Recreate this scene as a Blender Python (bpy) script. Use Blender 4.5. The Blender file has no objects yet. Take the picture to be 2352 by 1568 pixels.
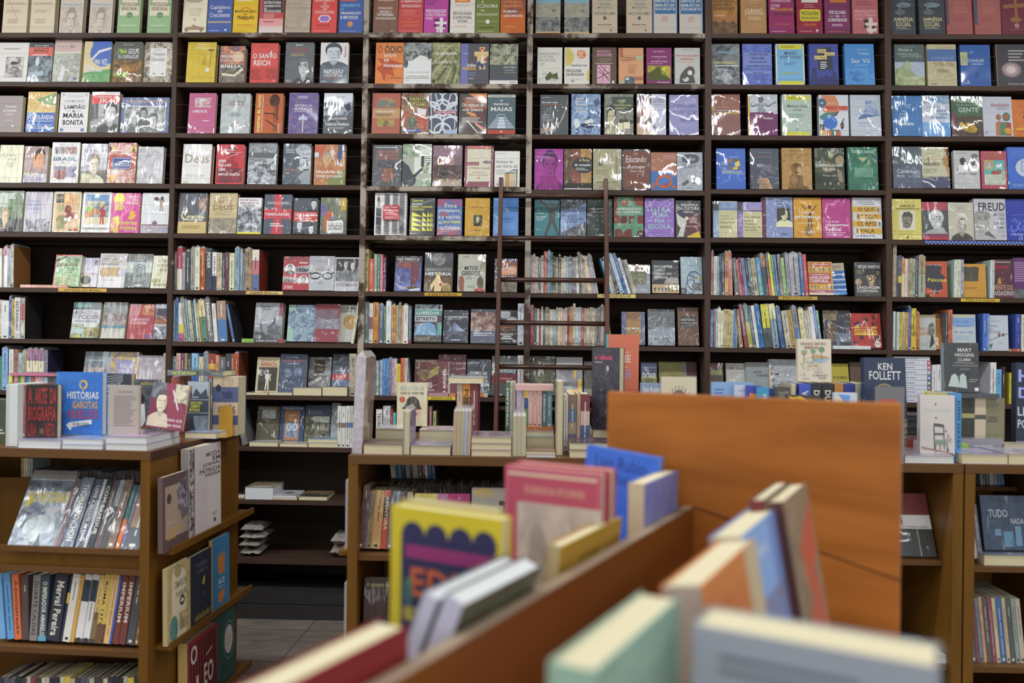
import bpy, math, random
from mathutils import Matrix, Vector
S = bpy.context.scene
C = S.collection
D = bpy.data
rnd = random.Random(7)

# ---------------------------------------------------------------- camera
F = 1900.0            # focal length in pixels of the 2352 x 1568 frame
ROLL = 0.0125
EYE = 1.5
CR = Vector((math.cos(ROLL), 0, math.sin(ROLL)))
CU = Vector((-math.sin(ROLL), 0, math.cos(ROLL)))
CF = Vector((0, 1, 0))
CO = Vector((0, 0, EYE))
cam = D.cameras.new('camera')
cam.sensor_width = 36.0
cam.lens = F / 2352 * 36.0
cam.clip_start = 0.02
cam.dof.use_dof = True
cam.dof.focus_distance = 4.3
cam.dof.aperture_fstop = 2.7
cam_o = D.objects.new('camera', cam)
C.objects.link(cam_o)
m = Matrix((CR, CU, -CF)).transposed().to_4x4()
m.translation = CO
cam_o.matrix_world = m
S.camera = cam_o

# ---------------------------------------------------------------- world, lights, exposure
w = D.worlds.new('world'); S.world = w; w.use_nodes = True
w.node_tree.nodes['Background'].inputs[0].default_value = (0.9, 0.95, 1.0, 1)
w.node_tree.nodes['Background'].inputs[1].default_value = 0.06
S.view_settings.view_transform = 'Standard'
S.view_settings.look = 'None'
S.view_settings.gamma = 1.0
S.view_settings.use_curve_mapping = False
S.view_settings.exposure = 0.0
S.cycles.use_denoising = True
S.cycles.max_bounces = 5
S.cycles.diffuse_bounces = 3
S.cycles.glossy_bounces = 2
S.cycles.transparent_max_bounces = 12
S.cycles.caustics_reflective = False
S.cycles.caustics_refractive = False
S.cycles.sample_clamp_indirect = 4.0

def area(name, loc, sx, sy, power, color=(1, 1, 1), rot=(0, 0, 0)):
    l = D.lights.new(name, 'AREA'); l.shape = 'RECTANGLE'
    l.size = sx; l.size_y = sy; l.energy = power; l.color = color
    o = D.objects.new(name, l); C.objects.link(o)
    o.location = loc; o.rotation_euler = rot
    return o
TUBES = [(-3.6, 2.1, 44), (-1.2, 2.1, 38), (1.3, 2.1, 36), (3.7, 2.1, 32),
         (-3.6, 0.2, 15), (-1.2, 0.2, 7), (1.3, 0.2, 7), (3.7, 0.2, 13),
         (-2.4, -2.2, 22), (0.2, -2.2, 22), (2.8, -2.2, 22)]
for (x, y, p) in TUBES:
    area('ceiling_tube_light', (x, y, 3.93), 1.3, 0.16, p, (0.97, 0.985, 1.0))
area('frontal_fill_light', (1.2, -4.95, 1.9), 5.0, 2.4, 85, (0.98, 0.99, 1.0), (math.radians(90), 0, 0))  # unseen soft fill added behind the camera to brighten front-facing surfaces
area('shop_entrance_daylight', (-4.9, 1.6, 2.9), 2.2, 1.6, 60, (0.95, 0.98, 1.0), (0, math.radians(-68), 0))

# ---------------------------------------------------------------- colours and materials
GAIN = 1.35
def lin(h, g=GAIN):
    h = h.lstrip('#')
    if len(h) == 3: h = ''.join(c * 2 for c in h)
    o = []
    for i in (0, 2, 4):
        c = int(h[i:i + 2], 16) / 255
        c = c / 12.92 if c <= 0.04045 else ((c + 0.055) / 1.055) ** 2.4
        o.append(c * g)
    y = .25 * o[0] + .65 * o[1] + .1 * o[2]
    return (*[min(.88, .96 * c + .04 * y + .001) for c in o], 1.0)

def cname(h):
    h = h.lstrip('#')
    if len(h) == 3: h = ''.join(c * 2 for c in h)
    r, g, b = [int(h[i:i + 2], 16) / 255 for i in (0, 2, 4)]
    mx, mn = max(r, g, b), min(r, g, b); v = mx; s = (mx - mn) / mx if mx else 0
    if v < 0.22: return 'black'
    if s < 0.13: return 'white' if v > 0.82 else 'pale grey' if v > 0.65 else 'grey' if v > 0.4 else 'charcoal'
    d = mx - mn
    hu = (60 * ((g - b) / d % 6) if mx == r else 60 * ((b - r) / d + 2) if mx == g else 60 * ((r - g) / d + 4))
    dk = 'dark ' if v < 0.42 else 'pale ' if s < 0.3 and v > 0.6 else ''
    if hu < 14 or hu > 345: return dk + ('pink' if v > 0.75 and s < 0.5 else 'red')
    if hu < 42:
        return ('cream' if s < 0.35 and v > 0.7 else 'tan' if s < 0.5 and v > .5 else 'orange' if v > 0.72 else 'brown')
    if hu < 70: return 'cream' if s < 0.35 and v > 0.7 else dk + ('yellow' if v > 0.6 else 'olive')
    if hu < 165: return dk + 'green'
    if hu < 200: return dk + 'teal'
    if hu < 255: return dk + 'blue'
    if hu < 300: return dk + 'purple'
    return dk + 'magenta'

def newmat(name):
    mt = D.materials.new(name); mt.use_nodes = True
    nt = mt.node_tree
    return mt, nt, nt.nodes['Principled BSDF'], lambda t, **k: mknode(nt, t, **k)
def mknode(nt, t, **k):
    n = nt.nodes.new(t)
    for a, b in k.items():
        if a.startswith('i_'):
            key = a[2:]; key = int(key) if key.isdigit() else key.replace('_', ' ')
            n.inputs[key].default_value = b
        else: setattr(n, a, b)
    return n

def paper_mat(name, coat, crough, bumps, rough=0.45):
    """printed cover: two colours per face mixed by a mottle, under clear film"""
    mt, nt, b, N = newmat(name); L = nt.links.new
    a1 = N('ShaderNodeAttribute', attribute_name='Col'); a2 = N('ShaderNodeAttribute', attribute_name='Col2')
    tc = N('ShaderNodeTexCoord'); oi = N('ShaderNodeObjectInfo')
    add = N('ShaderNodeVectorMath', operation='ADD')
    sc = N('ShaderNodeVectorMath', operation='SCALE'); sc.inputs[0].default_value = (37, 11, 23)
    L(oi.outputs['Random'], sc.inputs['Scale']); L(tc.outputs['Object'], add.inputs[0]); L(sc.outputs[0], add.inputs[1])
    no = N('ShaderNodeTexNoise', i_Scale=32.0, i_Detail=5.0, i_Roughness=0.62, i_Distortion=0.8)
    L(add.outputs[0], no.inputs['Vector'])
    mr = N('ShaderNodeMapRange', i_1=0.38, i_2=0.62)
    L(no.outputs['Fac'], mr.inputs[0])
    mx = N('ShaderNodeMix', data_type='RGBA')
    L(mr.outputs[0], mx.inputs[0]); L(a1.outputs['Color'], mx.inputs[6]); L(a2.outputs['Color'], mx.inputs[7])
    L(mx.outputs[2], b.inputs['Base Color'])
    b.inputs['Roughness'].default_value = rough
    b.inputs['Specular IOR Level'].default_value = 0.3
    b.inputs['Coat Weight'].default_value = coat
    b.inputs['Coat Roughness'].default_value = crough
    prev = None
    for (scale, strength, dist, aniso, detail) in bumps:
        mp = N('ShaderNodeMapping'); mp.inputs['Scale'].default_value = aniso; mp.inputs['Rotation'].default_value = (0, 0.6, 0)
        L(add.outputs[0], mp.inputs['Vector'])
        n2 = N('ShaderNodeTexNoise', i_Scale=scale, i_Detail=detail, i_Distortion=0.4)
        L(mp.outputs[0], n2.inputs['Vector'])
        bp = N('ShaderNodeBump', i_Strength=strength, i_Distance=dist)
        L(n2.outputs['Fac'], bp.inputs['Height'])
        if prev: L(prev.outputs[0], bp.inputs['Normal'])
        prev = bp
    if prev: L(prev.outputs[0], b.inputs['Coat Normal'])
    return mt
M_WRAP = paper_mat('shrink_wrapped_cover', 0.85, 0.07, [(6, 1.0, 0.022, (1, 1, 1), 0), (17, 1.0, 0.0034, (2.4, 1, .45), 1.5)])
M_GLOSS = paper_mat('laminated_cover', 0.8, 0.08, [(4, 1.0, 0.018, (1, 1, 1), 0)])
M_MATTE = paper_mat('printed_cover', 0.12, 0.35, [], 0.5)
MATS = {'w': M_WRAP, 'g': M_GLOSS, 'm': M_MATTE}

def page_mat(name, c1, c2):
    mt, nt, b, N = newmat(name); L = nt.links.new
    tc = N('ShaderNodeTexCoord'); 
    mp = N('ShaderNodeMapping'); mp.inputs['Scale'].default_value = (900, 3, 900)
    L(tc.outputs['Object'], mp.inputs['Vector'])
    no = N('ShaderNodeTexNoise', i_Scale=1.0, i_Detail=2.0)
    L(mp.outputs[0], no.inputs['Vector'])
    cr = N('ShaderNodeMix', data_type='RGBA'); cr.inputs[6].default_value = lin(c1); cr.inputs[7].default_value = lin(c2)
    L(no.outputs['Fac'], cr.inputs[0]); L(cr.outputs[2], b.inputs['Base Color'])
    b.inputs['Roughness'].default_value = 0.75
    return mt
PAGES = {'c': page_mat('cream_paper_edge', 'cfc7a6', 'b5ab88'), 'w': page_mat('white_paper_edge', 'ccd0d2', 'b4b8ba')}

def wood(name, c1, c2, scale, rough, worn=None, coat=0.0, axis=0):
    mt, nt, b, N = newmat(name); L = nt.links.new
    tc = N('ShaderNodeTexCoord')
    mp = N('ShaderNodeMapping'); s = [scale] * 3; s[axis] = scale * 0.09; mp.inputs['Scale'].default_value = s
    L(tc.outputs['Object'], mp.inputs['Vector'])
    no = N('ShaderNodeTexNoise', i_Scale=1.0, i_Detail=6.0, i_Roughness=0.6, i_Distortion=1.2)
    L(mp.outputs[0], no.inputs['Vector'])
    mx = N('ShaderNodeMix', data_type='RGBA'); mx.inputs[6].default_value = lin(c1); mx.inputs[7].default_value = lin(c2)
    mr = N('ShaderNodeMapRange', i_1=0.3, i_2=0.7); L(no.outputs['Fac'], mr.inputs[0]); L(mr.outputs[0], mx.inputs[0])
    out = mx.outputs[2]
    if worn:
        at = N('ShaderNodeAttribute', attribute_name='Wear')
        n2 = N('ShaderNodeTexNoise', i_Scale=4.5, i_Detail=6.0, i_Roughness=0.65)
        L(tc.outputs['Object'], n2.inputs['Vector'])
        ad = N('ShaderNodeMath', operation='ADD'); L(n2.outputs['Fac'], ad.inputs[0]); L(at.outputs['Fac'], ad.inputs[1])
        m2 = N('ShaderNodeMapRange', i_1=0.78, i_2=0.86); L(ad.outputs[0], m2.inputs[0])
        mw = N('ShaderNodeMix', data_type='RGBA'); mw.inputs[7].default_value = lin(worn)
        L(m2.outputs[0], mw.inputs[0]); L(out, mw.inputs[6]); out = mw.outputs[2]
    L(out, b.inputs['Base Color'])
    b.inputs['Roughness'].default_value = rough; b.inputs['Specular IOR Level'].default_value = 0.3
    b.inputs['Coat Weight'].default_value = coat; b.inputs['Coat Roughness'].default_value = 0.3
    bp = N('ShaderNodeBump', i_Strength=0.15, i_Distance=0.004); L(no.outputs['Fac'], bp.inputs['Height']); L(bp.outputs[0], b.inputs['Normal'])
    return mt
W_DARK = wood('dark_stained_bookcase_wood', '38271f', '46342b', 14, 0.45, worn='9a9184')
W_DARKV = wood('dark_stained_upright_wood', '38271f', '46342b', 14, 0.45, worn='9a9184', axis=2)
W_BACK = wood('bookcase_backing_wood', '241a15', '32251d', 9, 0.7)
W_HONEY = wood('honey_veneer', '5e3e0c', '6e4a14', 10, 0.4, axis=2)
W_HONEYH = wood('honey_veneer_edge', '55391c', '634424', 10, 0.4)
W_BIN = wood('orange_varnished_board', '8a4e18', 'b26c28', 11, 0.35, coat=0.25)
W_BINY = wood('orange_varnish_shade_tone', '6c3c10', '7c4616', 7, 0.35, coat=0.25, axis=1)  # darker copy of the board varnish, the divider's shaded face put into its colour
W_EDGE = wood('worn_board_edge', '7c6a58', '8e7b66', 12, 0.6, axis=1)
W_LADDER = wood('polished_ladder_wood', '3a2016', '553020', 16, 0.28, coat=0.5, axis=2)
W_RUNG = wood('polished_rung_wood', '2c1a12', '452a1e', 16, 0.28, coat=0.5)
W_TRIM = wood('dark_trim_wood', '3c241a', '482e22', 12, 0.45, axis=1)

def plain(name, col, rough=0.5, metal=0.0, noise=0.0, scale=30, alpha=1.0, trans=0.0):
    mt, nt, b, N = newmat(name); L = nt.links.new
    c = lin(col)
    tc = N('ShaderNodeTexCoord'); no = N('ShaderNodeTexNoise', i_Scale=scale, i_Detail=5.0); L(tc.outputs['Object'], no.inputs['Vector'])
    mx = N('ShaderNodeMix', data_type='RGBA')
    mx.inputs[6].default_value = tuple(x * (1 - noise) for x in c[:3]) + (1,); mx.inputs[7].default_value = tuple(min(.9, x * (1 + noise)) for x in c[:3]) + (1,)
    L(no.outputs['Fac'], mx.inputs[0]); L(mx.outputs[2], b.inputs['Base Color'])
    b.inputs['Roughness'].default_value = rough; b.inputs['Metallic'].default_value = metal
    b.inputs['Alpha'].default_value = alpha; b.inputs['Transmission Weight'].default_value = trans
    return mt
M_FILM = plain('clear_wrapping_film', 'e4e8ee', 0.18, 0, 0.1, 20, alpha=0.42)
M_WIRE = plain('nylon_line', '6a6a6a', 0.4)
M_BRASS = plain('mustard_painted_metal', 'a57c1c', 0.5, 0, 0.06)
M_PLINTH = plain('black_painted_plinth', '2c2a2a', 0.4, 0, 0.25, 14)
M_WALL = plain('plaster_wall', 'd2cec6', 0.8, 0, 0.03, 3)
M_CEIL = plain('white_ceiling', 'd8d8d6', 0.8, 0, 0.02, 3)
M_ACR = plain('clear_acrylic', 'e8f0f0', 0.05, 0, 0, 5, alpha=0.25)
M_BAG = plain('dusty_plastic_bag', '8a837c', 0.3, 0, 0.5, 25)
M_TUBE = plain('lamp_housing', 'e0e0e0', 0.4)

def floor_mat():
    mt, nt, b, N = newmat('stone_floor_tiles'); L = nt.links.new
    tc = N('ShaderNodeTexCoord'); mp = N('ShaderNodeMapping'); mp.inputs['Rotation'].default_value = (0, 0, math.radians(3))
    L(tc.outputs['Object'], mp.inputs['Vector'])
    br = N('ShaderNodeTexBrick', offset=0.0, i_Scale=1.0, i_Mortar_Size=0.003, i_Brick_Width=0.42, i_Row_Height=0.42)
    br.inputs['Color1'].default_value = lin('7a7168'); br.inputs['Color2'].default_value = lin('70675e'); br.inputs['Mortar'].default_value = lin('4a443e')
    L(mp.outputs[0], br.inputs['Vector'])
    m2 = N('ShaderNodeMapping'); m2.inputs['Scale'].default_value = (3, 11, 3); m2.inputs['Rotation'].default_value = (0, 0, -.3); L(tc.outputs['Object'], m2.inputs['Vector'])
    no = N('ShaderNodeTexNoise', i_Scale=1.0, i_Detail=8.0, i_Roughness=0.7, i_Distortion=1.5); L(m2.outputs[0], no.inputs['Vector'])
    mr = N('ShaderNodeMapRange', i_1=0.35, i_2=0.7, i_3=0.62, i_4=1.15); L(no.outputs['Fac'], mr.inputs[0])
    mu = N('ShaderNodeMix', data_type='RGBA', blend_type='MULTIPLY'); mu.inputs[0].default_value = 1
    L(br.outputs['Color'], mu.inputs[6]); L(mr.outputs[0], mu.inputs[7]); L(mu.outputs[2], b.inputs['Base Color'])
    b.inputs['Roughness'].default_value = 0.45
    return mt
M_FLOOR = floor_mat()

# ---------------------------------------------------------------- frames: pixel -> place
class Fr:
    """upright local frame: x along a front, y into depth, z up (world height)"""
    def __init__(s, o, yaw):
        s.o = Vector((o[0], o[1], 0)); a = -yaw
        s.ex = Vector((math.cos(a), math.sin(a), 0)); s.ey = Vector((-math.sin(a), math.cos(a), 0))
        s.m = Matrix.Translation(s.o) @ Matrix.Rotation(a, 4, 'Z')
    def loc(s, p):
        q = p - s.o; return (q.dot(s.ex), q.dot(s.ey), p.z)
    def un(s, px, py, d=0.0):
        r = ray(px, py); t = ((s.o + s.ey * d) - CO).dot(s.ey) / r.dot(s.ey)
        return s.loc(CO + r * t)
    def unx(s, px, py, x=0.0):
        r = ray(px, py); t = ((s.o + s.ex * x) - CO).dot(s.ex) / r.dot(s.ex)
        return s.loc(CO + r * t)
    def unz(s, px, py, z):
        r = ray(px, py); t = (z - EYE) / r.z
        return s.loc(CO + r * t)
    def at(s, px, py, Y):
        return s.loc(at(px, py, Y))
def ray(px, py): return CF + CR * ((px - 1176) / F) + CU * ((784 - py) / F)
def at(px, py, Y): return CO + ray(px, py) * Y

YAWW = math.atan(0.029)
WALL = Fr((0, 4.42), YAWW)

# ---------------------------------------------------------------- mesh builders
class MB:
    def __init__(s): s.v = []; s.f = []; s.c = []; s.c2 = []; s.wear = 0.0
    def poly(s, pts, c=None, c2=None):
        n = len(s.v); s.v += [tuple(p) for p in pts]; s.f.append(tuple(range(n, n + len(pts)))); s.c.append(c); s.c2.append(c2 or c)
    def box(s, a, b, c=None, M=None, skip=''):
        x0, y0, z0 = a; x1, y1, z1 = b
        p = [(x0, y0, z0), (x1, y0, z0), (x1, y1, z0), (x0, y1, z0), (x0, y0, z1), (x1, y0, z1), (x1, y1, z1), (x0, y1, z1)]
        if M is not None: p = [tuple(M @ Vector(q)) for q in p]
        n = len(s.v); s.v += p
        for k, q in (('b', (3, 2, 1, 0)), ('t', (4, 5, 6, 7)), ('f', (0, 1, 5, 4)), ('k', (2, 3, 7, 6)), ('l', (3, 0, 4, 7)), ('r', (1, 2, 6, 5))):
            if k in skip: continue
            s.f.append(tuple(n + i for i in q)); s.c.append(c); s.c2.append(c)
    def tube(s, p0, p1, r, n=10, c=None, r1=None):
        p0 = Vector(p0); p1 = Vector(p1); ax = (p1 - p0).normalized()
        u = ax.cross(Vector((0, 0, 1)) if abs(ax.z) < .9 else Vector((1, 0, 0))).normalized(); v = ax.cross(u)
        k = len(s.v); r1 = r if r1 is None else r1
        for (p, rr) in ((p0, r), (p1, r1)):
            for i in range(n):
                a = 2 * math.pi * i / n; s.v.append(tuple(p + (u * math.cos(a) + v * math.sin(a)) * rr))
        for i in range(n):
            j = (i + 1) % n; s.f.append((k + i, k + j, k + n + j, k + n + i)); s.c.append(c); s.c2.append(c)
        s.f.append(tuple(k + i for i in range(n - 1, -1, -1))); s.f.append(tuple(k + n + i for i in range(n))); s.c += [c, c]; s.c2 += [c, c]
    def build(s, name, mat, parent=None, smooth=False):
        me = D.meshes.new(name); me.from_pydata(s.v, [], s.f); me.materials.append(mat)
        if s.c and s.c[0] is not None:
            for nm, src in (('Col', s.c), ('Col2', s.c2)):
                at_ = me.attributes.new(nm, 'FLOAT_COLOR', 'FACE')
                flat = []
                for q in src: flat += q
                at_.data.foreach_set('color', flat)
        if s.wear:
            at_ = me.attributes.new('Wear', 'FLOAT', 'FACE'); at_.data.foreach_set('value', [s.wear] * len(s.f))
        if smooth: me.polygons.foreach_set('use_smooth', [True] * len(s.f))
        me.update()
        o = D.objects.new(name, me); C.objects.link(o)
        if parent: o.parent = parent
        return o
def tag(o, label=None, cat=None, group=None, kind=None):
    for k, v in (('label', label), ('category', cat), ('group', group), ('kind', kind)):
        if v: o[k] = v
    return o
def empty(name, M, label=None, cat=None, group=None):
    o = D.objects.new(name, None); C.objects.link(o); o.matrix_world = M; o.empty_display_size = 0.05
    return tag(o, label, cat, group)

# ---------------------------------------------------------------- lettering
_cu = D.curves.new('lettering', 'FONT'); _to = D.objects.new('lettering', _cu); _cache = {}
def letters(txt, bold=False):
    k = (txt, bold)
    if k not in _cache:
        _cu.body = txt; _cu.resolution_u = 2; _cu.offset = 0.022 if bold else 0.004; _cu.space_character = 1.06 if bold else 1.02
        me = D.meshes.new_from_object(_to)
        v = [q.co[:2] for q in me.vertices]; f = [tuple(p.vertices) for p in me.polygons]
        D.meshes.remove(me)
        if v:
            xs = [q[0] for q in v]; ys = [q[1] for q in v]; a, b, c, d = min(xs), max(xs), min(ys), max(ys)
            v = [((q[0] - a) / max(1e-6, b - a), (q[1] - c) / max(1e-6, d - c)) for q in v]
        _cache[k] = (v, f)
    return _cache[k]

# ---------------------------------------------------------------- cover art: tiny drawing language in percent of the cover, y down
def art(mb, spec, put, r):
    """put(u, v, layer) -> 3D point; u right 0..1, v down 0..1"""
    lay = 1
    for op in spec.split('|'):
        if not op: continue
        k = op[0]; tk = op.split(' ')
        def poly(pts, c, c2=None):
            mb.poly([put(min(1, max(0, x)), min(1, max(0, y)), lay) for (x, y) in reversed(pts)], c, c2)
        def ell(c, x0, y0, x1, y1, n=18, c2=None):
            cx, cy, rx, ry = (x0 + x1) / 2, (y0 + y1) / 2, (x1 - x0) / 2, (y1 - y0) / 2
            poly([(cx + rx * math.cos(2 * math.pi * i / n), cy + ry * math.sin(2 * math.pi * i / n)) for i in range(n)], c, c2)
        def rect(c, x0, y0, x1, y1, c2=None): poly([(x0, y0), (x1, y0), (x1, y1), (x0, y1)], c, c2)
        q = lambda i, n: [float(z) / 100 for z in tk[i:i + n]]
        if k == 'r': rect(lin(tk[1]), *q(2, 4))
        elif k == 'e': ell(lin(tk[1]), *q(2, 4))
        elif k == 'n': rect(lin(tk[1]), *q(3, 4), c2=lin(tk[2]))
        elif k == 'N': ell(lin(tk[1]), *q(3, 4), c2=lin(tk[2]))
        elif k == 'p':
            z = q(2, len(tk) - 2); poly([(z[i], z[i + 1]) for i in range(0, len(z) - 1, 2)], lin(tk[1]))
        elif k == 'o':   # frame / ring outline
            c = lin(tk[1]); x0, y0, x1, y1, t = q(2, 5)
            rect(c, x0, y0, x1, y0 + t * .7); rect(c, x0, y1 - t * .7, x1, y1); rect(c, x0, y0, x0 + t, y1); rect(c, x1 - t, y0, x1, y1)
        elif k == 'q':   # ring
            c = lin(tk[1]); x0, y0, x1, y1, t = q(2, 5); cx, cy, rx, ry = (x0 + x1) / 2, (y0 + y1) / 2, (x1 - x0) / 2, (y1 - y0) / 2; n = 20
            for i in range(n):
                a, b = 2 * math.pi * i / n, 2 * math.pi * (i + 1) / n
                poly([(cx + rx * math.cos(a), cy + ry * math.sin(a)), (cx + rx * math.cos(b), cy + ry * math.sin(b)),
                      (cx + (rx - t) * math.cos(b), cy + (ry - t) * math.sin(b)), (cx + (rx - t) * math.cos(a), cy + (ry - t) * math.sin(a))], c)
        elif k in 'tbvwVW':
            c = lin(tk[1]); x0, y0, x1, y1 = q(2, 4); txt = ' '.join(tk[6:])
            V, Fc = letters(txt, k in 'bVW')
            n = len(mb.v)
            for (a, b) in V:
                if k in 'tb': u, v = x0 + a * (x1 - x0), y1 - b * (y1 - y0)
                elif k in 'vV': u, v = x0 + b * (x1 - x0), y0 + a * (y1 - y0)
                else: u, v = x1 - b * (x1 - x0), y1 - a * (y1 - y0)
                mb.v.append(tuple(put(u, v, lay)))
            for f in Fc: mb.f.append(tuple(n + i for i in f)); mb.c.append(c); mb.c2.append(c)
        elif k == 'l':   # lines of small print
            c = lin(tk[1]); x0, y0, x1, y1 = q(2, 4); n = int(tk[6])
            for i in range(n):
                y = y0 + (y1 - y0) * (i + .5) / n; hh = (y1 - y0) / n * .22; e = x1 - (x1 - x0) * r.random() * .35
                rect(c, x0, y - hh, e, y + hh)
        elif k == 'd':   # scattered strokes
            c = lin(tk[1]); x0, y0, x1, y1 = q(2, 4); n = int(tk[6])
            for i in range(n):
                x, y = x0 + (x1 - x0) * r.random(), y0 + (y1 - y0) * r.random(); a = r.random() * 3.14; ll = .02 + r.random() * .07; t = .008
                dx, dy = math.cos(a), math.sin(a) * .7
                poly([(x, y), (x + dx * ll - dy * t, y + dy * ll + dx * t), (x + dx * ll + dy * t, y + dy * ll - dx * t)], c)
        elif k == 'x':   # straight stroke x0 y0 x1 y1 thickness
            c = lin(tk[1]); x0, y0, x1, y1, t = q(2, 5); dx, dy = x1 - x0, y1 - y0; ll = math.hypot(dx, dy); ox, oy = -dy / ll * t / 2, dx / ll * t / 2
            poly([(x0 + ox, y0 + oy), (x1 + ox, y1 + oy), (x1 - ox, y1 - oy), (x0 - ox, y0 - oy)], c)
        elif k == 'h':   # head and shoulders: skin hair coat box
            sk, ha, co = lin(tk[1]), lin(tk[2]), lin(tk[3]); x0, y0, x1, y1 = q(4, 4); W, H = x1 - x0, y1 - y0; X = lambda a: x0 + W * a; Y = lambda a: y0 + H * a
            dk = tuple(z * .45 for z in sk[:3]) + (1,); md = tuple(z * .72 for z in sk[:3]) + (1,)
            poly([(X(0), Y(1)), (X(.04), Y(.76)), (X(.2), Y(.67)), (X(.36), Y(.62)), (X(.64), Y(.62)), (X(.8), Y(.67)), (X(.96), Y(.76)), (X(1), Y(1))], co); lay += 1
            poly([(X(.4), Y(.5)), (X(.6), Y(.5)), (X(.62), Y(.66)), (X(.5), Y(.76)), (X(.38), Y(.66))], md); lay += 1
            ell(ha, X(.24), Y(.0), X(.76), Y(.5)); lay += 1
            ell(sk, X(.29), Y(.08), X(.71), Y(.6)); lay += 1
            poly([(X(.28), Y(.2)), (X(.33), Y(.06)), (X(.5), Y(.02)), (X(.67), Y(.06)), (X(.72), Y(.2)), (X(.58), Y(.15)), (X(.4), Y(.16))], ha)
            rect(dk, X(.36), Y(.29), X(.46), Y(.32)); rect(dk, X(.54), Y(.29), X(.64), Y(.32))
            poly([(X(.5), Y(.3)), (X(.55), Y(.43)), (X(.48), Y(.43))], md); rect(dk, X(.43), Y(.49), X(.57), Y(.51))
            ell(md, X(.6), Y(.2), X(.71), Y(.55), 10)
        elif k == 'g':   # standing figure
            c = lin(tk[1]); x0, y0, x1, y1 = q(2, 4); W, H = x1 - x0, y1 - y0; X = lambda a: x0 + W * a; Y = lambda a: y0 + H * a
            ell(c, X(.36), Y(0), X(.64), Y(.17), 10)
            poly([(X(.2), Y(.2)), (X(.8), Y(.2)), (X(.72), Y(.56)), (X(.3), Y(.56))], c)
            poly([(X(.2), Y(.2)), (X(.3), Y(.26)), (X(.1), Y(.6)), (X(.0), Y(.56))], c); poly([(X(.8), Y(.2)), (X(1), Y(.52)), (X(.9), Y(.58)), (X(.7), Y(.26))], c)
            poly([(X(.3), Y(.54)), (X(.5), Y(.54)), (X(.42), Y(1)), (X(.24), Y(1))], c); poly([(X(.5), Y(.54)), (X(.72), Y(.54)), (X(.8), Y(1)), (X(.62), Y(1))], c)
        lay += 1

# ---------------------------------------------------------------- a book
BOOKS = []
def book(fr, x, d, z, w, h, dep, kind, col, ops='', tilt=0, lean=0, yaw=0, spine=None, mat='w', pages='c', label='', group='', tip=0, top=None, back=None, slant=False, rank=None):
    """declare a book: box w x h x dep seen from its front; kind: cover | spine | fore | flat | flatspine"""
    ti, le = math.radians(tilt), math.radians(lean)
    up = max(0, w * math.sin(le)) + (0 if slant else max(0, dep * math.sin(ti)))
    M = fr.m @ Matrix.Translation((x, d, z + up)) @ Matrix.Rotation(math.radians(yaw), 4, 'Z') @ Matrix.Rotation(le, 4, 'Y') @ Matrix.Rotation(-ti, 4, 'X')
    if rank is None:
        ps = []
        for q in ((0, 0, 0), (w, 0, 0), (w, 0, h), (0, 0, h), (0, dep, h), (w, dep, h)):
            v = M @ Vector(q) - CO; yy = max(.1, v.dot(CF)); ps.append((1176 + F * v.dot(CR) / yy, 784 - F * v.dot(CU) / yy))
        xs = [min(2352, max(0, p[0])) for p in ps]; ys = [min(1568, max(0, p[1])) for p in ps]
        rank = (max(xs) - min(xs)) * (max(ys) - min(ys)) if kind != 'spine' else (min(2352, ps[1][0]) - ps[0][0]) * (ps[0][1] - max(0, ps[3][1]))
    BOOKS.append((rank, M, w, h, dep, kind, col, ops, spine, mat, pages, label, group, tip, top, back))
def book_meshes(n, w, h, dep, kind, col, ops, spine, mat, pages, tip, top, back):
    r = random.Random(n)
    c = lin(col); cs = lin(spine) if spine else c; cb = lin(back) if back else c
    t = 0.0014; cv = MB(); pg = MB(); fo = MB(); g = min(0.003, h * .1)
    if kind == 'cover':
        cv.box((0, 0, 0), (w, t, h), c); cv.box((0, dep - t, 0), (w, dep, h), cb); cv.box((0, t, 0), (t, dep - t, h), cs)
        pg.box((t, t, g * .4), (w - g, dep - t, h - g * .6))
        put = lambda u, v, l: (u * w, -0.00012 * l, (1 - v) * h)
    elif kind == 'spine':
        cv.box((0, 0, 0), (w, t, h), c); cv.box((0, t, 0), (t, dep, h), cs); cv.box((w - t, t, 0), (w, dep, h), cs)
        pg.box((t, t, g * .4), (w - t, dep - g, h - g * .6))
        put = lambda u, v, l: (u * w, -0.00012 * l, (1 - v) * h)
    elif kind == 'fore':
        cv.box((0, 0, 0), (t, dep, h), c); cv.box((w - t, 0, 0), (w, dep, h), cb); cv.box((t, dep - t, 0), (w - t, dep, h), cs)
        pg.box((t, g, g * .4), (w - t, dep - t, h - g * .6))
        put = lambda u, v, l: (w + 0.00012 * l, u * dep, (1 - v) * h)
    elif kind == 'flat':
        cv.box((0, 0, 0), (w, dep, t), cb); cv.box((0, 0, h - t), (w, dep, h), c); cv.box((0, dep - t, t), (w, dep, h - t), cs)
        pg.box((g * .5, g * .6, t), (w - g * .5, dep - t, h - t))
        put = lambda u, v, l: (u * w, (1 - v) * dep, h + 0.00012 * l)
    else:
        cv.box((0, 0, 0), (w, dep, t), cb); cv.box((0, 0, h - t), (w, dep, h), cb if top is None else lin(top)); cv.box((0, 0, t), (w, t, h - t), c)
        pg.box((g * .5, t, t), (w - g * .5, dep - g, h - t))
        put = lambda u, v, l: (u * w, -0.00012 * l, (1 - v) * h)
    if ops: art(cv, ops, put, r)
    if tip:
        e = 0.0004
        fo.v = [(0, 0, h + e), (w, 0, h + e), (w, dep, h + e), (0, dep, h + e), (w / 2, dep * .04, h + tip), (w / 2, dep * .96, h + tip)]
        fo.f = [(0, 1, 4), (1, 2, 5, 4), (2, 3, 5), (3, 0, 4, 5)]; fo.c = [None] * 4; fo.c2 = [None] * 4
    return cv, pg, fo
MAXB = 318
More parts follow.
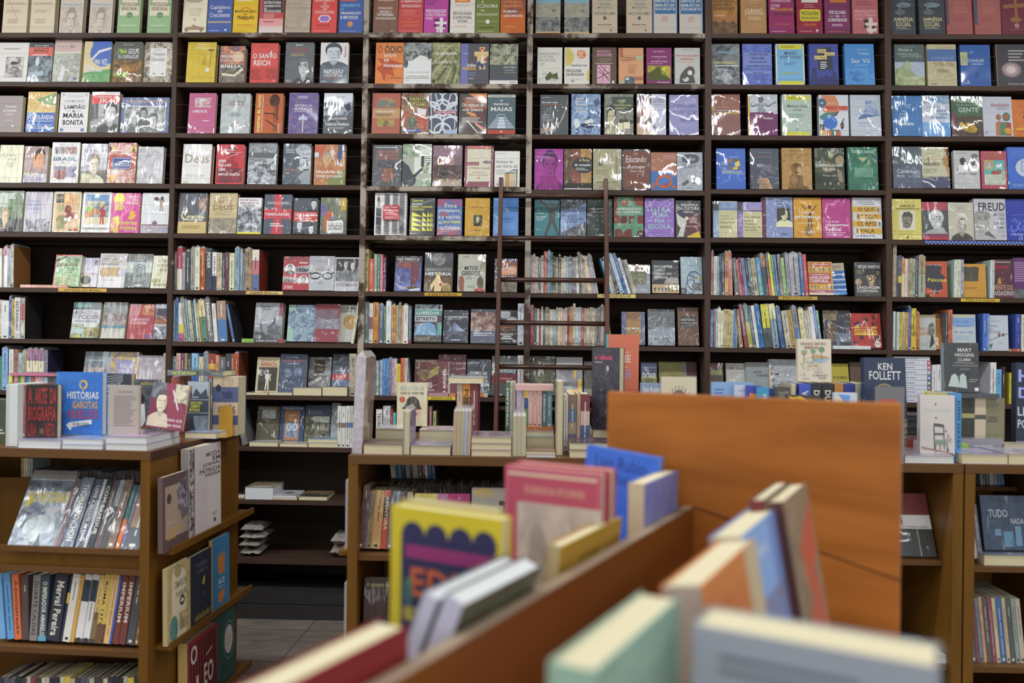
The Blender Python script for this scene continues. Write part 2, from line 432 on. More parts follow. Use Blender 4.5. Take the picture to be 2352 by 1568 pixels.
def build_books():
    order = sorted(range(len(BOOKS)), key=lambda i: -BOOKS[i][0]); single = set(order[:MAXB])
    mg = MB(); mi = []; mats = [M_WRAP, M_GLOSS, M_MATTE, PAGES['c'], PAGES['w'], M_FILM]; ix = {'w': 0, 'g': 1, 'm': 2}
    for i, (rank, M, w, h, dep, kind, col, ops, spine, mat, pages, label, group, tip, top, back) in enumerate(BOOKS):
        cv, pg, fo = book_meshes(i, w, h, dep, kind, col, ops, spine, mat, pages, tip, top, back)
        if i in single:
            root = empty('book', M, label, 'book', group)
            cv.build('cover', MATS[mat], root); pg.build('page_block', PAGES[pages], root)
            if tip: fo.build('wrapping_fold', M_FILM, root)
        else:
            for mb, k in ((cv, ix[mat]), (pg, 3 + (pages == 'w')), (fo, 5)):
                n = len(mg.v); mg.v += [tuple(M @ Vector(p)) for p in mb.v]; mg.f += [tuple(n + j for j in f) for f in mb.f]
                wh = (.8, .8, .8, 1); mg.c += [c or wh for c in mb.c]; mg.c2 += [c or wh for c in mb.c2]; mi += [k] * len(mb.f)
    if mg.v:
        o = mg.build('small_book_spines', M_WRAP)
        for m_ in mats[1:]: o.data.materials.append(m_)
        o.data.polygons.foreach_set('material_index', mi); o.data.update()
        tag(o, 'the many smaller books packed spine out between the face-out ones', 'books', kind='stuff')
ORD = 'zeroth first second third fourth fifth sixth seventh eighth ninth tenth eleventh twelfth thirteenth fourteenth fifteenth sixteenth seventeenth eighteenth nineteenth twentieth'.split()
def ordn(i):
    if i <= 20: return ORD[i]
    t = {2: 'twenty', 3: 'thirty', 4: 'forty'}[i // 10]
    return t + '-' + ORD[i % 10] if i % 10 else {30: 'thirtieth', 40: 'fortieth'}[i]
# ---------------------------------------------------------------- room shell
def shell(name, a, b, mat):
    mb = MB(); mb.box(a, b); o = mb.build(name, mat); o['kind'] = 'structure'; return o
shell('floor', (-6.5, -5.2, -.1), (6.5, 5.6, 0), M_FLOOR)
shell('ceiling', (-6.5, -5.2, 4.0), (6.5, 5.6, 4.1), M_CEIL)
shell('wall_back', (-6.5, 5.0, 0), (6.5, 5.1, 4.0), M_WALL)
shell('wall_front', (-6.5, -5.2, 0), (6.5, -5.1, 4.0), M_WALL)
shell('wall_left', (-6.5, -5.1, 0), (-6.4, 5.0, 4.0), M_WALL)
shell('wall_right', (6.4, -5.1, 0), (6.5, 5.0, 4.0), M_WALL)
# ================================================================ the wall bookcase
POST = [(-52, -40, -58, -46), (398.8, 409, 380, 392), (836, 848, 820, 834), (1212, 1225, 1203, 1216), (1620, 1635, 1618, 1631), (2031.5, 2047, 2038, 2050), (2452, 2467, 2462, 2475)]
SH = {  # shelf front top edges, pixel y at the two ends, per bay
 1: [(74.5, 75.5), (187.5, 189), (302, 306), (418, 423.5), (533, 536), (660, 663), (777.5, 781.5), (895, 902), (1012, 1020), (1135, 1143), (1270, 1280)],
 2: [(74.5, 75), (189.4, 191), (306, 307), (423.4, 424.4), (536, 540), (666, 669), (785, 788.4), (906, 908.6), (1024, 1027.5), (1146.5, 1149), (1284, 1285)],
 3: [(75, 75.3), (192, 192.4), (307, 308), (426, 431), (540.4, 543), (670, 672), (789, 791.4), (909, 912), (1028, 1030), (1150, 1152), (1286, 1287)],
 4: [(76, 76.4), (192.4, 193), (309, 310), (437, 437.4), (544, 546), (673, 676), (792.4, 797), (913, 915), (1031, 1034), (1152, 1155), (1288, 1290)],
 5: [(76.5, 77), (194, 195), (311, 312), (435, 436), (545.5, 549.5), (677, 681.6), (798.7, 802), (916, 920), (1036, 1040), (1158, 1162), (1292, 1296)],
 6: [(78.5, 79), (196.5, 197.3), (313, 314.5), (433, 434), (551, 553.5), (681, 685), (803.6, 807.5), (925, 928), (1044, 1048), (1165, 1170), (1300, 1304)]}
BAYN = {1: 'Brazil history bay', 2: 'bay with faded history sign', 3: 'bay with clear history sign', 4: 'ladder bay', 5: 'bay with worn psychology sign', 6: 'dotted ribbon bay'}
BAYS = {1: 'Brazil history bay', 2: 'faded history sign bay', 3: 'clear history sign bay', 4: 'ladder bay', 5: 'worn psychology sign bay', 6: 'dotted ribbon bay'}
def postx(i, side, y):
    a = POST[i]; return a[side] + (a[2 + side] - a[side]) * y / 850
SZ = {}
for b_, rows in SH.items():
    for r_, (yl, yr) in enumerate(rows, 1):
        xl = max(0, postx(b_ - 1, 1, yl)); xr = min(2352, postx(b_, 0, yr))
        SZ[b_, r_] = (WALL.un(xl, yl)[2] + WALL.un(xr, yr)[2]) / 2
TOPZ = 3.72
case = empty('bookcase', WALL.m.copy(), 'dark brown built-in bookcase filling the whole rear wall', 'bookcase')
UP, LO = 0.25, 0.36
for i in range(7):
    mb = MB(); mb.wear = {1: .10, 2: .30, 3: .36}.get(i, .02) or 0.001
    pts = []
    for (z, yref) in ((TOPZ, None), (0.10, None)):
        py = 784 - (z - EYE) / 4.42 * F + 0
        pts.append((WALL.un(postx(i, 0, py), py)[0], WALL.un(postx(i, 1, py), py)[0], z))
    (a1, b1, z1), (a0, b0, z0) = pts
    mb.v = [(a0, 0, z0), (b0, 0, z0), (b0, LO, z0), (a0, LO, z0), (a1, 0, z1), (b1, 0, z1), (b1, LO, z1), (a1, LO, z1)]
    mb.f = [(3, 2, 1, 0), (4, 5, 6, 7), (0, 1, 5, 4), (2, 3, 7, 6), (3, 0, 4, 7), (1, 2, 6, 5)]; mb.c = [None] * 6
    mb.build('upright', W_DARKV, case)
def baylim(b, z, d=0.0):
    py = 784 - (z - EYE) / 4.42 * F
    return WALL.un(postx(b - 1, 1, py), py)[0], WALL.un(postx(b, 0, py), py)[0]
for (b_, r_), z in SZ.items():
    a, b = baylim(b_, z); mb = MB()
    mb.wear = (.31 if b_ == 3 and r_ <= 5 else .22 if (b_ == 2 and r_ == 1) else .24 if (b_ == 4 and r_ <= 2) else .05)
    dep = UP if r_ <= 5 else LO
    mb.box((a + .0005, 0.002, z - .024), (b - .0005, dep - .001, z)); mb.build('shelf', W_DARK, case)
    if r_ <= 5:
        for hz in (.153, .028):
            mb = MB(); mb.tube((a, -0.003, z + hz), (b, -0.003, z + hz), .00045, 4); mb.build('retaining_wire', M_WIRE, case)
mb = MB(); x0, x1 = baylim(1, 2)[0], baylim(6, 2)[1]
z5 = min(SZ[b_, 5] for b_ in range(1, 7)) - .02
mb.box((x0 - .1, UP, z5), (x1 + .1, UP + .018, TOPZ)); mb.box((x0 - .1, LO, .1), (x1 + .1, LO + .018, z5)); mb.box((x0 - .1, UP, z5 - .02), (x1 + .1, LO + .018, z5))
mb.build('back_panel', W_BACK, case)
mb = MB(); mb.box((x0 - .1, -.004, TOPZ), (x1 + .1, LO + .018, TOPZ + .05)); mb.build('cornice', W_DARK, case)
mb = MB(); mb.box((x0 - .1, -.012, 0.075), (x1 + .1, LO, .135)); mb.box((x0 - .1, -.035, 0.0), (x1 + .1, LO, .072)); mb.build('plinth', M_PLINTH, case)
# shelf signs
M_SIGN = M_MATTE
def sign(x0, x1, y0, y1, txt, col, ink, lab, fade=0, ops=''):
    (a, _, zt), (b, _, zb) = WALL.un(x0, y0), WALL.un(x1, y1)
    mb = MB(); h = zt - zb
    mb.box((a, -.0018, zb), (b, .0008, zt), lin(col))
    art(mb, 'n %s %s 0 0 100 100|' % (col, fade or col) + ops + '|b %s 12 16 88 84 %s' % (ink, txt), lambda u, v, l: (a + u * (b - a), -.0018 - .0001 * l, zt - v * h), rnd)
    o = mb.build('shelf_sign', M_SIGN, case); o['label'] = lab
sign(134, 245, 661.2, 670.5, 'HISTÓRIA DO BRASIL', 'd0a850', '3a3020', 'yellow sign reading HISTÓRIA DO BRASIL', 'c39a44')
sign(565, 650, 668.3, 676.6, 'HISTÓRIA', 'cda860', '3a3428', 'rubbed yellow sign reading HISTÓRIA', 'a8895a', 'r d8b878 60 10 98 90')
sign(975, 1061, 671.8, 680, 'HISTÓRIA', 'bf9426', '1c1810', 'yellow sign reading HISTÓRIA', 'b48a22')
sign(1372, 1460, 675.2, 684.5, 'PEDAGOGIA', 'c9ab3c', '4a4424', 'worn yellow sign reading PEDAGOGIA', 'd8cc96')
sign(1788, 1877, 680, 689, 'PSICOLOGIA', 'c6a340', '4a4022', 'worn yellow sign reading PSICOLOGIA', 'b08c34')
sign(2207, 2296, 685, 693.5, 'PSICOLOGIA', 'd0b038', '3a3420', 'yellow sign reading PSICOLOGIA', 'c4a430')
sign(983, 1046, 910, 918.5, 'SOCIOLOGIA', 'd8c02c', '14140e', 'bright yellow sign reading SOCIOLOGIA', 'd0b82a')
(a, _, z1_), (b, _, z0_) = WALL.un(2124, 552.5), WALL.un(2452, 562)
mb = MB(); mb.box((a, -.0015, z0_), (b, .0008, z1_), lin('3c56a4'))
for k in range(2):
    for i in range(40):
        x = a + .008 + i * .0195 + k * .0098; zz = z1_ - .006 - k * .01
        if x < b - .005: mb.poly([(x + .0028 * math.cos(t * .785), -.0017, zz + .0028 * math.sin(t * .785)) for t in range(8)], lin('e8ecf4'))
o = mb.build('polka_dot_ribbon', M_MATTE, case); o['label'] = 'blue ribbon with white dots'

def cover(b, r, x0, x1, top, desc, col, ops='', mat='w', t=.028, tilt=None, d0=None, spine=None, pages='c', z=None, lean=0, tip=0, yaw=0, grp=None, back=None, lab=None, w=None):
    """a face-out book on shelf r of bay b, from its pixel box"""
    if tilt is None: tilt = 6 if r <= 5 else 12
    if d0 is None: d0 = .012 if r <= 5 else .03
    z = SZ[b, r] if z is None else z
    xm = (x0 + x1) / 2
    yb = 784 + .0125 * (xm - 1176) - (z - EYE) / 4.42 * F
    ax = WALL.un(x0, yb, d0)[0]; bx = WALL.un(x1, yb, d0)[0]
    ti = math.radians(tilt); h = .2
    up = t * math.sin(ti)
    for _ in range(6):
        zt = WALL.un(xm, top, d0 + h * math.sin(ti))[2]; h = (zt - z - up) / math.cos(ti)
    return book(WALL, ax, d0, z + .0003, bx - ax, h, t, 'cover', col, ops, tilt=tilt, lean=lean, mat=mat, spine=spine, pages=pages, tip=tip, yaw=yaw, back=back,
         label=lab or '%s, %s shelf, %s' % (desc, ORD[r], BAYS[b]), group=grp or 'face-out books on the %s shelf' % ORD[r])
COV = {}
COV[1, 1] = [
 (4, 60, -20, 'cream cover with faded brown lettering beside bookcase end', 'cfc2aa', 'b 9c8a70 12 26 88 33 Documentação|l a5957c 14 44 85 52 3|l a5957c 20 66 70 78 3|x b8a88e 20 20 62 70 3', 'm'),
 (68, 123, -20, 'second cream cover with faded brown lettering', 'cfc2aa', 'b 9c8a70 12 26 88 33 Documentação|l a5957c 14 44 85 52 3|l a5957c 20 66 70 78 3', 'm'),
 (135, 188, -20, 'grey cover with boy face and blue title', 'c8bcb2', 'n c8bcb2 b0a49a 6 38 94 99|b 86b2c4 10 29 90 35 Panorama|h c9bfb4 9c9088 d8cec4 10 38 90 130', 'm'),
 (203, 255, -20, 'second grey cover with boy face and blue title', 'c8bcb2', 'n c8bcb2 b0a49a 6 38 94 99|b 86b2c4 10 29 90 35 Panorama|h c9bfb4 9c9088 d8cec4 10 38 90 130', 'm'),
 (268, 320, -20, 'green and cream cover titled PSICOLOGIA SENSORIAL', '8fb084', 'r d8ccb4 8 0 92 58|p 8fb084 8 20 20 20 8 32|p 8fb084 92 20 80 20 92 32|t 4a463e 12 27 92 36 PSICOLOGIA|t 4a463e 14 38 86 46 SENSORIAL|e 6a8a60 38 50 66 64|r a8c49c 8 58 92 59|l d0d8bc 18 80 90 84 1', 'm'),
 (337, 391, -20, 'second green and cream cover titled PSICOLOGIA SENSORIAL', '8fb084', 'r d8ccb4 8 0 92 58|p 8fb084 8 20 20 20 8 32|p 8fb084 92 20 80 20 92 32|t 4a463e 12 27 92 36 PSICOLOGIA|t 4a463e 14 38 86 46 SENSORIAL|e 6a8a60 38 50 66 64|r a8c49c 8 58 92 59|l d0d8bc 18 80 90 84 1', 'm')]
COV[1, 2] = [
 (-10, 60, 98, 'white cover with black engraving in the middle', 'd9d3cf', 'n 6a6664 d8d2ce 30 38 84 88|l a8a29e 18 12 92 20 1|o 8a8684 28 37 86 89 1.5|N 4a4848 c8c2be 42 44 78 82', 'm'),
 (62, 117, 98, 'dark photo cover with red band near its top', '4c5258', 'n 3a424a 8a98a0 0 34 100 100|r d4685c 0 12 100 34|b 4a3a38 18 14 82 28 JANGO|l e8e0dc 15 29 85 34 1|b d0ccc8 22 6 82 10 Jorge|p 9cb0ba 4 76 66 72 66 84 4 86|e c0ccd4 30 36 46 60|e a8b4bc 6 86 30 100', 'w'),
 (119, 181, 92, 'pinkish grey cover with engraved running figure', 'c6aeaa', 'n 8e948a c0c4b8 0 32 100 100|b a08886 10 13 68 19 Bocayuva e o|b 8a7472 58 12 76 19 Rio|r dcd2c0 2 29 100 33|l b89c98 10 20 70 24 1|p e4e4dc 20 98 36 60 46 70 40 96|x e8e8e0 40 70 62 74 4|d 4a4c48 0 40 100 100 26|b f0f0f0 64 90 74 94 EP|r 5a6aa8 78 90 90 95', 'w'),
 (189, 251, 95, 'cover with Brazil flag globe and white title', 'cdbf92', 'p 4c6cb8 30 0 100 0 100 55 60 62 30 45|e 4c6cb8 22 -4 120 62|p dfe8f0 26 44 55 22 100 14 100 19 58 28 30 48|p 5c9a64 0 78 100 68 100 100 0 100|n 5c9a64 8ab078 0 80 100 100|b f4f2ec 36 44 96 58 UMA VEZ...|b e8e0d0 6 58 40 70 ERA|b f4f2ec 12 64 70 76 UM PAÍS', 'w'),
 (259, 323, 96, 'dark cover titled 1964 GOLPE OU CONTRAGOLPE', '525655', 'n 3a3a34 a87a3c 0 46 100 100|n 3a4030 8cc03c 6 76 50 88|b a8d048 14 17 46 31 1964:|b e8ece8 50 17 88 31 GOLPE|b e8ece8 14 33 88 42 OU CONTRAGOLPE?|b b8bcb8 32 5 68 9 HÉLIO SILVA|d d8903c 10 50 90 90 16', 'w'),
 (329, 393, 97, 'cover bordered with tiny faces around a pale panel', 'a8a290', 'n 5c5a50 d0c8b4 0 0 100 100|d 3a3832 0 0 100 100 50|r d2d8d2 20 15 80 86|b 8a9088 30 26 70 36 Tempos|b 8a9088 24 38 72 48 Dilacerados|l a8aca4 34 18 68 22 1|e 6a7068 34 77 40 81|e 6a7068 64 77 70 81', 'w')]
COV[1, 3] = [
 (-15, 48, 220, 'plain grey cover with small white title block', '9a908f', 'b e8e4e2 38 26 78 34 Formação|b e8e4e2 30 37 78 44 da Umbanda|l c8c0be 40 48 76 54 2|l c8c0be 40 66 78 69 1|e e8e4e2 64 80 72 86', 'm'),
 (58, 123, 211, 'golden landscape painting above blue title block', 'd8c08a', 'n e4c890 d0a864 0 0 100 52|p e8b060 0 0 60 0 30 16 0 22|p 7c9a6c 30 18 60 12 100 2 100 34 60 30 40 24|n 7c9a6c a8b484 60 16 100 30|r 4468b0 0 52 100 100|b e8ecf4 6 55 96 69 FORDLÂNDIA|x c8d0e4 6 73 96 73 1.5|x c8d0e4 6 82 96 82 1|b c8d4ec 8 85 92 93 GREG GRANDIN', 'w'),
 (133, 199, 212, 'pale cover in large black circus letters', 'd7dfe3', 't 9aa4aa 24 7 80 13 VICTOR GRAND|b 707c84 16 18 84 25 OS ÚLTIMOS DIAS DE|b 2c3840 16 30 88 42 LAMPIÃO|b 2c3840 46 45 56 50 E|b 26323c 14 52 86 64 MARIA|b 26323c 14 69 86 82 BONITA|x 8a949c 26 47 40 47 1|x 8a949c 62 47 76 47 1|q 4a6a98 6 90 18 98 3|q 4a6a98 78 90 90 98 3|p 9ab0b8 6 3 16 6 10 10|p 9ab0b8 94 3 84 6 90 10', 'm'),
 (206, 270, 211, 'photo cover of suited man under red band, O ESSENCIAL', '8e9294', 'r d8d8d8 0 0 100 8|r d04c44 0 8 100 30|b f4e4e0 10 10 90 15 O ESSENCIAL DE|b f8f0ee 26 17 60 29 JK|r 5a5c60 0 30 26 72|n b8bcc0 9a9ea2 26 30 60 60|h c4c4c4 3a3c3e 4c4e52 22 24 118 110|l c0c4c8 8 68 50 76 2', 'w'),
 (276, 386, 224, 'wide blue framed photo book about a revolution', '5c6a94', 'n 5c6a94 6a789e 0 0 100 100|b e0a03c 8 7 92 15 A REVOLUÇÃO DE 1930|l a890a0 60 17 92 20 1|r d8dcdc 7 24 93 94|n 6a6e70 c8cccc 8 25.5 92 92.5|h b0b4b4 4a4e50 6a6e70 14 40 50 105|h b8bcbc 5a5e60 7a7e80 50 44 86 108|h 9a9e9e 3a3e40 5a5e60 32 28 62 84|d 3c4042 8 26 92 92 26', 'w')]
COV[1, 4] = [
 (-5, 49, 333, 'pale cream cover with small centred title', 'dddbb8', 'b a8a07c 32 24 70 31 Literatura|b a8a07c 38 34 70 41 no Brasil|l b4ac88 34 46 70 60 3', 'w'),
 (52, 106, 336, 'orange portrait painting cover creased by its wrapping', 'a89c98', 'n b09088 8a7c80 0 0 100 100|p c08048 36 20 70 18 84 40 76 68 52 70 40 50|h c88850 3a3234 8a7478 24 6 110 90|n c8c4cc 8c88a4 0 76 100 100|b e8d8a8 4 70 64 80 Boris Fausto', 'w'),
 (114, 178, 327, 'white cover titled BRASIL with four small pictures', 'dcdad4', 't a09888 26 4 76 8 História do Brasil|n 4a4448 b0a8a4 10 11 45 28|n 7a5450 b09088 47 11 90 28|b 3c6a74 8 36 90 46 BRASIL|b 8a8c88 34 48 68 53 1500 - 1750|r b8b4a8 8 55 92 56|n 5a5a88 a89888 10 59 62 86|n 34385c 9494b0 64 59 92 86|e 8a5450 14 68 58 92|l c0bcb4 24 90 70 93 1', 'w'),
 (183, 243, 330, 'painted portrait of a lady against grey sky', 'a4a8b8', 'n 9ca0b4 c4c4c8 0 0 100 70|p 8c8880 0 70 100 66 100 100 0 100|n 8c8878 6a6860 0 70 100 100|h e4cbb8 8a7c68 d8d0bc 10 24 92 112|t 8890ac 12 15 96 21 LEOPOLDINA|n c8c8a0 a4a488 4 76 36 100', 'w'),
 (244, 309, 328, 'red mosaic cover with blue plate titled CARIOCA', 'a85048', 'n b05048 d8c8bc 0 0 100 100|d e4dcd0 0 0 100 100 60|n b04840 c86a5c 6 30 94 66|e e0b860 6 8 26 24|e e0b860 78 8 98 24|e e0b060 8 78 34 96|p 2c3034 0 8 12 12 6 26|p 2c3034 88 10 94 20 84 24|r 3c508c 16 36 84 66|o d8e0f0 18 38 82 64 1.5|b f0f4f8 22 50 78 59 CARIOCA|l c0c8e0 34 46 70 49 1', 'w'),
 (313, 372, 337, 'grey cover hidden under crumpled wrapping', 'a8a8aa', 'n a0a2a6 c4c6ca 0 0 100 100', 'w')]
COV[1, 5] = [
 (-12, 48, 438, 'green landscape cover with bearded man', '8a9a88', 'n 9aaa98 c0ccc0 0 0 100 40|n 4a6448 7c9470 40 20 100 80|p 5a6e50 60 10 78 4 96 16 80 26|x 4a5a44 76 14 80 70 4|r 3c3e40 0 68 100 100|h c8b08c 9c8c68 3a3a3c 4 40 66 110|b d8c890 18 90 50 93 Machado', 'w'),
 (53, 116, 440, 'lilac grey cover with blue title above a crowd', 'b4b0ba', 'b 7c90c0 10 20 56 27 Imagens|b 7c90c0 10 30 62 36 construções|b 7c90c0 12 39 60 46 do Brasil|l b0acc0 10 50 70 56 2|n 5c5c68 b8b8c0 6 68 94 100|d 3c3e48 6 68 94 98 40|N 4a4a54 8c8c98 10 72 36 92', 'w'),
 (119, 182, 440, 'tan botanical cover with red orchid', 'd0b48c', 'n d0b48c c8a87c 0 0 100 100|o e4d8c0 0 0 100 100 4|r 343434 9 6 36 28|r d08c3c 37 6 70 28|l f0d8a8 40 8 68 26 4|b b8983c 12 12 34 18 DEAN|e a8a274 12 32 52 52|e 8a8a5c 12 58 56 82|e 8a8c5c 14 74 46 92|e 7c3c34 42 34 66 54|p 823c34 48 54 80 50 74 66 54 72 46 66|e a86a54 52 38 60 48|r b83c34 76 92 92 96|r 4a3c34 60 93 72 96', 'w'),
 (185, 251, 441, 'white framed painting cover with striding red figure', 'dddde0', 'n 4c6890 a8b8a8 8 6 92 80|r 6a8cb4 8 6 92 22|n 4a6a98 c8c0a0 8 22 92 62|n d8d0b4 c4bc9c 8 62 92 80|p c08458 10 52 50 38 60 50 14 66|e 8cb848 14 36 34 50|g b04038 56 34 84 80|e e0c040 62 26 72 38|x d8c8a0 34 76 66 50 2|b 5c6068 6 88 94 93 OS QUE FIZERAM A INDEPENDÊNCIA', 'w'),
 (252, 318, 443, 'magenta and yellow cover titled histórias íntimas', 'c84c94', 'e f0d040 6 0 46 30|n f0d040 c84c94 10 22 40 44|b f4e4b8 60 6 94 13 MARY|b f4e4b8 72 15 94 21 DEL|b f4e4b8 52 23 94 29 PRIORE|e e8a848 64 44 84 62|p e8a848 60 60 90 54 80 66 66 68|d f0c848 62 40 96 66 14|n f0d040 c84c94 2 58 30 100|b f4e060 26 69 92 80 histórias|b f4e060 34 82 92 92 íntimas|l f0b0d0 50 93 92 97 2', 'w'),
 (322, 385, 443, 'pale blue cover with woman carrying jug over city skyline', 'ccd0dc', 'g a08878 58 8 84 46|e 3a2c2c 66 8 78 18|e 5c4448 42 10 62 20|t b8b8c4 6 50 90 54 Flores votos e balas|r 8c7478 2 78 98 82|p 6c5860 40 78 44 70 56 70 60 78|e 8c7480 44 69 54 76|n b8a8a8 9898ac 0 82 100 100|r e4ecf4 26 92 38 95', 'w')]
COV[2, 1] = [
 (418, 473, -20, 'cream cover with old car drawing, ECONOMIA POPULAR', 'd8cfb4', 'e a89888 10 18 80 28|t b09c84 20 41 80 46 A ECONOMIA|t b09c84 24 48 76 53 DA CRISE|t b09c84 28 55 72 60 POPULAR|r a89878 46 66 54 72|p a08878 6 94 18 88 40 86 44 80 56 84 90 88 92 94|e 8c7868 12 90 24 99|e 8c7868 74 90 86 99', 'm'),
 (475, 531, -20, 'blue cover titled Capitalismo sem Crescimento', '4a60a0', 't dfe6ee 10 34 92 46 Capitalismo|t dfe6ee 40 46 60 52 sem|t dfe6ee 10 52 92 63 Crescimento|r a89c80 2 73 96 77|l a0b0d8 10 94 60 97 1|p d8e0f0 70 92 82 92 76 98', 'm'),
 (534, 590, -20, 'yellow cover titled MOTIVAÇÃO NO TRABALHO', 'e0b224', 'r e8e4d8 14 16 76 23|q d8882c 24 38 76 72 4|b 3c3418 6 45 94 53 MOTIVAÇÃO|b 3c3418 42 54 56 58 NO|b 3c3418 14 60 86 68 TRABALHO|l c07820 18 80 82 84 1|l a88c20 8 95 60 97 1', 'm'),
 (594, 649, -20, 'red cover with charcoal panel, ESTRUTURA NORMATIVA DA SOCIOLOGIA', 'b8484c', 'r d89494 0 66 100 84|r dcc4c0 0 84 100 100|r 453c40 14 10 98 52|b e8e4e0 18 24 88 31 ESTRUTURA|b e8e4e0 18 33 88 39 NORMATIVA|b e8e4e0 18 40 30 45 DA|b e8e4e0 18 45 90 52 SOCIOLOGIA|l e0a8a0 18 55 66 65 3|l 8a4048 18 72 80 76 1', 'g'),
 (653, 711, -20, 'greige cover printed all over with fine wavy lines', 'b4a698', 'n a89a8c bcb0a2 0 0 100 100|l 9c8e80 0 22 110 100 30|t 9a8c7e 26 38 96 42 O Ofício da Ciência', 'm'),
 (715, 772, -20, 'scarlet cover with purple hexagon, DADOS EM SOCIOLOGIA', 'cf4a46', 't ecd8cc 10 18 88 25 LEVANTAMENTO|t ecd8cc 44 27 58 32 DE|t ecd8cc 34 34 68 40 DADOS|t ecd8cc 44 41 58 46 EM|t ecd8cc 12 47 90 54 SOCIOLOGIA|p e8e0e4 24 66 36 58 66 58 78 66 66 75 36 75|p 9470b8 30 66 38 60 64 60 72 66 64 73 38 73|l 8a3030 20 80 84 84 1|l e8b0a8 8 95 90 97 1', 'm'),
 (777, 833, -20, 'royal blue cover titled FUNDAMENTOS DE ORGANIZAÇÃO E METODOS', '4460a0', 'r c85c40 6 14 70 24|b 6cb4d8 6 30 86 38 FUNDAMENTOS|b 6cb4d8 6 41 18 46 DE|b e8ecec 6 48 90 57 ORGANIZAÇÃO|b e8ecec 6 59 78 67 & METODOS|e e08c3c 36 72 58 86|b 4460a0 43 75 51 83 L|l a0b0d8 8 95 86 97 1', 'm')]
COV[2, 2] = [
 (426, 492, 97, 'mustard yellow cover with walking stick drawing', 'cdb43c', 'n cdb43c c0a630 0 0 100 100|b e8e0b0 36 3 78 9 Henry|b e4d8a0 30 11 78 18 Miller|x 8c7c38 84 22 80 64 2.5|p 6a6038 72 18 94 18 92 22 74 22|e e8e4d4 66 64 80 74|p b09c34 46 30 58 28 70 56 60 58|n 9c8c3c cdb43c 44 30 62 58', 'g'),
 (502, 560, 106, 'stormy cover titled AS MELHORES HISTÓRIAS DA BÍBLIA', '625a68', 'n 6a5c68 d08c68 0 0 100 50|n 4c4848 8c8474 0 50 100 100|e e8b088 50 14 96 44|p d8ccb0 10 74 60 78 92 58 96 66 60 84 12 80|b e4dce0 42 14 54 20 AS|b ece4e4 8 24 88 33 MELHORES|b d8c8c8 8 36 92 42 HISTÓRIAS|b d8c8c8 42 43 56 47 DA|b f0ecec 6 50 88 60 BÍBLIA|d c8bca4 0 80 100 100 14', 'g'),
 (573, 636, 99, 'red cover with slanting white title O SANTO REICH', 'c8524e', 'n c8524e b84440 0 60 100 100|n 9c3c3c b84844 2 66 40 92|n 8a3a3a b84844 58 64 98 90|l b04440 30 7 74 11 1|b f2ecea 8 26 94 39 O SANTO|x f2ecea 74 20 74 36 5|b f2ecea 12 43 72 57 REICH|e d8b0ac 86 92 90 97', 'm'),
 (653, 718, 97.5, 'grey cover with bust photo of man in glasses', '5c6266', 'n 5c6266 666c70 0 0 100 100|b d0d4d4 36 4 60 8 Bernard|b a85850 18 13 80 17 DO FASCISMO|b a85850 18 19 80 24 AO POPULISMO|l b09c70 20 27 72 34 2|h b8bcc0 6c7074 42464a 26 36 106 116|q 3a3e42 44 52 58 58 2|q 3a3e42 64 52 78 58 2|r e0e4e8 80 92 90 98|b c8c090 8 92 22 97 RC', 'w'),
 (734, 798, 98, 'white cover with frowning general, A FUGA DE ELBA', 'd4d8dc', 'h bcc4cc 4a525c 525c68 -12 0 106 74|r 525c68 0 62 100 100|n 4a5460 6c7886 0 56 100 100|b eceeee 14 63 84 77 NAPOLEÃO|b eceeee 14 78 82 84 A FUGA DE ELBA|l c06848 14 86 82 89 1|w b05c50 84 8 92 36 Norman|l c8d0d8 8 95 30 97 1', 'g')]
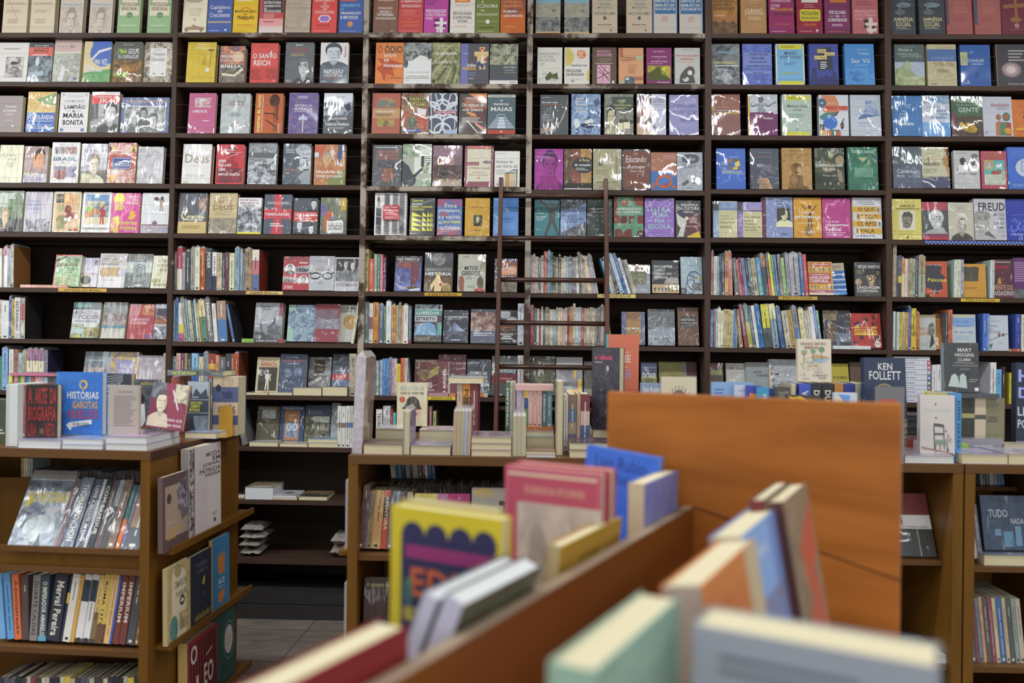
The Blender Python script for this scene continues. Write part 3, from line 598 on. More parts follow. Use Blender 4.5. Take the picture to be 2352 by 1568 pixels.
COV[2, 3] = [
 (430, 492, 214, 'pink cover with pale crowd picture, A MARCHA', 'b25c84', 'n e4d4cc b07888 22 12 82 36|b eadcd8 14 42 68 49 A MARCHA DE|n c04858 b25c84 18 52 64 64|l e8c8d8 54 67 82 71 1|l d0a0b8 46 96 92 98 1', 'w'),
 (505, 572, 215, 'misty grey cover with small red and black title', 'a9b2b4', 'n b4bcbe 9ca6a8 0 0 100 100|n 8c9698 b4bcbe 30 4 84 34|b 4a5254 38 16 80 23 Último|t 4a5254 28 16 36 23 O|b b05c50 30 24 78 29 Mamulengo|l 7a8486 34 48 70 58 3|l b07068 40 73 64 77 1|b 5c6466 34 79 70 83 Bráulio', 'w'),
 (583, 647, 214.5, 'orange cover with sideways yellow title mestres da morte', 'b56036', 'n b56036 a8542c 28 0 100 100|W e8d070 6 4 20 97 mestres da morte|W f0ecdc 24 4 30 98 A INVENÇÃO DO HOLOCAUSTO PELOS NAZISTAS|N 38261e 5c3a28 50 2 88 34|n 3a261e b56036 66 30 84 100|x 40281e 34 50 76 52 3|x 40281e 40 66 80 86 3|W f0e8dc 84 76 90 99 Richard Rhodes', 'm'),
 (661, 728, 213, 'purple cover with fleur-de-lis, HISTÓRIA DA ÁFRICA', '4c4a94', 'n 4c4a94 7a6480 0 0 100 100|o 8c78a0 2 3 98 98 1|l c0c0e0 30 7 70 15 2|b d4cce0 20 27 80 34 HISTÓRIA DA|b eeeaf0 18 35 82 43 ÁFRICA|b c0b8d8 20 44 80 48 ANTROPOLOGIA|p b8c0f0 50 51 58 62 50 68 42 62|e a8b4ec 34 58 47 68|e a8b4ec 53 58 66 68|x b8c4f4 50 66 50 96 4|d 88b8f0 4 78 96 98 30|d b07850 0 0 100 100 12', 'g'),
 (741, 807, 214, 'slate cover with soldiers photo, CAÇADORES DE OBRAS-PRIMAS', '6c7682', 'r c4ccd6 0 0 100 24|n 3c4650 a8b4c4 0 22 100 56|r 50565e 0 56 100 100|t 7c8694 26 8 74 12 ROBERT M. EDSEL|b e8ecee 16 60 82 67 CAÇADORES|t e8ecee 46 69 54 73 DE|b e8ecee 8 74 90 81 OBRAS-PRIMAS|l a8b0b8 18 84 82 90 2|e 323a44 0 24 12 40|e 323a44 24 24 36 40|e 323a44 46 22 60 38|e 323a44 78 26 94 44|b d8dcdc 44 94 54 97 Rocco', 'w')]
COV[2, 4] = [
 (416, 482, 331, 'off-white cover titled Deus in large thin letters', 'd2d2d0', 't 8c8276 9 25 92 48 Deus|l b8b4ac 28 53 70 56 1|b a8acb0 16 77 78 83 REZA ASLAN|l c4c4c0 14 85 84 87 1|r c0b8a0 0 94 24 100', 'w'),
 (494, 558, 332, 'red cover with shadowy face, UMA MULHER SEM IMPORTÂNCIA', 'b83c44', 'h a83038 6a242c 982c34 24 4 82 62|n 9a2c38 4c3440 6 60 96 98|b eedede 14 11 64 16 Sonia Purnell|x e8c0c0 14 20 90 20 1|b f4eeee 10 38 36 45 UMA|b f4eeee 10 49 56 56 MULHER|b f4eeee 10 60 34 67 SEM|b f4eeee 10 71 88 79 IMPORTÂNCIA|o c8404c 0 0 100 100 4', 'w'),
 (567, 632, 328, 'silvery photo cover under heavily creased wrapping', '8c9298', 'n 9aa0a6 64686e 0 0 100 40|n 4a4e54 b8bec6 0 38 100 100|r 5c6066 0 24 100 36|b e0e4ea 24 46 82 52 Ferguson|d 30343a 0 40 100 100 30', 'w'),
 (648, 712, 330, 'slate blue cover with marble statue head', '5a646e', 'n 5a646e 4c555f 0 0 50 100|N a8b0b8 8c949c 44 2 100 30|p b4bcc4 58 20 100 14 100 68 80 72 72 60 70 46|n c4ccd4 8c949c 60 20 100 66|p 8c949c 56 80 80 66 100 68 100 100 70 98|r 3c444c 74 62 96 66|p 6a747e 84 38 92 54 82 56|r 46505a 70 34 88 37|b c07868 10 62 58 67 FÚRIA|b d8dee4 10 71 24 74 Vida|l b0b8c0 10 12 42 24 3', 'w'),
 (720, 791, 332, 'painted monks cover titled História da vida privada', 'b08058', 'n b88458 a06c48 0 0 100 100|p b85844 0 4 36 2 26 26 0 30|p 7c8450 40 90 100 60 100 100 40 100|r 4a5064 76 0 100 36|g d0ccc4 48 8 68 38|g 3c5490 72 10 88 50|g d8b890 88 8 100 56|h c8a078 9a9084 a8683c 10 18 70 74|b ece8dc 8 63 92 72 História da|b ece8dc 8 74 92 84 vida privada|b ece8dc 87 89 93 96 2|r c4ccd0 0 20 14 32', 'w')]
COV[2, 5] = [
 (407, 472, 443, 'charcoal cover with gold script title and tan foot', '484c54', 'n 484c54 5a5e66 0 0 100 70|N b89480 5a5658 70 12 110 46|r bcaa74 0 71 100 100|t dcc888 10 44 34 68 C|b e0d090 30 54 94 64 atarina,|b d4c488 34 65 86 69 A GRANDE|l 8c7c4c 16 80 86 88 2', 'w'),
 (478, 542, 443, 'tan cover titled A IRA DE DEUS above mountains', 'b8a882', 'n a89878 8c8068 0 62 100 100|t 9a8a68 34 7 66 12 Edward Paice|x 9a8a68 16 14 84 14 1|b 8a7650 14 17 80 27 A IRA DE|b 867048 14 29 84 42 DEUS|x 9a8a68 16 46 80 46 1|l a09070 20 49 80 55 2|n 7c7868 9c9480 0 62 100 100|d 5c6460 4 64 96 96 40', 'w'),
 (544, 598, 454, 'war photo cover titled NADA DE NOVO NO FRONT', 'a4aab0', 'r d0d0d4 0 0 100 24|b 6c4450 8 4 86 10 Erich M. Remarque|b 70505c 8 12 88 18 NADA DE NOVO|b 70505c 22 19 72 24 NO FRONT|n 4a5058 c0c6cc 0 26 100 94|d 34383e 0 30 100 64 26|r e4cc2c 0 95 100 100', 'w'),
 (604, 667, 446, 'slate cover with red cross titled TEMPLÁRIOS', '515a68', 'r b84650 36 0 64 100|p b84650 0 36 42 40 58 40 100 36 100 64 58 60 42 60 0 64|p b84650 36 70 64 70 70 100 26 100|t e0e0e0 12 19 88 27 DAN JONES|b ece8e8 4 46 94 54 TEMPLÁRIOS|l d8d4d8 24 72 76 82 2', 'w'),
 (672, 727, 455, 'dark cover with three portraits, USOS E ABUSOS', '4e555e', 'h bcc4cc 3a4048 2c3238 56 2 112 44|r b84444 0 38 100 66|b ecdcdc 8 42 92 50 USOS E ABUSOS|b ecdcdc 8 52 76 60 DA HISTÓRIA|l e0b0b0 44 62 86 64 1|h c8ccd0 8a9096 3c4248 4 62 52 108|h d0d4d8 3c4248 4c525a 52 72 102 116', 'w'),
 (734, 793, 454, 'collage cover with torn paper title DITADOR', '5c6460', 'n 5a6a5c 8c8870 0 0 100 60|r b89838 78 2 100 34|N 7c6cb0 5a5470 0 14 22 50|N b86844 a05438 18 36 52 62|p b06040 14 60 40 56 32 92 12 90|e 4c80c0 42 50 52 60|n d8d4cc c4c0b8 26 64 90 96|p d8d8d4 26 66 84 60 92 90 32 98|t 7c8088 32 68 84 73 COMO SER UM|b 3c444c 34 74 88 88 DITADOR', 'w')]
COV[3, 1] = [
 (856, 913, -20, 'brown cover titled EVOLUÇÃO SOCIAL E CATEGORIAS SOCIOLÓGICAS', '7c5a4a', 'n 8c5c44 7c5a4a 0 0 100 50|n 7c5a4a 6c564c 0 60 100 100|b e0b8a0 18 18 82 24 PROBLEMAS|b ece6e2 20 37 78 44 EVOLUÇÃO|b ece6e2 26 46 72 52 SOCIAL E|b ece6e2 16 53 82 60 CATEGORIAS|b ece6e2 10 62 90 68 SOCIOLÓGICAS|l c8a898 70 94 82 98 1', 'm'),
 (914, 971, -20, 'red cover titled A OBSERVAÇÃO SOCIOLÓGICA', 'bc484a', 'b ecdcd8 8 21 92 28 A OBSERVAÇÃO|b ecdcd8 12 31 90 39 SOCIOLÓGICA|o e08c80 10 46 90 60 1|l e07868 20 46 76 58 3|l e07868 32 66 70 69 1|b e09030 18 72 82 77 PROPOSIÇÕES|b e09030 18 81 82 86 COMUNICAÇÃO|l e0a898 12 96 86 98 1', 'm'),
 (973, 1028, -20, 'magenta cover with white cross shapes, PSICOTERAPIA HOJE', 'b2489a', 'l 7a3a70 6 22 62 34 3|b ecd0e4 8 44 92 52 PERSONALIDADE|b ecd0e4 8 54 92 61 E PSICOTERAPIA|b ecd0e4 8 63 36 70 HOJE|r 3c3044 42 68 66 72|r ece8ea 66 64 80 100|r 3c3044 42 80 54 86|r ece8ea 48 74 96 80|r f0e8ee 50 86 90 92|r d8b0cc 54 92 64 100|r 3c3044 80 82 90 88', 'm'),
 (1033, 1090, -20, 'white cover titled PSICOLOGIA E ESTRUTURA SOCIAL', 'd9d5cb', 'r d8803c 18 10 80 27|r e8e4d8 30 14 66 22|l 9a948c 20 33 82 36 1|b 5c4c50 12 50 86 57 PSICOLOGIA|b 6a565a 12 60 86 67 E ESTRUTURA|b 5c4c50 30 69 72 75 SOCIAL|o d89c80 14 47 88 78 .8|l d0a080 18 82 80 86 1|l c8c0b4 12 95 84 97 1', 'm'),
 (1091, 1147, -20, 'olive green cover titled A ECONOMIA DA EDUCAÇÃO', '6e7a3c', 't d8dcc0 24 22 34 29 A|t e0e4cc 8 31 92 40 ECONOMIA|t d8dcc0 22 43 38 49 DA|t e0e4cc 8 51 92 60 EDUCAÇÃO|x a8b078 10 72 40 72 1|x a8b078 62 72 92 72 1|e dfe0d0 42 68 60 78|l 3c4424 16 85 84 89 1|l d0d8b0 8 95 90 97 1', 'm'),
 (1149, 1206, -20, 'orange and plum cover with white slanted title', 'b8602c', 'n 7a4a4c b0602c 0 0 100 55|n b8602c c0662c 0 55 100 100|b d8905c 12 22 82 29 INTRODUÇÃO AO|b d8905c 12 32 88 39 PENSAMENTO|b e8e4e0 12 45 64 52 ROMAN|b e8e4e0 12 56 88 63 JAKOBSON|l d89858 20 83 84 87 1', 'm')]
COV[3, 2] = [
 (861, 925, 98, 'orange cover with dripping star titled O ÓDIO', 'd07c3c', 'p b04c30 4 38 60 42 100 52 60 58 70 84 44 76 30 92 20 74 2 62 26 54|r b04c30 34 80 38 94|r b04c30 46 78 48 96|b 9c3c34 8 6 24 26 O|b 4c4444 32 3 96 26 ÓDIO|b ece8e4 30 27 74 35 entre|b ece8e4 30 40 48 47 os|b ece8e4 30 51 96 60 Homens|l 50342c 30 63 82 65 1|b 40302c 54 84 94 88 Jean', 'm'),
 (926, 990, 98, 'white cover with grey street photo on its upper half', 'cfd3d6', 'n 3a4040 9aa2a2 0 0 100 44|p e0e4e4 30 44 60 30 100 40 100 54 0 54|N 3c4242 6a7272 0 40 16 62|g 2c3030 84 16 96 42|t b0a894 8 70 92 75 O PAPA DE HITLER|b 6a7076 8 80 92 83 A HISTÓRIA SECRETA DE|b 6a7076 8 85 92 88 PIO XII  JOHN CORNWELL|l a0a8ac 8 90 22 92 1', 'm'),
 (991, 1056, 98, 'olive sand dune cover titled A BÍBLIA Louvores', '747752', 'n 5c603e 9a9c74 0 0 100 100|x a4a67c 0 30 40 0 4|x a4a67c 0 52 60 10 4|x 4c5034 0 62 70 18 4|x a4a67c 0 78 50 40 5|x 4c5034 20 92 60 52 5|x a4a67c 46 100 70 60 5|x 4c5034 70 98 84 60 5|x a4a67c 84 96 100 30 4|l c0c49c 20 6 82 10 1|b e8e8d8 10 21 90 30 A BÍBLIA|t e0e0d0 14 42 86 51 Louvores II|t c8ccb4 38 55 64 61 Salmos|r 2c3024 4 90 12 98', 'm'),
 (1057, 1122, 100, 'charcoal cover with painted crucifix, Judeu MARGINAL', '54545c', 'r 6c70a8 0 0 26 100|b d8dce0 10 24 26 27 John|b ece8e8 22 49 54 60 Judeu|b d8a848 8 58 56 66 MARGINAL|l 6c88a8 28 71 56 81 3|l a8acb0 28 84 50 89 2|p d8b480 66 9 86 9 86 16 80 16 80 20 98 20 98 32 92 32 92 48 84 48 84 56 88 56 88 64 66 64 66 56 72 56 72 48 58 48 58 32 48 32 48 20 72 20 72 16 66 16|e c04838 68 11 84 15|p e0dcc8 74 28 80 28 82 54 72 54|e 3c4c90 60 44 70 52|e a83c34 84 36 92 44|r 3c4c80 72 50 82 62', 'm'),
 (1124, 1189, 101, 'dark cover with carved relief photo along the top', '50555a', 'n 4c5246 a8ac94 0 0 100 52|d d0d4b8 4 4 96 50 26|d 32362e 4 4 96 50 20|r d8dce4 0 91 100 100|t c8ccc8 50 55 94 61 HISTÓRIA|l 9ca0a0 50 64 94 68 1|b b0a870 50 70 94 74 DA CIVILIZAÇÃO|l 6a7074 50 78 88 80 1|b 50586a 72 94 94 97 Zahar', 'm')]
COV[3, 3] = [
 (853, 918, 214, 'brick red cover with two pairs of small paintings', 'a45c4c', 'r b08c64 2 38 98 62|b d8a060 28 12 72 16 James Banner Jr|n 8c7c4c 5c7478 20 17 46 36|n a08c50 5c6c70 48 17 80 36|b e8e4dc 18 43 80 48 Harmonia do Bem|l 6a5038 12 50 90 58 2|n a89848 6c5c40 20 63 48 83|n b09c50 6c5c44 50 63 80 83|l c88878 44 93 54 96 1', 'm'),
 (920, 984, 214, 'painting collage cover titled EUROPA E ASCENSÃO DO CAPITALISMO', '7c5c4c', 'n 6a4c3c 9c7860 0 0 100 100|N b06848 8c5038 6 44 34 80|p e0dcd4 56 36 92 40 84 66 60 52|p a8503c 56 58 80 54 96 70 90 92 62 86|n 4c5a4c 6c7460 22 60 56 84|r 3c3830 18 10 94 32|o a89450 18 10 94 32 1|b c8c860 30 12 80 18 EUROPA E|b c8b860 22 19 88 24 ASCENSÃO DO|b d8d078 22 25 90 31 CAPITALISMO|r 3c60a8 6 89 72 96|l c8d8f0 10 90 68 95 1|x e8e0d0 62 46 84 62 3', 'w'),
 (985, 1050, 214, 'white and blue arabesque lattice cover', '4c5668', 'q c8ccd4 -10 -6 50 34 5|q c8ccd4 40 -6 100 34 5|q c8ccd4 14 14 78 58 5|q c8ccd4 -24 20 40 62 5|q c8ccd4 60 20 124 62 5|q c8ccd4 -10 56 54 100 5|q c8ccd4 44 56 106 100 5|q c8ccd4 16 72 80 116 5|x c8ccd4 0 30 100 62 4|x c8ccd4 0 62 100 26 4|x c8ccd4 20 0 56 100 4|x c8ccd4 76 0 36 100 4|x c8ccd4 4 0 10 100 3|x c8ccd4 94 0 90 100 3|r 8c9ab4 62 40 98 44|r a05c68 20 44 96 51|b d8c4c8 28 45.5 94 49.5 PELO AMOR AO SABER|r 9cacc8 58 90 100 100', 'm'),
 (1053, 1117, 214, 'dark cover with fiery light streaks, Os ritmos da vida', '4c4444', 'p c88050 30 0 100 0 100 28 60 12|p e0a878 60 0 100 8 100 16|n 6a4c44 b06848 20 10 100 40|x d89048 28 48 60 54 5|x d8783c 40 56 66 58 3|x d8d8e0 30 68 70 100 4|x c86c80 52 70 100 92 4|x e0c090 60 76 100 98 3|x 8c3c34 70 44 100 70 4|r c05040 14 12 20 15|b d8d0cc 26 11 58 15 MARC D.|b ece6e4 10 25 90 34 Os ritmos da|b ece6e4 12 38 86 47 vida judaica|l c8c0bc 12 60 86 74 3', 'g'),
 (1119, 1183, 216, 'teal grey cover with stepped pyramid, PROFECIAS MAIAS', '54666e', 'r c0c4b8 0 3 100 8|l 6c7470 8 4 90 7 1|b dfe0d4 44 14 54 19 AS|b dfe0d4 22 23 76 29 PROFECIAS|b ece8dc 12 33 88 43 MAIAS|p 8c9aa8 36 50 62 50 66 58 98 84 98 88 2 88 2 84 32 58|r 4c5a66 38 53 62 57|p b8c4d0 42 58 58 58 66 88 34 88|x 6a7884 20 70 78 70 1|x 6a7884 12 78 90 78 1|x 6a7884 28 63 70 63 1|r 3c484e 4 86 96 89|r a8483c 0 90 100 100|e e0d0c8 46 92 54 96', 'm')]
COV[3, 4] = [
 (854, 921, 333, 'charcoal cover with orange title and rocky island', '5c6064', 'n 5c6064 50545a 0 0 100 100|l b8bcc0 8 4 92 8 1|b b86450 16 14 88 20 QUEM ESCREVEU|b b86450 14 22 90 28 OS MANUSCRITOS|b b86450 14 30 88 36 DO MAR MORTO|N 9c6450 5c4c48 32 54 76 92|n a86c54 6a5048 36 68 74 78|N 3c3e42 5c6064 16 40 90 56', 'w'),
 (923, 990, 331, 'wrapped green white cover showing armed soldier', 'a0a89c', 'n c4ccbc e4e8e0 40 10 100 70|n 4c6c4c a8b8a4 0 0 60 30|N 3c4048 5c646c 10 70 48 100|p 40444c 0 40 22 52 40 78 10 100 0 90|p 3a3c40 26 82 70 54 96 42 92 48 50 74 40 88|n 4a6c3c b4c0a8 70 50 90 70|n 5c8c5c c8d0c4 66 80 100 100|r 3c4044 64 26 74 54|l 8c948c 74 22 98 46 5|b e4e8dc 30 6 80 10 São Jorge dos', 'w'),
 (993, 1060, 334, 'dusk ruins cover with horse carriages', '7c6470', 'n 7c6474 8c7480 0 0 100 28|p 705860 4 26 44 24 50 40 44 54 8 56|n a06c48 6c4c44 12 34 44 58|n b89484 8c6c68 44 30 72 48|n 3a3438 6c5850 2 48 98 88|N 2c2a2e 44403f 24 60 52 86|n d8c8b4 7c6054 6 82 98 92|r a89c90 0 92 100 100|l dcd0d4 58 14 82 22 2|d 201e20 6 50 94 88 26', 'w'),
 (1066, 1132, 335, 'cream cover framed in maroon, A PRIMEIRA CRUZADA', 'c8c4b0', 'o 8c6068 0 0 100 100 9|r 885460 0 88 100 100|r b8706c 8 0 92 8|r 8c4c5c 4 40 50 48|t c8a8ac 12 42 48 46 Pedro|t 8c7470 14 51 88 57 A Primeira Cruzada|t a08c84 28 63 74 67 FUNDAÇÃO DO|t a08c84 18 69 82 74 Reino de Jerusalém|N 5c5c64 a8a8a4 64 36 92 44|e a86c60 46 77 54 81', 'w'),
 (1135, 1193, 347, 'white cover with open book drawing, um livro só', 'd0d2ce', 'b 5c6a98 8 6 48 9 Henrique Barros|t 5a5c5c 6 25 72 34 Homens de|t 50524f 6 37 92 47 um livro só|l 9c9c98 6 51 56 66 4|p 3a3c48 42 63 76 51 92 51 90 100 44 100|p c09c5c 44 64 62 63 62 100 45 100|p c4bca8 62 63 88 62 87 100 62 100|p a4a8ac 50 61 76 53 89 53 88 61|x 8c6c34 52 64 52 100 1.5|x 8c6c34 57 64 57 100 1.5|x 8c7c58 70 64 70 100 1.5|x 8c7c58 79 64 79 100 1.5|e 7c6c64 10 91 16 94', 'm')]
COV[3, 5] = [
 (859, 932, 443, 'white cover with columns of black waves', 'd4d8dc', '|'.join('x 2c3440 %d %d %d %d 1.6' % (x + (i % 2), 3 + i * 3.1 if c != 0 else 36 + i * 2.1, x + 17, 5 + i * 3.1 if c != 0 else 38 + i * 2.1) for c, x in enumerate((4, 30, 56, 78)) for i in range(31 if c else 30) if 3 + i * 3.1 < 98) + '|g 34404c 8 6 18 34|r b43c44 28 30 78 65|b e8d8d8 36 33 72 38 Um Toque|b e8d8d8 30 40 76 45 de Clássicos|l e0b8b8 34 47 74 54 2|l e0b8b8 34 57 74 63 3|g 4a5460 80 76 94 99', 'g'),
 (940, 997, 455, 'black cover with yellow triangle pattern, Danos Colaterais', '44484c', 'b d8d438 8 4 52 11 Zygmunt|b d8dcd8 8 13 48 18 Bauman|b d8d438 8 20 90 26 Danos Colaterais|l d0cc50 8 28 62 34 2|' + '|'.join('p dcd83c 8 %d 50 %d 8 %d|p dcd83c 51 %d 70 %d 51 %d|p dcd83c 71 %d 82 %d 71 %d|p dcd83c 83 %d 88 %d 83 %d|p dcd83c 89 %d 93 %d 89 %d' % ((37 + j * 13.2, 50 + j * 13.2, 50 + j * 13.2) * 5) for j in range(4)) + '|e d8dcdc 5 94 10 98|l d0d4d4 12 95 28 97 1', 'g'),
 (1003, 1060, 457, 'blue red painted cover with white brush lettering', '44608c', 'n 4468a0 a84854 0 0 100 100|n 3c5a94 6c84b0 0 20 100 80|n c0504c 44608c 10 84 90 100|n b84848 4c6494 14 38 40 48|t ecf0f4 30 10 78 24 Ética|t ecf0f4 6 28 90 40 protestante|t ecf0f4 4 44 94 58 e o espírito|t ecf0f4 4 60 20 70 do|b d8d850 26 60 96 67 MAX WEBER|t ecf0f4 4 72 92 88 capitalismo', 'g'),
 (1067, 1124, 455, 'mustard cover with small dark portrait, creased wrapping', 'bc9430', 'b 90582c 46 8 56 11 MAX|t 90582c 28 20 72 26 Ética Ensaios|r 3c4438 34 45 70 69|h c8c08c 6a6c50 2c3028 36 46 68 74|b 8a4c30 40 82 62 87 MARTIN', 'w'),
 (1132, 1190, 455, 'plain sky blue cover behind ladder rail', '5484c0', 'r 4474b4 44 0 100 28|n 5484c0 5c8cc8 0 28 100 100|b 34588c 28 52 82 58 NORBERTO|l 3c6498 40 61 78 64 1|r 3c54a0 0 92 30 100', 'g')]
COV[4, 1] = [
 (1230, 1287, -20, 'sepia street photo cover under pale blue sky', '8a8c84', 'r 7ca4b4 0 0 100 29|n a4a090 8c8c80 0 29 100 62|n 4c5254 8c9088 0 62 100 96|d 3a4044 4 66 96 96 30|l 44484a 66 43 84 50 2|r c8a070 0 97 100 100', 'm'),
 (1296, 1353, -20, 'second sepia street photo cover under pale blue sky', '8a8c84', 'r 7ca4b4 0 0 100 29|n a4a090 8c8c80 0 29 100 62|n 4c5254 8c9088 0 62 100 96|d 3a4044 4 66 96 96 30|l 44484a 66 43 84 50 2|r c8a070 0 97 100 100', 'm'),
 (1360, 1418, -20, 'cream cover with teal title, TEORIA MARXISTA DO NACIONALISMO', 'bcae98', 't 5c8478 26 18 76 24 HISTÓRIA|t 5c8478 28 27 72 34 TEORIA|t 5c8478 22 36 80 42 MARXISTA|t 5c8478 46 44 56 48 DO|t 4c786c 8 50 92 57 NACIONALISMO|e 4a5454 44 60 56 69|b 5c5450 22 78 76 82 Horace B. Davis|p 4a4640 70 92 78 92 74 97|x a89880 0 34 70 70 1', 'w'),
 (1439, 1498, -20, 'second cream cover with teal title, TEORIA MARXISTA DO NACIONALISMO', 'bcae98', 't 5c8478 26 18 76 24 HISTÓRIA|t 5c8478 28 27 72 34 TEORIA|t 5c8478 22 36 80 42 MARXISTA|t 5c8478 46 44 56 48 DO|t 4c786c 8 50 92 57 NACIONALISMO|e 4a5454 44 60 56 69|b 5c5450 22 78 76 82 Horace B. Davis|p 4a4640 70 92 78 92 74 97', 'w'),
 (1500, 1556, -20, 'white cover with blue panel, SERVIÇO DE BEM-ESTAR SOCIALISTA', 'bcb8b0', 'r 3c6c9c 8 0 94 54|r 4878a8 0 0 4 100|r 4878a8 96 0 100 100|b dce4e8 10 21 90 28 SERVIÇO DE|b dce4e8 10 30 90 37 BEM-ESTAR|b dce4e8 10 39 92 46 SOCIALISTA|l c08880 36 60 66 73 4|e c8c0b4 46 90 56 96', 'w'),
 (1561, 1615, -20, 'second white cover with blue panel, SERVIÇO DE BEM-ESTAR SOCIALISTA', 'bcb8b0', 'r 3c6c9c 4 0 94 54|r 4878a8 96 0 100 100|b dce4e8 8 21 90 28 SERVIÇO DE|b dce4e8 8 30 90 37 BEM-ESTAR|b dce4e8 8 39 92 46 SOCIALISTA|l c08880 36 60 66 73 4|e c8c0b4 46 90 56 96', 'w')]
COV[4, 2] = [
 (1234, 1291, 109, 'white cover with green scribble, REPENSANDO A LEITURA', 'c8c8c0', 't 7c8078 8 14 86 20 REPENSANDO|t 7c8078 8 23 64 29 A LEITURA|t 7c8078 8 32 74 39 NA ESCOLA|o a4a49c 20 58 92 95 .8|l 9ca098 12 42 30 52 3|p 4c5838 30 84 50 66 60 74 80 70 84 88 56 84 40 92|d 3c4838 28 66 82 90 34|d c0b040 30 68 84 90 12|e 5c645c 7 86 11 89|e 5c645c 7 92 11 95', 'm'),
 (1296, 1354, 109, 'white cover with orange octagon, PSICOLOGIA DA EDUCAÇÃO', 'ccccc4', 'p c4b460 4 2 22 2 36 18 36 36 22 50 4 50|p cc6c30 54 8 78 8 84 16 84 24 76 30 58 30 50 22 50 14|l e8d8c0 54 10 80 28 6|b 50546c 28 46 90 52 Donald Ross Green|b 3c404c 8 60 68 68 PSICOLOGIA|b 3c404c 8 70 78 78 DA EDUCACAO|o 6c7078 28 88 38 95 2|p c4b460 100 58 90 66 90 88 100 96|l d0a898 44 86 62 89 1', 'm'),
 (1360, 1416, 109, 'brown cover with cracked pink panel, POLÍTICOS E EDUCADORES', '5c4c40', 'b d898b4 20 6 74 14 POLÍTICOS E|b d898b4 20 16 80 24 EDUCADORES|l b8a898 8 25 90 26 1|t a8988c 26 28 80 33 A ORGANIZAÇÃO|t a8988c 18 33 80 37 DO ENSINO SUPERIOR|t a8988c 34 38 66 41 NO BRASIL|l c0b4a8 12 42 88 46 1|r cc9cb4 20 48 74 99|x 4c3838 22 52 70 92 2|x 4c3838 34 50 72 76 2|x 4c3838 22 86 72 68 2|x 4c3838 24 66 68 84 1.5|x 4c3838 54 52 40 96 1.5|r dcd4d0 82 91 90 99', 'm'),
 (1421, 1478, 110, 'salmon cover with dark square and green blocks, Professora Pesquisadora', 'c8946c', 'r a46454 4 0 17 27|r a4b090 70 22 96 34|b 7c5444 18 24 68 30 Professora|b 7c5444 8 31 70 37 Pesquisadora|l a07858 8 38 54 40 1|l a07858 36 46 90 50 1|l a07858 38 52 78 72 5|r a8685c 64 80 100 90|r a4a880 2 91 36 100|r 3c4a4c 24 80 64 100|n 3c4a4c 6c7c80 24 80 64 100|r c0c8cc 28 83 42 90', 'm'),
 (1485, 1543, 110, 'purple cover with yellow picture, A criança da favela', '7c3464', 'b d8a8c8 26 8 74 13 Lígia de Medeiros|b d8b4d0 20 22 80 28 A criança da favela|e d0a0c0 48 31 52 34|b d8b4d0 18 35 84 40 sua visão do mundo|l c08cb0 6 43 94 46 1|n 7c7c30 b8b038 5 50 95 91|p 4c5428 5 70 20 66 40 56 50 52 56 60 60 74 80 78 95 88 95 91 5 91|N c8c43c 8c8c34 60 52 95 66|b e4c8dc 40 94 90 98 Vozes', 'm'),
 (1550, 1608, 110, 'grey cover with embracing mother drawing, educação subversiva', 'b4b8b4', 'b b86860 30 4 74 9 JOSEPH LUK|b c05c48 8 19 92 26 Por uma educação|b c05c48 22 28 76 34 SUBVERSIVA|l c89888 10 37 90 42 1|p 4c5050 18 98 22 76 36 62 56 50 74 54 80 68 74 76 82 98|N d0d0c8 a8aca4 50 62 70 76|e e0e0d8 56 64 68 76|p c04c38 50 56 56 50 62 54|e c8c8c0 30 80 56 94|e 4c5050 28 76 46 86|d 2c3030 22 62 78 98 26|x c05040 70 80 76 76 3', 'w')]
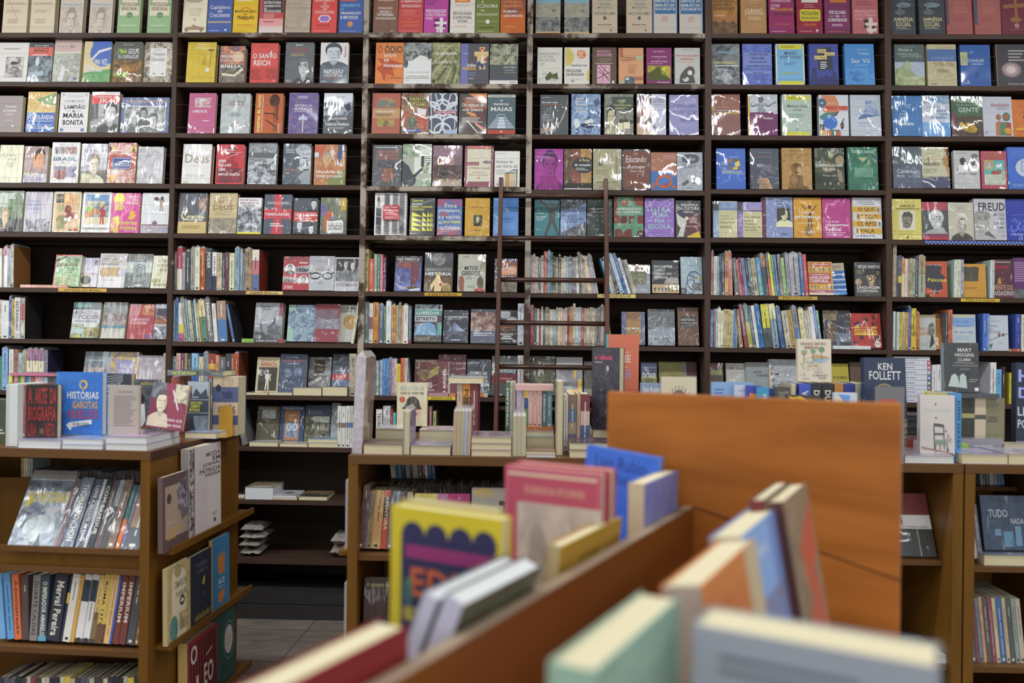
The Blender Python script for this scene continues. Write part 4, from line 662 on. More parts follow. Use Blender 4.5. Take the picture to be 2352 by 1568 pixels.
COV[4, 3] = [
 (1240, 1305, 218, 'charcoal cover with bundle of coloured curved threads', '50575c', '|'.join('x %s %d %d %d %d 1.1|x %s %d %d %d %d 1.1|x %s %d %d %d %d 1.1' % (c, 100 - i * 1.2, 6 + i * 4, 84 - i * 2, 56 + i * 2, c, 84 - i * 2, 56 + i * 2, 64 - i * 4, 80 + i * 1.5, c, 64 - i * 4, 80 + i * 1.5, 2, 86 + i * 1.6) for i, c in enumerate(('b0887c', 'a8a49c', '7c8c94', 'c4a890', '98785c', 'b0b4ac', 'a06c60', '8c9ca0', 'c8bca8'))) + '|l b0b4b8 6 6 46 9 1|b d0d4d4 6 17 62 22 Entre dados e fatos|b b07854 6 23 82 28 AÇÃO AFIRMATIVA|l a8acb0 6 50 48 68 6', 'w'),
 (1312, 1379, 216, 'blue tinted classroom photo cover, História da Educação', '647ca8', 'n 50648c 98b4d8 0 0 100 100|b e0e8f0 16 8 42 14 História|b e0e8f0 16 15 58 21 da Educação|b e0e8f0 16 23 50 29 Brasileira|b d0dcec 16 40 52 45 Mundo Novo|l c0d0e8 16 31 46 39 3|N 34405c 5c7098 52 55 70 66|N 34405c 5c7098 80 14 96 28|p 2c3850 20 76 60 70 90 78 60 86|p c8d8ec 6 64 22 60 32 78 14 86|p c8d8ec 40 68 70 60 78 70 50 74|d 2c3854 0 30 100 98 34', 'w'),
 (1388, 1455, 216, 'green grey photo cover with lecturer, LUZES CONSAGRAÇÃO', '747a74', 'n 6c7068 8c9088 0 0 100 40|r 46544c 26 7 100 40|b c8c88c 46 14 74 20 LUZES|t c8c88c 54 21 66 24 DA|b c8c88c 28 25 94 31 CONSAGRAÇÃO|l b8b88c 36 33 80 38 2|h b8b494 3c3e3c a8a48c -6 26 54 120|n 5c5e58 8c8c80 44 42 100 100|e 3c3c38 50 62 66 72|e 3c3c38 66 62 82 72|r d0d0a8 46 72 64 90|r d4d4b0 66 70 88 86|e 3c3c38 88 64 100 74|x e0e0c8 28 68 38 56 4', 'w'),
 (1463, 1530, 216, 'white cover with crowd photo strip, A NUVEM DA EDUCAÇÃO', 'b4b8cc', 'n 50545c 7c6458 0 0 50 100|N 8c5848 b88474 0 34 50 62|n 4c4038 6c5848 0 56 50 74|p c0a48c 0 72 24 78 50 74 50 100 0 100|p c8d0dc 18 80 34 80 28 94|b 5c6478 56 12 94 16 A NUVEM DA|b 5c6478 56 17 94 22 EDUCAÇÃO|l 8c94a8 54 24 96 27 1|r 545c74 56 77 64 84|e b8c0d0 58 78 62 82|l 9ca4b8 56 88 70 94 2', 'w'),
 (1538, 1605, 218, 'lilac cover titled O VERDADEIRO o belo BOM REDEFINIDOS', '8c8cb8', 't a0a0c8 8 6 90 12 Howard Gardner|b 5c6090 12 23 90 32 O VERDADEIRO|t 6c70a0 16 36 54 47 o belo|t 6c70a0 62 38 92 54 BOM|b 5c6090 38 58 88 67 REDEFINIDOS|l a8acd0 34 74 78 79 2', 'w')]
COV[4, 4] = [
 (1227, 1293, 342, 'magenta duotone portrait cover', '94388c', 'n 94388c a0469c 0 0 100 100|h 8c3c84 4c2c54 5c2c60 4 2 104 118|p 8a3078 20 66 76 66 88 100 14 100|n 903080 7c2c70 20 66 76 100|l c880c0 6 9 80 11 1|b c898c0 6 17 54 22 Educadora|l c080b8 6 23 84 25 1', 'w'),
 (1295, 1359, 342, 'cover with black oval, A força da vocação', '7c5c44', 'n 4c3c34 6c5444 0 0 30 100|r 7c4438 32 2 58 84|r b88c54 60 0 76 84|r c0a070 78 0 98 84|n b09060 907040 60 0 98 84|r 2c2c2c 0 84 100 96|r a8b0b8 0 97 100 100|d d0a858 2 4 16 40 16|e 33373a 30 20 110 60|b d8b878 54 24 92 33 A força|b dcdcd8 38 36 96 44 da vocação|l b0b4b4 42 46 90 54 2|b d8c8b8 34 12 56 16 Roger', 'w'),
 (1362, 1427, 342, 'olive cover with monument photo, title ending in acional', '9a987c', 'r 7c7c60 10 8 86 84|n 8c8a6c a4a284 10 8 82 80|b c8c4a8 24 30 76 36 Identidade|r a4a084 18 32 76 42|b dcd8c8 34 27 76 36 Nacional|N 3c3c34 6c6c58 18 32 34 42|l b0ac90 26 14 60 22 3|l b8b498 12 46 60 50 1', 'w'),
 (1429, 1494, 343, 'brown cover titled Educando Amor in creased wrapping', '6c4436', 'o 4c4c54 0 0 100 100 6|t d8d4d4 14 16 84 32 Educando|t e0dcdc 16 38 84 47 Amor|t b8acac 28 50 78 56 Gilberto Albert|l b09c94 40 8 62 14 2|l a89890 54 59 70 62 1|d 9c8480 2 10 96 96 26', 'w'),
 (1495, 1554, 350, 'orange brown cover with blue panel and red spectacles', '9c6850', 'r 3c68a0 0 50 100 100|r a8786c 50 6 100 18|q b05838 20 58 84 94 8|x b05838 2 96 24 78 7|x b05838 78 62 100 54 6|x b05838 80 88 100 94 6|e 3c70b0 34 66 74 86|e 8c3c48 56 78 66 88', 'w'),
 (1555, 1614, 350, 'grey cover with dark oval and small birds under wrapping', 'a0a8b0', 'n a4acb4 8c949c 0 0 100 100|e 4c5660 18 4 88 30|t c8ccd0 44 12 70 22 do|l 6c747c 18 30 82 42 3|p 50585f 16 84 40 72 48 78 30 88|p 5c646c 58 80 76 78 70 84|b 6c747c 36 92 58 96 Papirus', 'w')]
COV[4, 5] = [
 (1227, 1285, 458, 'teal cover with tall dark human figure', '3c7880', 'r 36686f 0 0 100 26|x 4c4e50 38 12 22 2 12|p 4a4c4e 56 26 84 26 82 60 92 82 100 96 90 98 70 64 48 98 38 98 58 56|p 4a4c4e 22 0 60 18 56 28 18 6|p 4a4c4e 84 20 100 0 100 12 86 30|N 44484a 565858 60 4 80 22|t c8d4d4 6 36 40 40 André Pioi|b e4e8e8 6 45 46 50 Ler o mundo|l a0b8b8 6 51 46 59 2|l c0ccc8 6 81 24 83 1', 'w'),
 (1287, 1346, 458, 'blue grey cover with crowded hillside, Por que uns', '6c84ac', 'n 34383e 5c6068 0 0 100 28|p 6c84ac 0 34 34 24 70 20 100 8 100 60 0 60|b 3c4454 8 42 62 48 Por que uns|b 3c4454 30 49 92 55 e não outros?|l 9cb0d0 22 36 74 39 1|l 4c5870 20 57 80 63 2|p 4c5058 4 100 10 86 60 72 96 60 100 100|n 44484e 787c84 12 80 100 100|d 34383e 12 70 98 98 40', 'w'),
 (1348, 1405, 458, 'dark green cover titled PROJETO behind ladder rail', '3c4846', 'n 3c4846 323c3a 0 0 100 100|b c8ccc8 16 23 70 29 PROJETO|b b0b8b4 16 31 74 36 gestão em questão|l 8c9894 60 56 78 60 1|r a4aca8 48 92 72 97|d b0a068 20 66 74 84 12', 'w'),
 (1398, 1408, 456, 'sliver of slate cover squeezed beside ladder rail', '50626c', 'l b0bcc4 20 56 80 60 1|r 46545e 0 0 100 26', 'w', {'t': .012, 'd0': .05}),
 (1410, 1478, 452, 'green and rust cover of giant letters, AFIRMATIVA EM QUESTÃO', '5c8c70', 'n 6c9c7c 4c7c64 0 0 100 100|r 7c3c34 0 0 12 60|p 7c4434 66 0 100 0 100 24 70 20|e 8c5c40 22 8 50 22|b d8e0d0 8 27 94 33 AFIRMATIVA|b d8e0d0 6 35 92 41 EM QUESTÃO:|l a0b8a4 6 42 90 45 1|n 5c2c2c 8c3c30 0 48 20 66|p 5c2c2c 26 48 44 48 46 66 20 66|r 6c3430 50 48 58 66|r 6c3430 58 48 70 53|r 703430 80 46 100 66|p 6c3830 4 80 22 80 32 90 44 80 60 80 60 100 44 100 32 100 4 100|e 4c2c30 78 82 110 106|b d8d4cc 84 88 96 94 CRÉ', 'w'),
 (1481, 1549, 455, 'purple cover with teal block letters, NA ESCOLA', '8468b0', 'b 8cb8b4 10 24 88 36 LITERA|b 5c5890 13 24 60 36 LITE|b 8cb8b4 22 38 80 49 TURA|b 8cb8b4 34 53 68 64 NA|b 8cb8b4 12 67 88 79 ESCOLA|t c0b0dc 8 55 24 60 Ivanda|t c0b0dc 76 55 92 60 Clecio|l b8a8d8 38 93 62 96 1', 'w'),
 (1552, 1610, 460, 'dark cover with discus thrower statue, DIALÉTICA', '4c4044', 'r 3c4244 0 0 100 34|p 3c3c60 0 36 60 40 40 56 0 50|n 6c3434 583034 30 42 100 90|b d8dce0 22 8 90 16 DIALÉTICA|b d8dce0 10 18 94 26 DA CULTURA|b d8dce0 32 28 72 34 FÍSICA|p b4bcb0 2 34 20 44 40 52 44 62 34 74 32 98 8 98 14 84 20 74 8 66|e c0c8bc 36 44 52 54|x b4bcb0 40 56 32 82 6|p b8c0b4 20 74 34 88 20 98 12 92|l c0b4b4 54 46 94 62 4|b d0c8c8 40 68 94 71 Dinah de Oliveira|p c8a838 44 98 92 82 100 100 46 100', 'w')]
COV[5, 1] = [
 (1636, 1694, -20, 'orange brown cover with group photo, PSICOPATOLOGIA', '9c6c3c', 'n 8c6838 b07c3c 0 0 100 60|b 4c3828 6 21 90 27 PSICOPATOLOGIA|b 4c3828 6 29 78 36 DA CRIANÇA E|b 4c3828 6 38 90 45 DO ADOLESCENTE|b d0b090 6 55 52 60 Paul Bernstein|n 4c3c2c 7c5c3c 2 74 98 99|N 4c3c2c 6c5038 4 70 24 90|N 4c3c2c 6c5038 36 68 56 88|N 4c3c2c 6c5038 72 70 92 90', 'm'),
 (1702, 1761, -20, 'plain tan cover with pale title FILOSOFIA', 'a47c50', 'n a47c50 ac8458 0 0 100 100|t d8c4a8 18 42 84 51 CUBISMO|t d8c4a8 18 50 88 57 E FILOSOFIA|l c8b08c 28 60 82 69 2|l b89870 40 90 60 93 1|l b49468 36 20 76 32 2', 'm'),
 (1767, 1825, -20, 'magenta cover with yellow band, ATUAIS EM PSICANÁLISE', '8c2c60', 'b d8b4c4 8 20 88 27 CONTESTAÇÕES|b d8b4c4 8 30 44 38 ATUAIS|b d8b4c4 8 39 22 45 EM|b c89030 22 38 96 47 PSICANÁLISE|b 4a3430 22 50 96 58 EM DIREÇÃO|t c87040 24 75 84 82 Jacques Chanson|l d0a0b8 10 94 90 97 1', 'g'),
 (1831, 1890, -20, 'crimson cover with yellow label, PSICOLOGIA FISIOLÓGICA', '8c2440', 'r d0c8bc 20 18 84 27|l b87880 30 30 80 40 2|p c8bc30 12 46 18 43 86 43 92 46 92 67 86 71 18 71 12 67|b 3c3420 18 48 86 57 PSICOLOGIA|b 3c3420 18 59 86 67 FISIOLÓGICA|b c87c38 26 76 76 82 GILDA ALEGRIA|l d8c0c4 10 94 76 96 1|p e0d0d4 72 91 84 91 78 98', 'g'),
 (1895, 1953, -20, 'violet cover titled PSICOLOGIA DA COMUNIDADE', '74305c', 'r c06c2c 22 16 86 27|b e4d8e0 18 46 84 54 PSICOLOGIA|b e4d8e0 44 56 58 62 DA|x e4d8e0 18 59 38 59 1|x e4d8e0 64 59 84 59 1|b e4d8e0 12 64 88 72 COMUNIDADE|l d0b0c8 28 77 74 84 2|l c06040 12 94 90 97 1', 'g'),
 (1959, 2018, -20, 'faded pink cover with white cross shapes, PSICOTERAPIA HOJE', 'ac6468', 'l 8c4c54 14 22 78 34 3|b d0a0a4 8 44 92 51 PERSONALIDADE|b d0a0a4 8 53 92 60 E PSICOTERAPIA|b d0a0a4 8 62 40 69 HOJE|r 3c3438 44 67 70 74|r c8bcb4 62 62 78 100|r 3c3438 44 79 56 86|r ccc0b8 50 74 96 81|r d0c4bc 54 86 92 95|r 3c3438 74 82 86 88|r 3c3438 78 40 78 40', 'm')]
COV[5, 2] = [
 (1635, 1700, 101, 'black and white smoke photo cover, yellow PERVERSÃO', '52585c', 'n 40464a 7c8488 0 0 100 100|N 8c9498 6c7478 60 4 110 60|N a8b0b4 5c6468 0 60 70 88|N a8b0b4 50565a 40 76 76 100|b 7cb0d0 18 18 82 24 CATARINA KOLTAI|b c8c070 8 42 82 50 PERVERSÃO|x d8dcdc 8 54 94 54 2', 'g'),
 (1706, 1774, 101, 'cobalt burst cover titled PARA UMA PSICANÁLISE', '4458a8', 'n 4458a8 6478c0 0 0 100 100|' + '|'.join('x 7c90d0 50 56 %d %d .9' % (50 + 70 * math.cos(i * .42), 56 + 70 * math.sin(i * .42)) for i in range(15)) + '|r 7484c0 2 22 98 60|r 7484c0 6 66 98 75|b 303a68 22 23 86 29 ORIENTAÇÕES|b 303a68 30 33 76 38 PARA UMA|b 303a68 24 42 82 47 PSICANÁLISE|b 303a68 10 52 96 57 CONTEMPORÂNEA|t 303a68 36 69 70 73 Isidor Levin|r 8090cc 46 90 58 97', 'w'),
 (1783, 1849, 101, 'sky blue cover with yellow bars, IMPASSE E INTERPRETAÇÃO', '70a8d0', 'o c8ccc0 0 0 100 100 5|r d0c820 12 2 92 13|r d0c820 12 91 92 99|t 3c444c 30 19 74 27 IMPASSE E|t 3c444c 16 29 88 37 INTERPRETAÇÃO|l 6088a8 30 43 74 53 5|b a8b860 20 69 78 75 HERBERT ROSENFELD|l 8c8c20 20 4 84 10 2', 'w'),
 (1860, 1927, 101, 'indigo cover with black tilted square, Estudos em Crianças', '4450a0', 'n 4450a0 3c488c 0 0 100 100|p 3a3e4c 24 12 76 8 82 64 30 66|r d8cc88 28 13 58 22|b 5c3838 30 14 56 20 Estudos|r d8cc88 52 21 88 29|b 6c4430 53 22 86 28 Psicóticos|r d8cc88 18 29 60 38|b 6c4430 20 30 58 37 em Crianças|l d0d4dc 38 43 64 62 4|p 34386c 0 100 10 60 22 56 28 84 60 76 74 84 80 66 86 66 94 82 100 100|d 282c5c 10 70 96 98 10', 'g'),
 (1942, 2010, 101, 'azure cover titled Ser Vil in pale serif letters', '4484c4', 'n 4484c4 5c98d0 0 60 100 100|t a8c4dc 46 20 84 29 Tempo|t c8dce8 22 36 84 47 Ser Vil|l 90b8dc 34 51 80 54 1|N 3c74b4 5490cc 10 66 70 92|l 88b4dc 40 12 80 16 1', 'g')]
COV[5, 3] = [
 (1635, 1701, 216, 'dusty rose cover with tan title strips, ADOECER PSÍQUICO', '8c5c50', 'n 8c5c50 7c5a5c 0 40 100 100|r b89c50 0 30 12 42|l b88c7c 14 31 90 34 1|b c8ccd0 14 38 96 42 ADOECER PSÍQUICO|r b09c58 20 44 100 49|b 8c7848 22 45 96 48 DO SUBPROLETARIADO|b c8b89c 2 44 16 49 DO|l c0a8a4 20 54 46 60 2', 'w'),
 (1719, 1787, 217, 'purple cover with swimmer photo, Cenários Femininos', '6c3460', 'r c8bc28 0 0 5 100|n a8b0bc c0c8d0 6 0 100 44|N 4c4c54 6c6c74 34 4 54 22|p 8c949c 36 22 54 22 60 44 32 44|x 6c747c 10 22 14 32 3|x 6c747c 12 30 38 24 4|x 6c747c 58 22 66 30 4|x 6c747c 66 30 96 18 4|b e0d4dc 24 48 52 55 Cenários|b e0d4dc 52 55 84 61 Femininos|b c8a850 18 55 46 59 Malvine Zalcberg|n 54284c 6c3460 44 62 60 92', 'w'),
 (1797, 1865, 217, 'pale green cover with yellow bar top and foot', 'a4b8ac', 'o b4bcb4 0 0 100 100 4|r c8c428 14 3 92 14|r c8c428 14 91 92 99|t 5c6c64 18 24 88 32 Melanie Klein|t 5c6c64 40 34 66 42 Hoje|l 84988c 16 46 90 56 2|l 84988c 28 61 72 64 1|e 7c8c84 48 80 56 88|l 8c8c28 20 5 84 12 2', 'w'),
 (1882, 1950, 218, 'white cover with orange blue abstract shapes and carrot', 'c0c8d0', 'p c88058 8 0 56 2 68 20 68 44 40 48 14 40 20 20|q 4c6478 -4 8 26 32 10|p c45c48 16 27 98 27 98 38 16 38|b 8c3c34 22 29 94 34 Psicanálise e saúde mental|p 4c7c74 0 54 20 44 50 42 64 48 44 56 10 62|p 3c5060 44 46 66 40 62 50 50 52|N 3c68b8 4070c0 14 52 62 84|p 4c5054 2 72 18 72 18 86 2 90|e 3c444c 72 66 84 84|x 3c5c5c 78 66 84 58 4|r a84840 74 74 82 78|p 58766c 36 84 70 86 72 100 32 100|r d0a858 2 86 20 98|r c87850 26 88 40 100|r c06048 58 90 72 100|l e0c8b8 28 20 60 24 2', 'w'),
 (1955, 2025, 218, 'pale cover with blue folded paper boat shape', 'b4bcc8', 'p 7c94bc 24 60 60 22 72 12 84 24 96 50 86 52 60 40|n 6c84b0 a4b4cc 50 14 86 40|p 54709c 24 60 40 46 92 50 56 56|p 98a8c4 40 44 60 40 86 46 42 47|l a0acbc 20 7 66 10 1|l 8c98ac 24 66 82 70 1|l a8b0c0 24 72 76 78 2|e 6c7484 52 90 58 96|x 8c9cb8 10 50 60 40 1|x 8c9cb8 60 40 98 50 1', 'w')]
COV[5, 4] = [
 (1646, 1713, 341, 'bright blue cover with small cubes painting', '3c64b8', 'r 7c5838 42 26 80 52|n 8c5c40 4c6848 42 26 80 52|p 3c68b8 46 34 64 30 68 44 50 48|p d0c060 62 36 78 30 82 42 66 46|p c8b04c 60 46 74 46 72 52 58 52|e b06840 42 26 54 34|b c8c8a8 20 47 34 52 HOJE|t c0c498 18 52 88 63 Winnicott|l c8d4f0 26 12 32 18 2|l a8bce8 44 20 80 23 1|t d0dcf4 18 32 38 42 Uma', 'w'),
 (1724, 1790, 341, 'charcoal blue cover with hand at the bottom', '4c5464', 'n 4c5464 444c5a 0 0 100 100|l 6c7484 26 8 80 12 1|b 8c5c58 26 18 76 23 PSICANÁLISE|p a8886c 26 74 60 72 72 90 76 100 40 100|n a8886c 8c7058 30 76 62 100|t c0c8d4 24 38 60 46 Melanie|p 6c6470 40 44 76 38 70 56 46 56|l 5c6474 24 30 76 33 1', 'w'),
 (1797, 1866, 340, 'tan cover with sepia drawing of seated figure', 'a4824c', 'n ac8a54 9c7844 0 0 100 100|N b89868 a4824c 20 36 96 96|N 5c4428 8c6c40 28 36 68 62|N 6c5030 a08050 24 60 56 90|p 6c5030 20 96 36 66 56 70 60 90 84 92 90 100 20 100|e b8986c 50 46 66 60|n 644a2c 94744a 24 66 70 96|t 8c6c40 12 14 86 20 O DESEJO E AS LEIS|t 8c6c40 30 21 66 25 DO DESEJO|l 8c6c40 24 4 70 10 2', 'w'),
 (1873, 1941, 340, 'dark green painting cover titled A FEMINILIDADE VELADA', '3c443c', 'n 343c34 4c5444 0 0 100 100|N 6c7c54 8c9870 46 6 64 26|N 7c6c54 9c8c74 70 18 100 44|N 5c5844 7c745c 20 32 66 60|p 8c7c6c 74 50 90 56 96 84 80 80|n 2c342c 3c4438 0 60 60 96|p 6c6c5c 0 2 10 4 8 24 0 22|b ccd0c8 2 39 94 45 A FEMINILIDADE|b ccd0c8 28 48 70 55 VELADA|t a8b0a8 26 64 76 70 Philippe Julien|e 9ca49c 48 82 54 90', 'w'),
 (1949, 2018, 338, 'emerald cover with white author name along the top', '2c6454', 'n 2c6454 3c7460 0 0 100 100|b a8c4b8 14 6 90 14 RÜDIGER DAHLKE|p a4ac78 34 24 66 24 50 36|p 4c8454 34 44 60 40 74 30 80 40 60 50|n 4c7c68 6c9c88 22 48 84 70|d 88b0a0 4 30 96 98 26', 'w')]
COV[5, 5] = [
 (1638, 1694, 462, 'cream and blue collection cover, PSIQUIATRIA INFANTIL', 'b8b48c', 'r 7894b0 0 0 24 100|r 484c50 0 0 24 26|n 8ca4c0 6c88b0 24 2 100 18|r 6c84b0 24 19 100 25|V a4b8cc 2 34 22 96 WINNICOTT|t 6c6c50 30 38 66 42 Consultas|t 6c6c50 30 46 80 51 Terapêuticas em|b 7c7c64 28 56 90 62 PSIQUIATRIA|b 7c7c64 28 68 76 74 INFANTIL', 'w'),
 (1695, 1751, 464, 'cream and purple collection cover titled THE PIGGLE', 'b8b48c', 'r 6c5c9c 0 0 22 100|r 484850 0 0 22 26|n 9c94c0 7c74b0 22 0 100 20|r 6c5ca0 22 22 100 27|V b0a8d0 2 34 20 96 WINNICOTT|b 74705c 28 40 92 46 THE PIGGLE|t 74705c 28 50 66 55 Relato do|t 74705c 28 59 74 64 Tratamento|t 74705c 28 68 92 73 Psicanalítico de|t 74705c 28 76 80 81 uma menina', 'w'),
 (1752, 1822, 453, 'periwinkle cover with veiled woman photo, MEMÓRIA E SOCIEDADE', '7c8cb4', 'r 6c3444 0 0 7 100|n 6c3444 54303c 0 0 12 100|t 50587c 48 6 92 12 ECLÉA BOSI|b 50587c 48 15 92 20 MEMÓRIA E|b 50587c 48 21 92 26 SOCIEDADE|r 3c4038 48 27 92 72|h c4c0a0 2c2c2c d0d0ac 44 26 100 74|N 34362e 4c4c40 50 29 76 46|l 5c6890 52 73 92 76 1|p 4c5884 58 92 84 92 70 89', 'w'),
 (1824, 1888, 454, 'amber cover with reaching stick figure', 'c4922c', 'n c49c34 c08030 0 30 100 100|x 5c4c3c 28 18 44 28 3|x 5c4c3c 84 18 64 34 3|x 4c3c34 56 36 52 72 5|x 4c3c34 60 36 64 72 5|N 5c5044 3c3430 52 18 64 28|r 8c6c44 40 72 68 94|n 9c7c4c 74583c 40 72 68 94|b d8d0c8 18 34 76 42 O poder da|b e0dcd4 6 45 96 55 presença|l dcc8a0 12 61 86 66 2|b e4d8b8 24 83 78 88 Amy Cuddy', 'w'),
 (1890, 1955, 455, 'hot pink cover titled despertar radical', 'a83c80', 'n ac4484 a43c7c 0 0 100 100|b d8b4cc 12 56 58 61 Dra. Shefali|b e4e4f0 12 63 94 72 despertar|b dcdce8 12 73 66 82 radical|l d0a8c4 12 84 86 96 3|r d8c8d4 74 95 92 97', 'w'),
 (1959, 2027, 454, 'white cover with four yellow bars, TODO CORPO FALA', 'bcc0c8', 'r b89048 0 0 3 100|t 4c5058 18 9 86 15 JOE NAVARRO|l 6c7078 32 15 76 18 1|r c89a2c 2 22 88 36|b 3c4038 20 24 78 34 O QUE|r c89a2c 16 40 98 53|b 3c4038 30 42 84 51 TODO|r c89a2c 2 57 84 71|b 3c4038 16 59 80 69 CORPO|r c89a2c 14 75 98 88|b 3c4038 28 77 74 86 FALA|g 5c5448 86 24 92 36|g 50606c 16 40 24 53|g 50606c 88 57 96 71|g 6c6458 12 74 18 88|l 8c9098 10 91 94 96 2', 'w')]
COV[6, 1] = [
 (2048, 2104, -20, 'slate cover with windblown tree titled AMNÉSIA SOCIAL', '40464c', 'b a8a894 20 16 80 22 Russell Jacoby|N 7c9098 5c6c74 20 26 84 38|x 8c9ca0 36 34 34 52 4|N 50585c 6c7478 16 42 60 56|b c0b890 10 59 90 70 AMNÉSIA|b c0b890 18 71 80 82 SOCIAL|l a8a894 20 83 80 89 2', 'm'),
 (2113, 2172, -20, 'second slate cover with windblown tree titled AMNÉSIA SOCIAL', '40464c', 'b a8a894 20 16 80 22 Russell Jacoby|N 7c9098 5c6c74 20 26 84 38|x 8c9ca0 36 34 34 52 4|N 50585c 6c7478 16 42 60 56|b c0b890 14 59 90 70 AMNÉSIA|b c0b890 18 71 80 82 SOCIAL|l a8a894 20 83 80 89 2', 'm'),
 (2176, 2235, -20, 'salmon pink cover with faint text beside blue spine', '9c5c58', 'r 4c5468 0 20 10 78|r 44507c 2 72 9 78|l b0706c 28 24 92 52 8|l 94504c 22 62 84 70 3', 'm'),
 (2240, 2300, -20, 'second salmon pink cover with faint text beside blue spine', '9c5c58', 'r 4c5468 0 20 12 78|r 44507c 2 72 11 78|l b0706c 28 24 92 52 8|l 94504c 26 62 84 70 3', 'm'),
 (2302, 2360, -20, 'crimson cover with golden cross emblem', '6c3040', 'x 8c6440 10 36 100 32 9|x 8c6440 58 10 62 66 11|e 8c6440 34 60 80 72|e 9c7c74 50 74 70 86|l 8c5060 30 86 90 92 2', 'm')]
COV[6, 2] = [
 (2056, 2125, 102, 'green grey cover with stone figure, Notas psicologia', '505c60', 'r 50605f 0 0 100 43|n a4b4c4 98a8bc 0 43 100 78|p 8c9c74 0 60 28 54 32 44 42 40 52 46 56 66 80 80 96 78 100 100 20 100 0 96|n 7c8c64 a8b48c 2 60 28 90|e 9cac84 32 41 54 64|n 8c9c74 b4bc98 24 78 100 98|t b8c8c4 14 9 60 17 Notas a|t a8bcbc 10 20 80 26 história de uma|t a8bcbc 24 26 92 33 psicologia|l 94a8a8 30 6 80 8 1', 'g'),
 (2132, 2199, 102, 'cream cover with blue band, psychoanalysis of literature title', 'b8b08c', 'n bcb490 a8a484 0 0 100 100|r 4c6ca0 0 12 100 41|t a8a484 24 5 80 11 Eduardo Lima|b 7c94bc 14 27 92 37 A PSICANÁLISE|b a48c64 18 43 28 48 NA|b 94795c 26 43 92 53 LITERATURA|b 94795c 30 58 72 68 TERÁRIA|b 4c6c9c 12 93 32 97 Imago', 'w'),
 (2208, 2277, 103, 'cobalt blue cover with pale square, title ending ANÁLISE', '2c58a0', 'r b4b88c 0 18 24 50|n b4b88c a0a878 0 18 24 50|b 8c9c9c 6 34 24 46 PS|b b0c0d0 24 33 78 42 ICANÁLISE|l 90a8cc 36 44 86 50 1|l 8ca4cc 30 16 48 22 2|q 1c3c74 48 66 60 78 2|l c8d4e0 10 92 34 95 1|e 9cb0cc 20 86 26 92', 'g'),
 (2291, 2362, 102, 'black cover with glowing white rose sphere', '403f44', 'r b07c54 0 0 2 100|N 8c7c80 6c5c64 16 42 80 80|e a48c90 22 46 72 76|e c8b8b8 32 52 62 70|l a09ca0 40 12 100 42 4|t b0b0b4 36 92 100 97 Daniel Lewin', 'm')]
COV[6, 3] = [
 (2051, 2119, 220, 'blue cover with stacked white right-set title', '4478b0', 'n 4478b0 3c70a4 0 0 100 100|t b8cce0 34 36 46 41 Um|t b8cce0 26 43 46 48 Rol de|t b8cce0 24 51 46 56 Sonhar|t b8cce0 28 58 46 62 Dora|b c8d8e8 18 64 72 74 Kleiniana|l 90b0d4 46 20 66 32 3', 'w'),
 (2120, 2184, 219, 'white and blue cover titled Xadrez Psicanalítico', 'b4bccc', 'n 4c84bc a0b0b8 0 0 100 20|r 74808c 2 2 20 18|n 4c88c4 78a8d4 0 66 100 100|e 6ca0d8 18 74 52 100|l 94a0b4 20 26 96 31 2|b 5c7cac 46 34 92 40 Estilos do|b 5c7cac 62 43 92 48 Xadrez|b 5c7cac 28 50 94 57 Psicanalítico', 'w'),
 (2187, 2259, 221, 'green cover with curled golden animal, AMIGOS GENTE', '3c4c3c', 'n 3c5440 4c6450 0 0 100 50|n 443830 54483c 0 50 100 100|r 7c3464 2 40 10 100|b a8c8b4 18 4 90 16 AMIGOS|b 84a890 16 19 92 25 QUE NÃO SÃO|b a8c8b4 22 28 86 40 GENTE|p b89830 26 68 34 64 40 72 52 64 72 72 82 82 76 90 56 90 36 84|e c8a83c 26 64 36 76|n b89830 947428 40 68 74 88|l 6c8c70 28 42 80 45 1', 'w'),
 (2260, 2328, 222, 'white cover with child drawing of house and trees', 'b4b8c4', 'p 8c5c48 42 66 58 64 78 64 94 66 94 98 42 98|p a86c4c 42 66 58 60 60 98 42 98|r 4c7c5c 56 66 78 98|r 9c3c34 78 66 92 98|e 94604c 44 44 62 60|e 3c705c 66 40 92 62|e 9c5c40 70 44 88 58|p c89030 68 82 84 78 98 86 94 94 76 94|e 8c909c 6 88 14 94|b a07880 28 16 92 25 Abandonado|l 9c98a8 50 26 92 34 2', 'm'),
 (2328, 2390, 229, 'orange cover cropped by bookcase end', 'c07028', 'n c4742c b86024 0 0 100 100|e 34444c 40 32 120 62|x d0a830 12 80 100 76 4', 'm')]
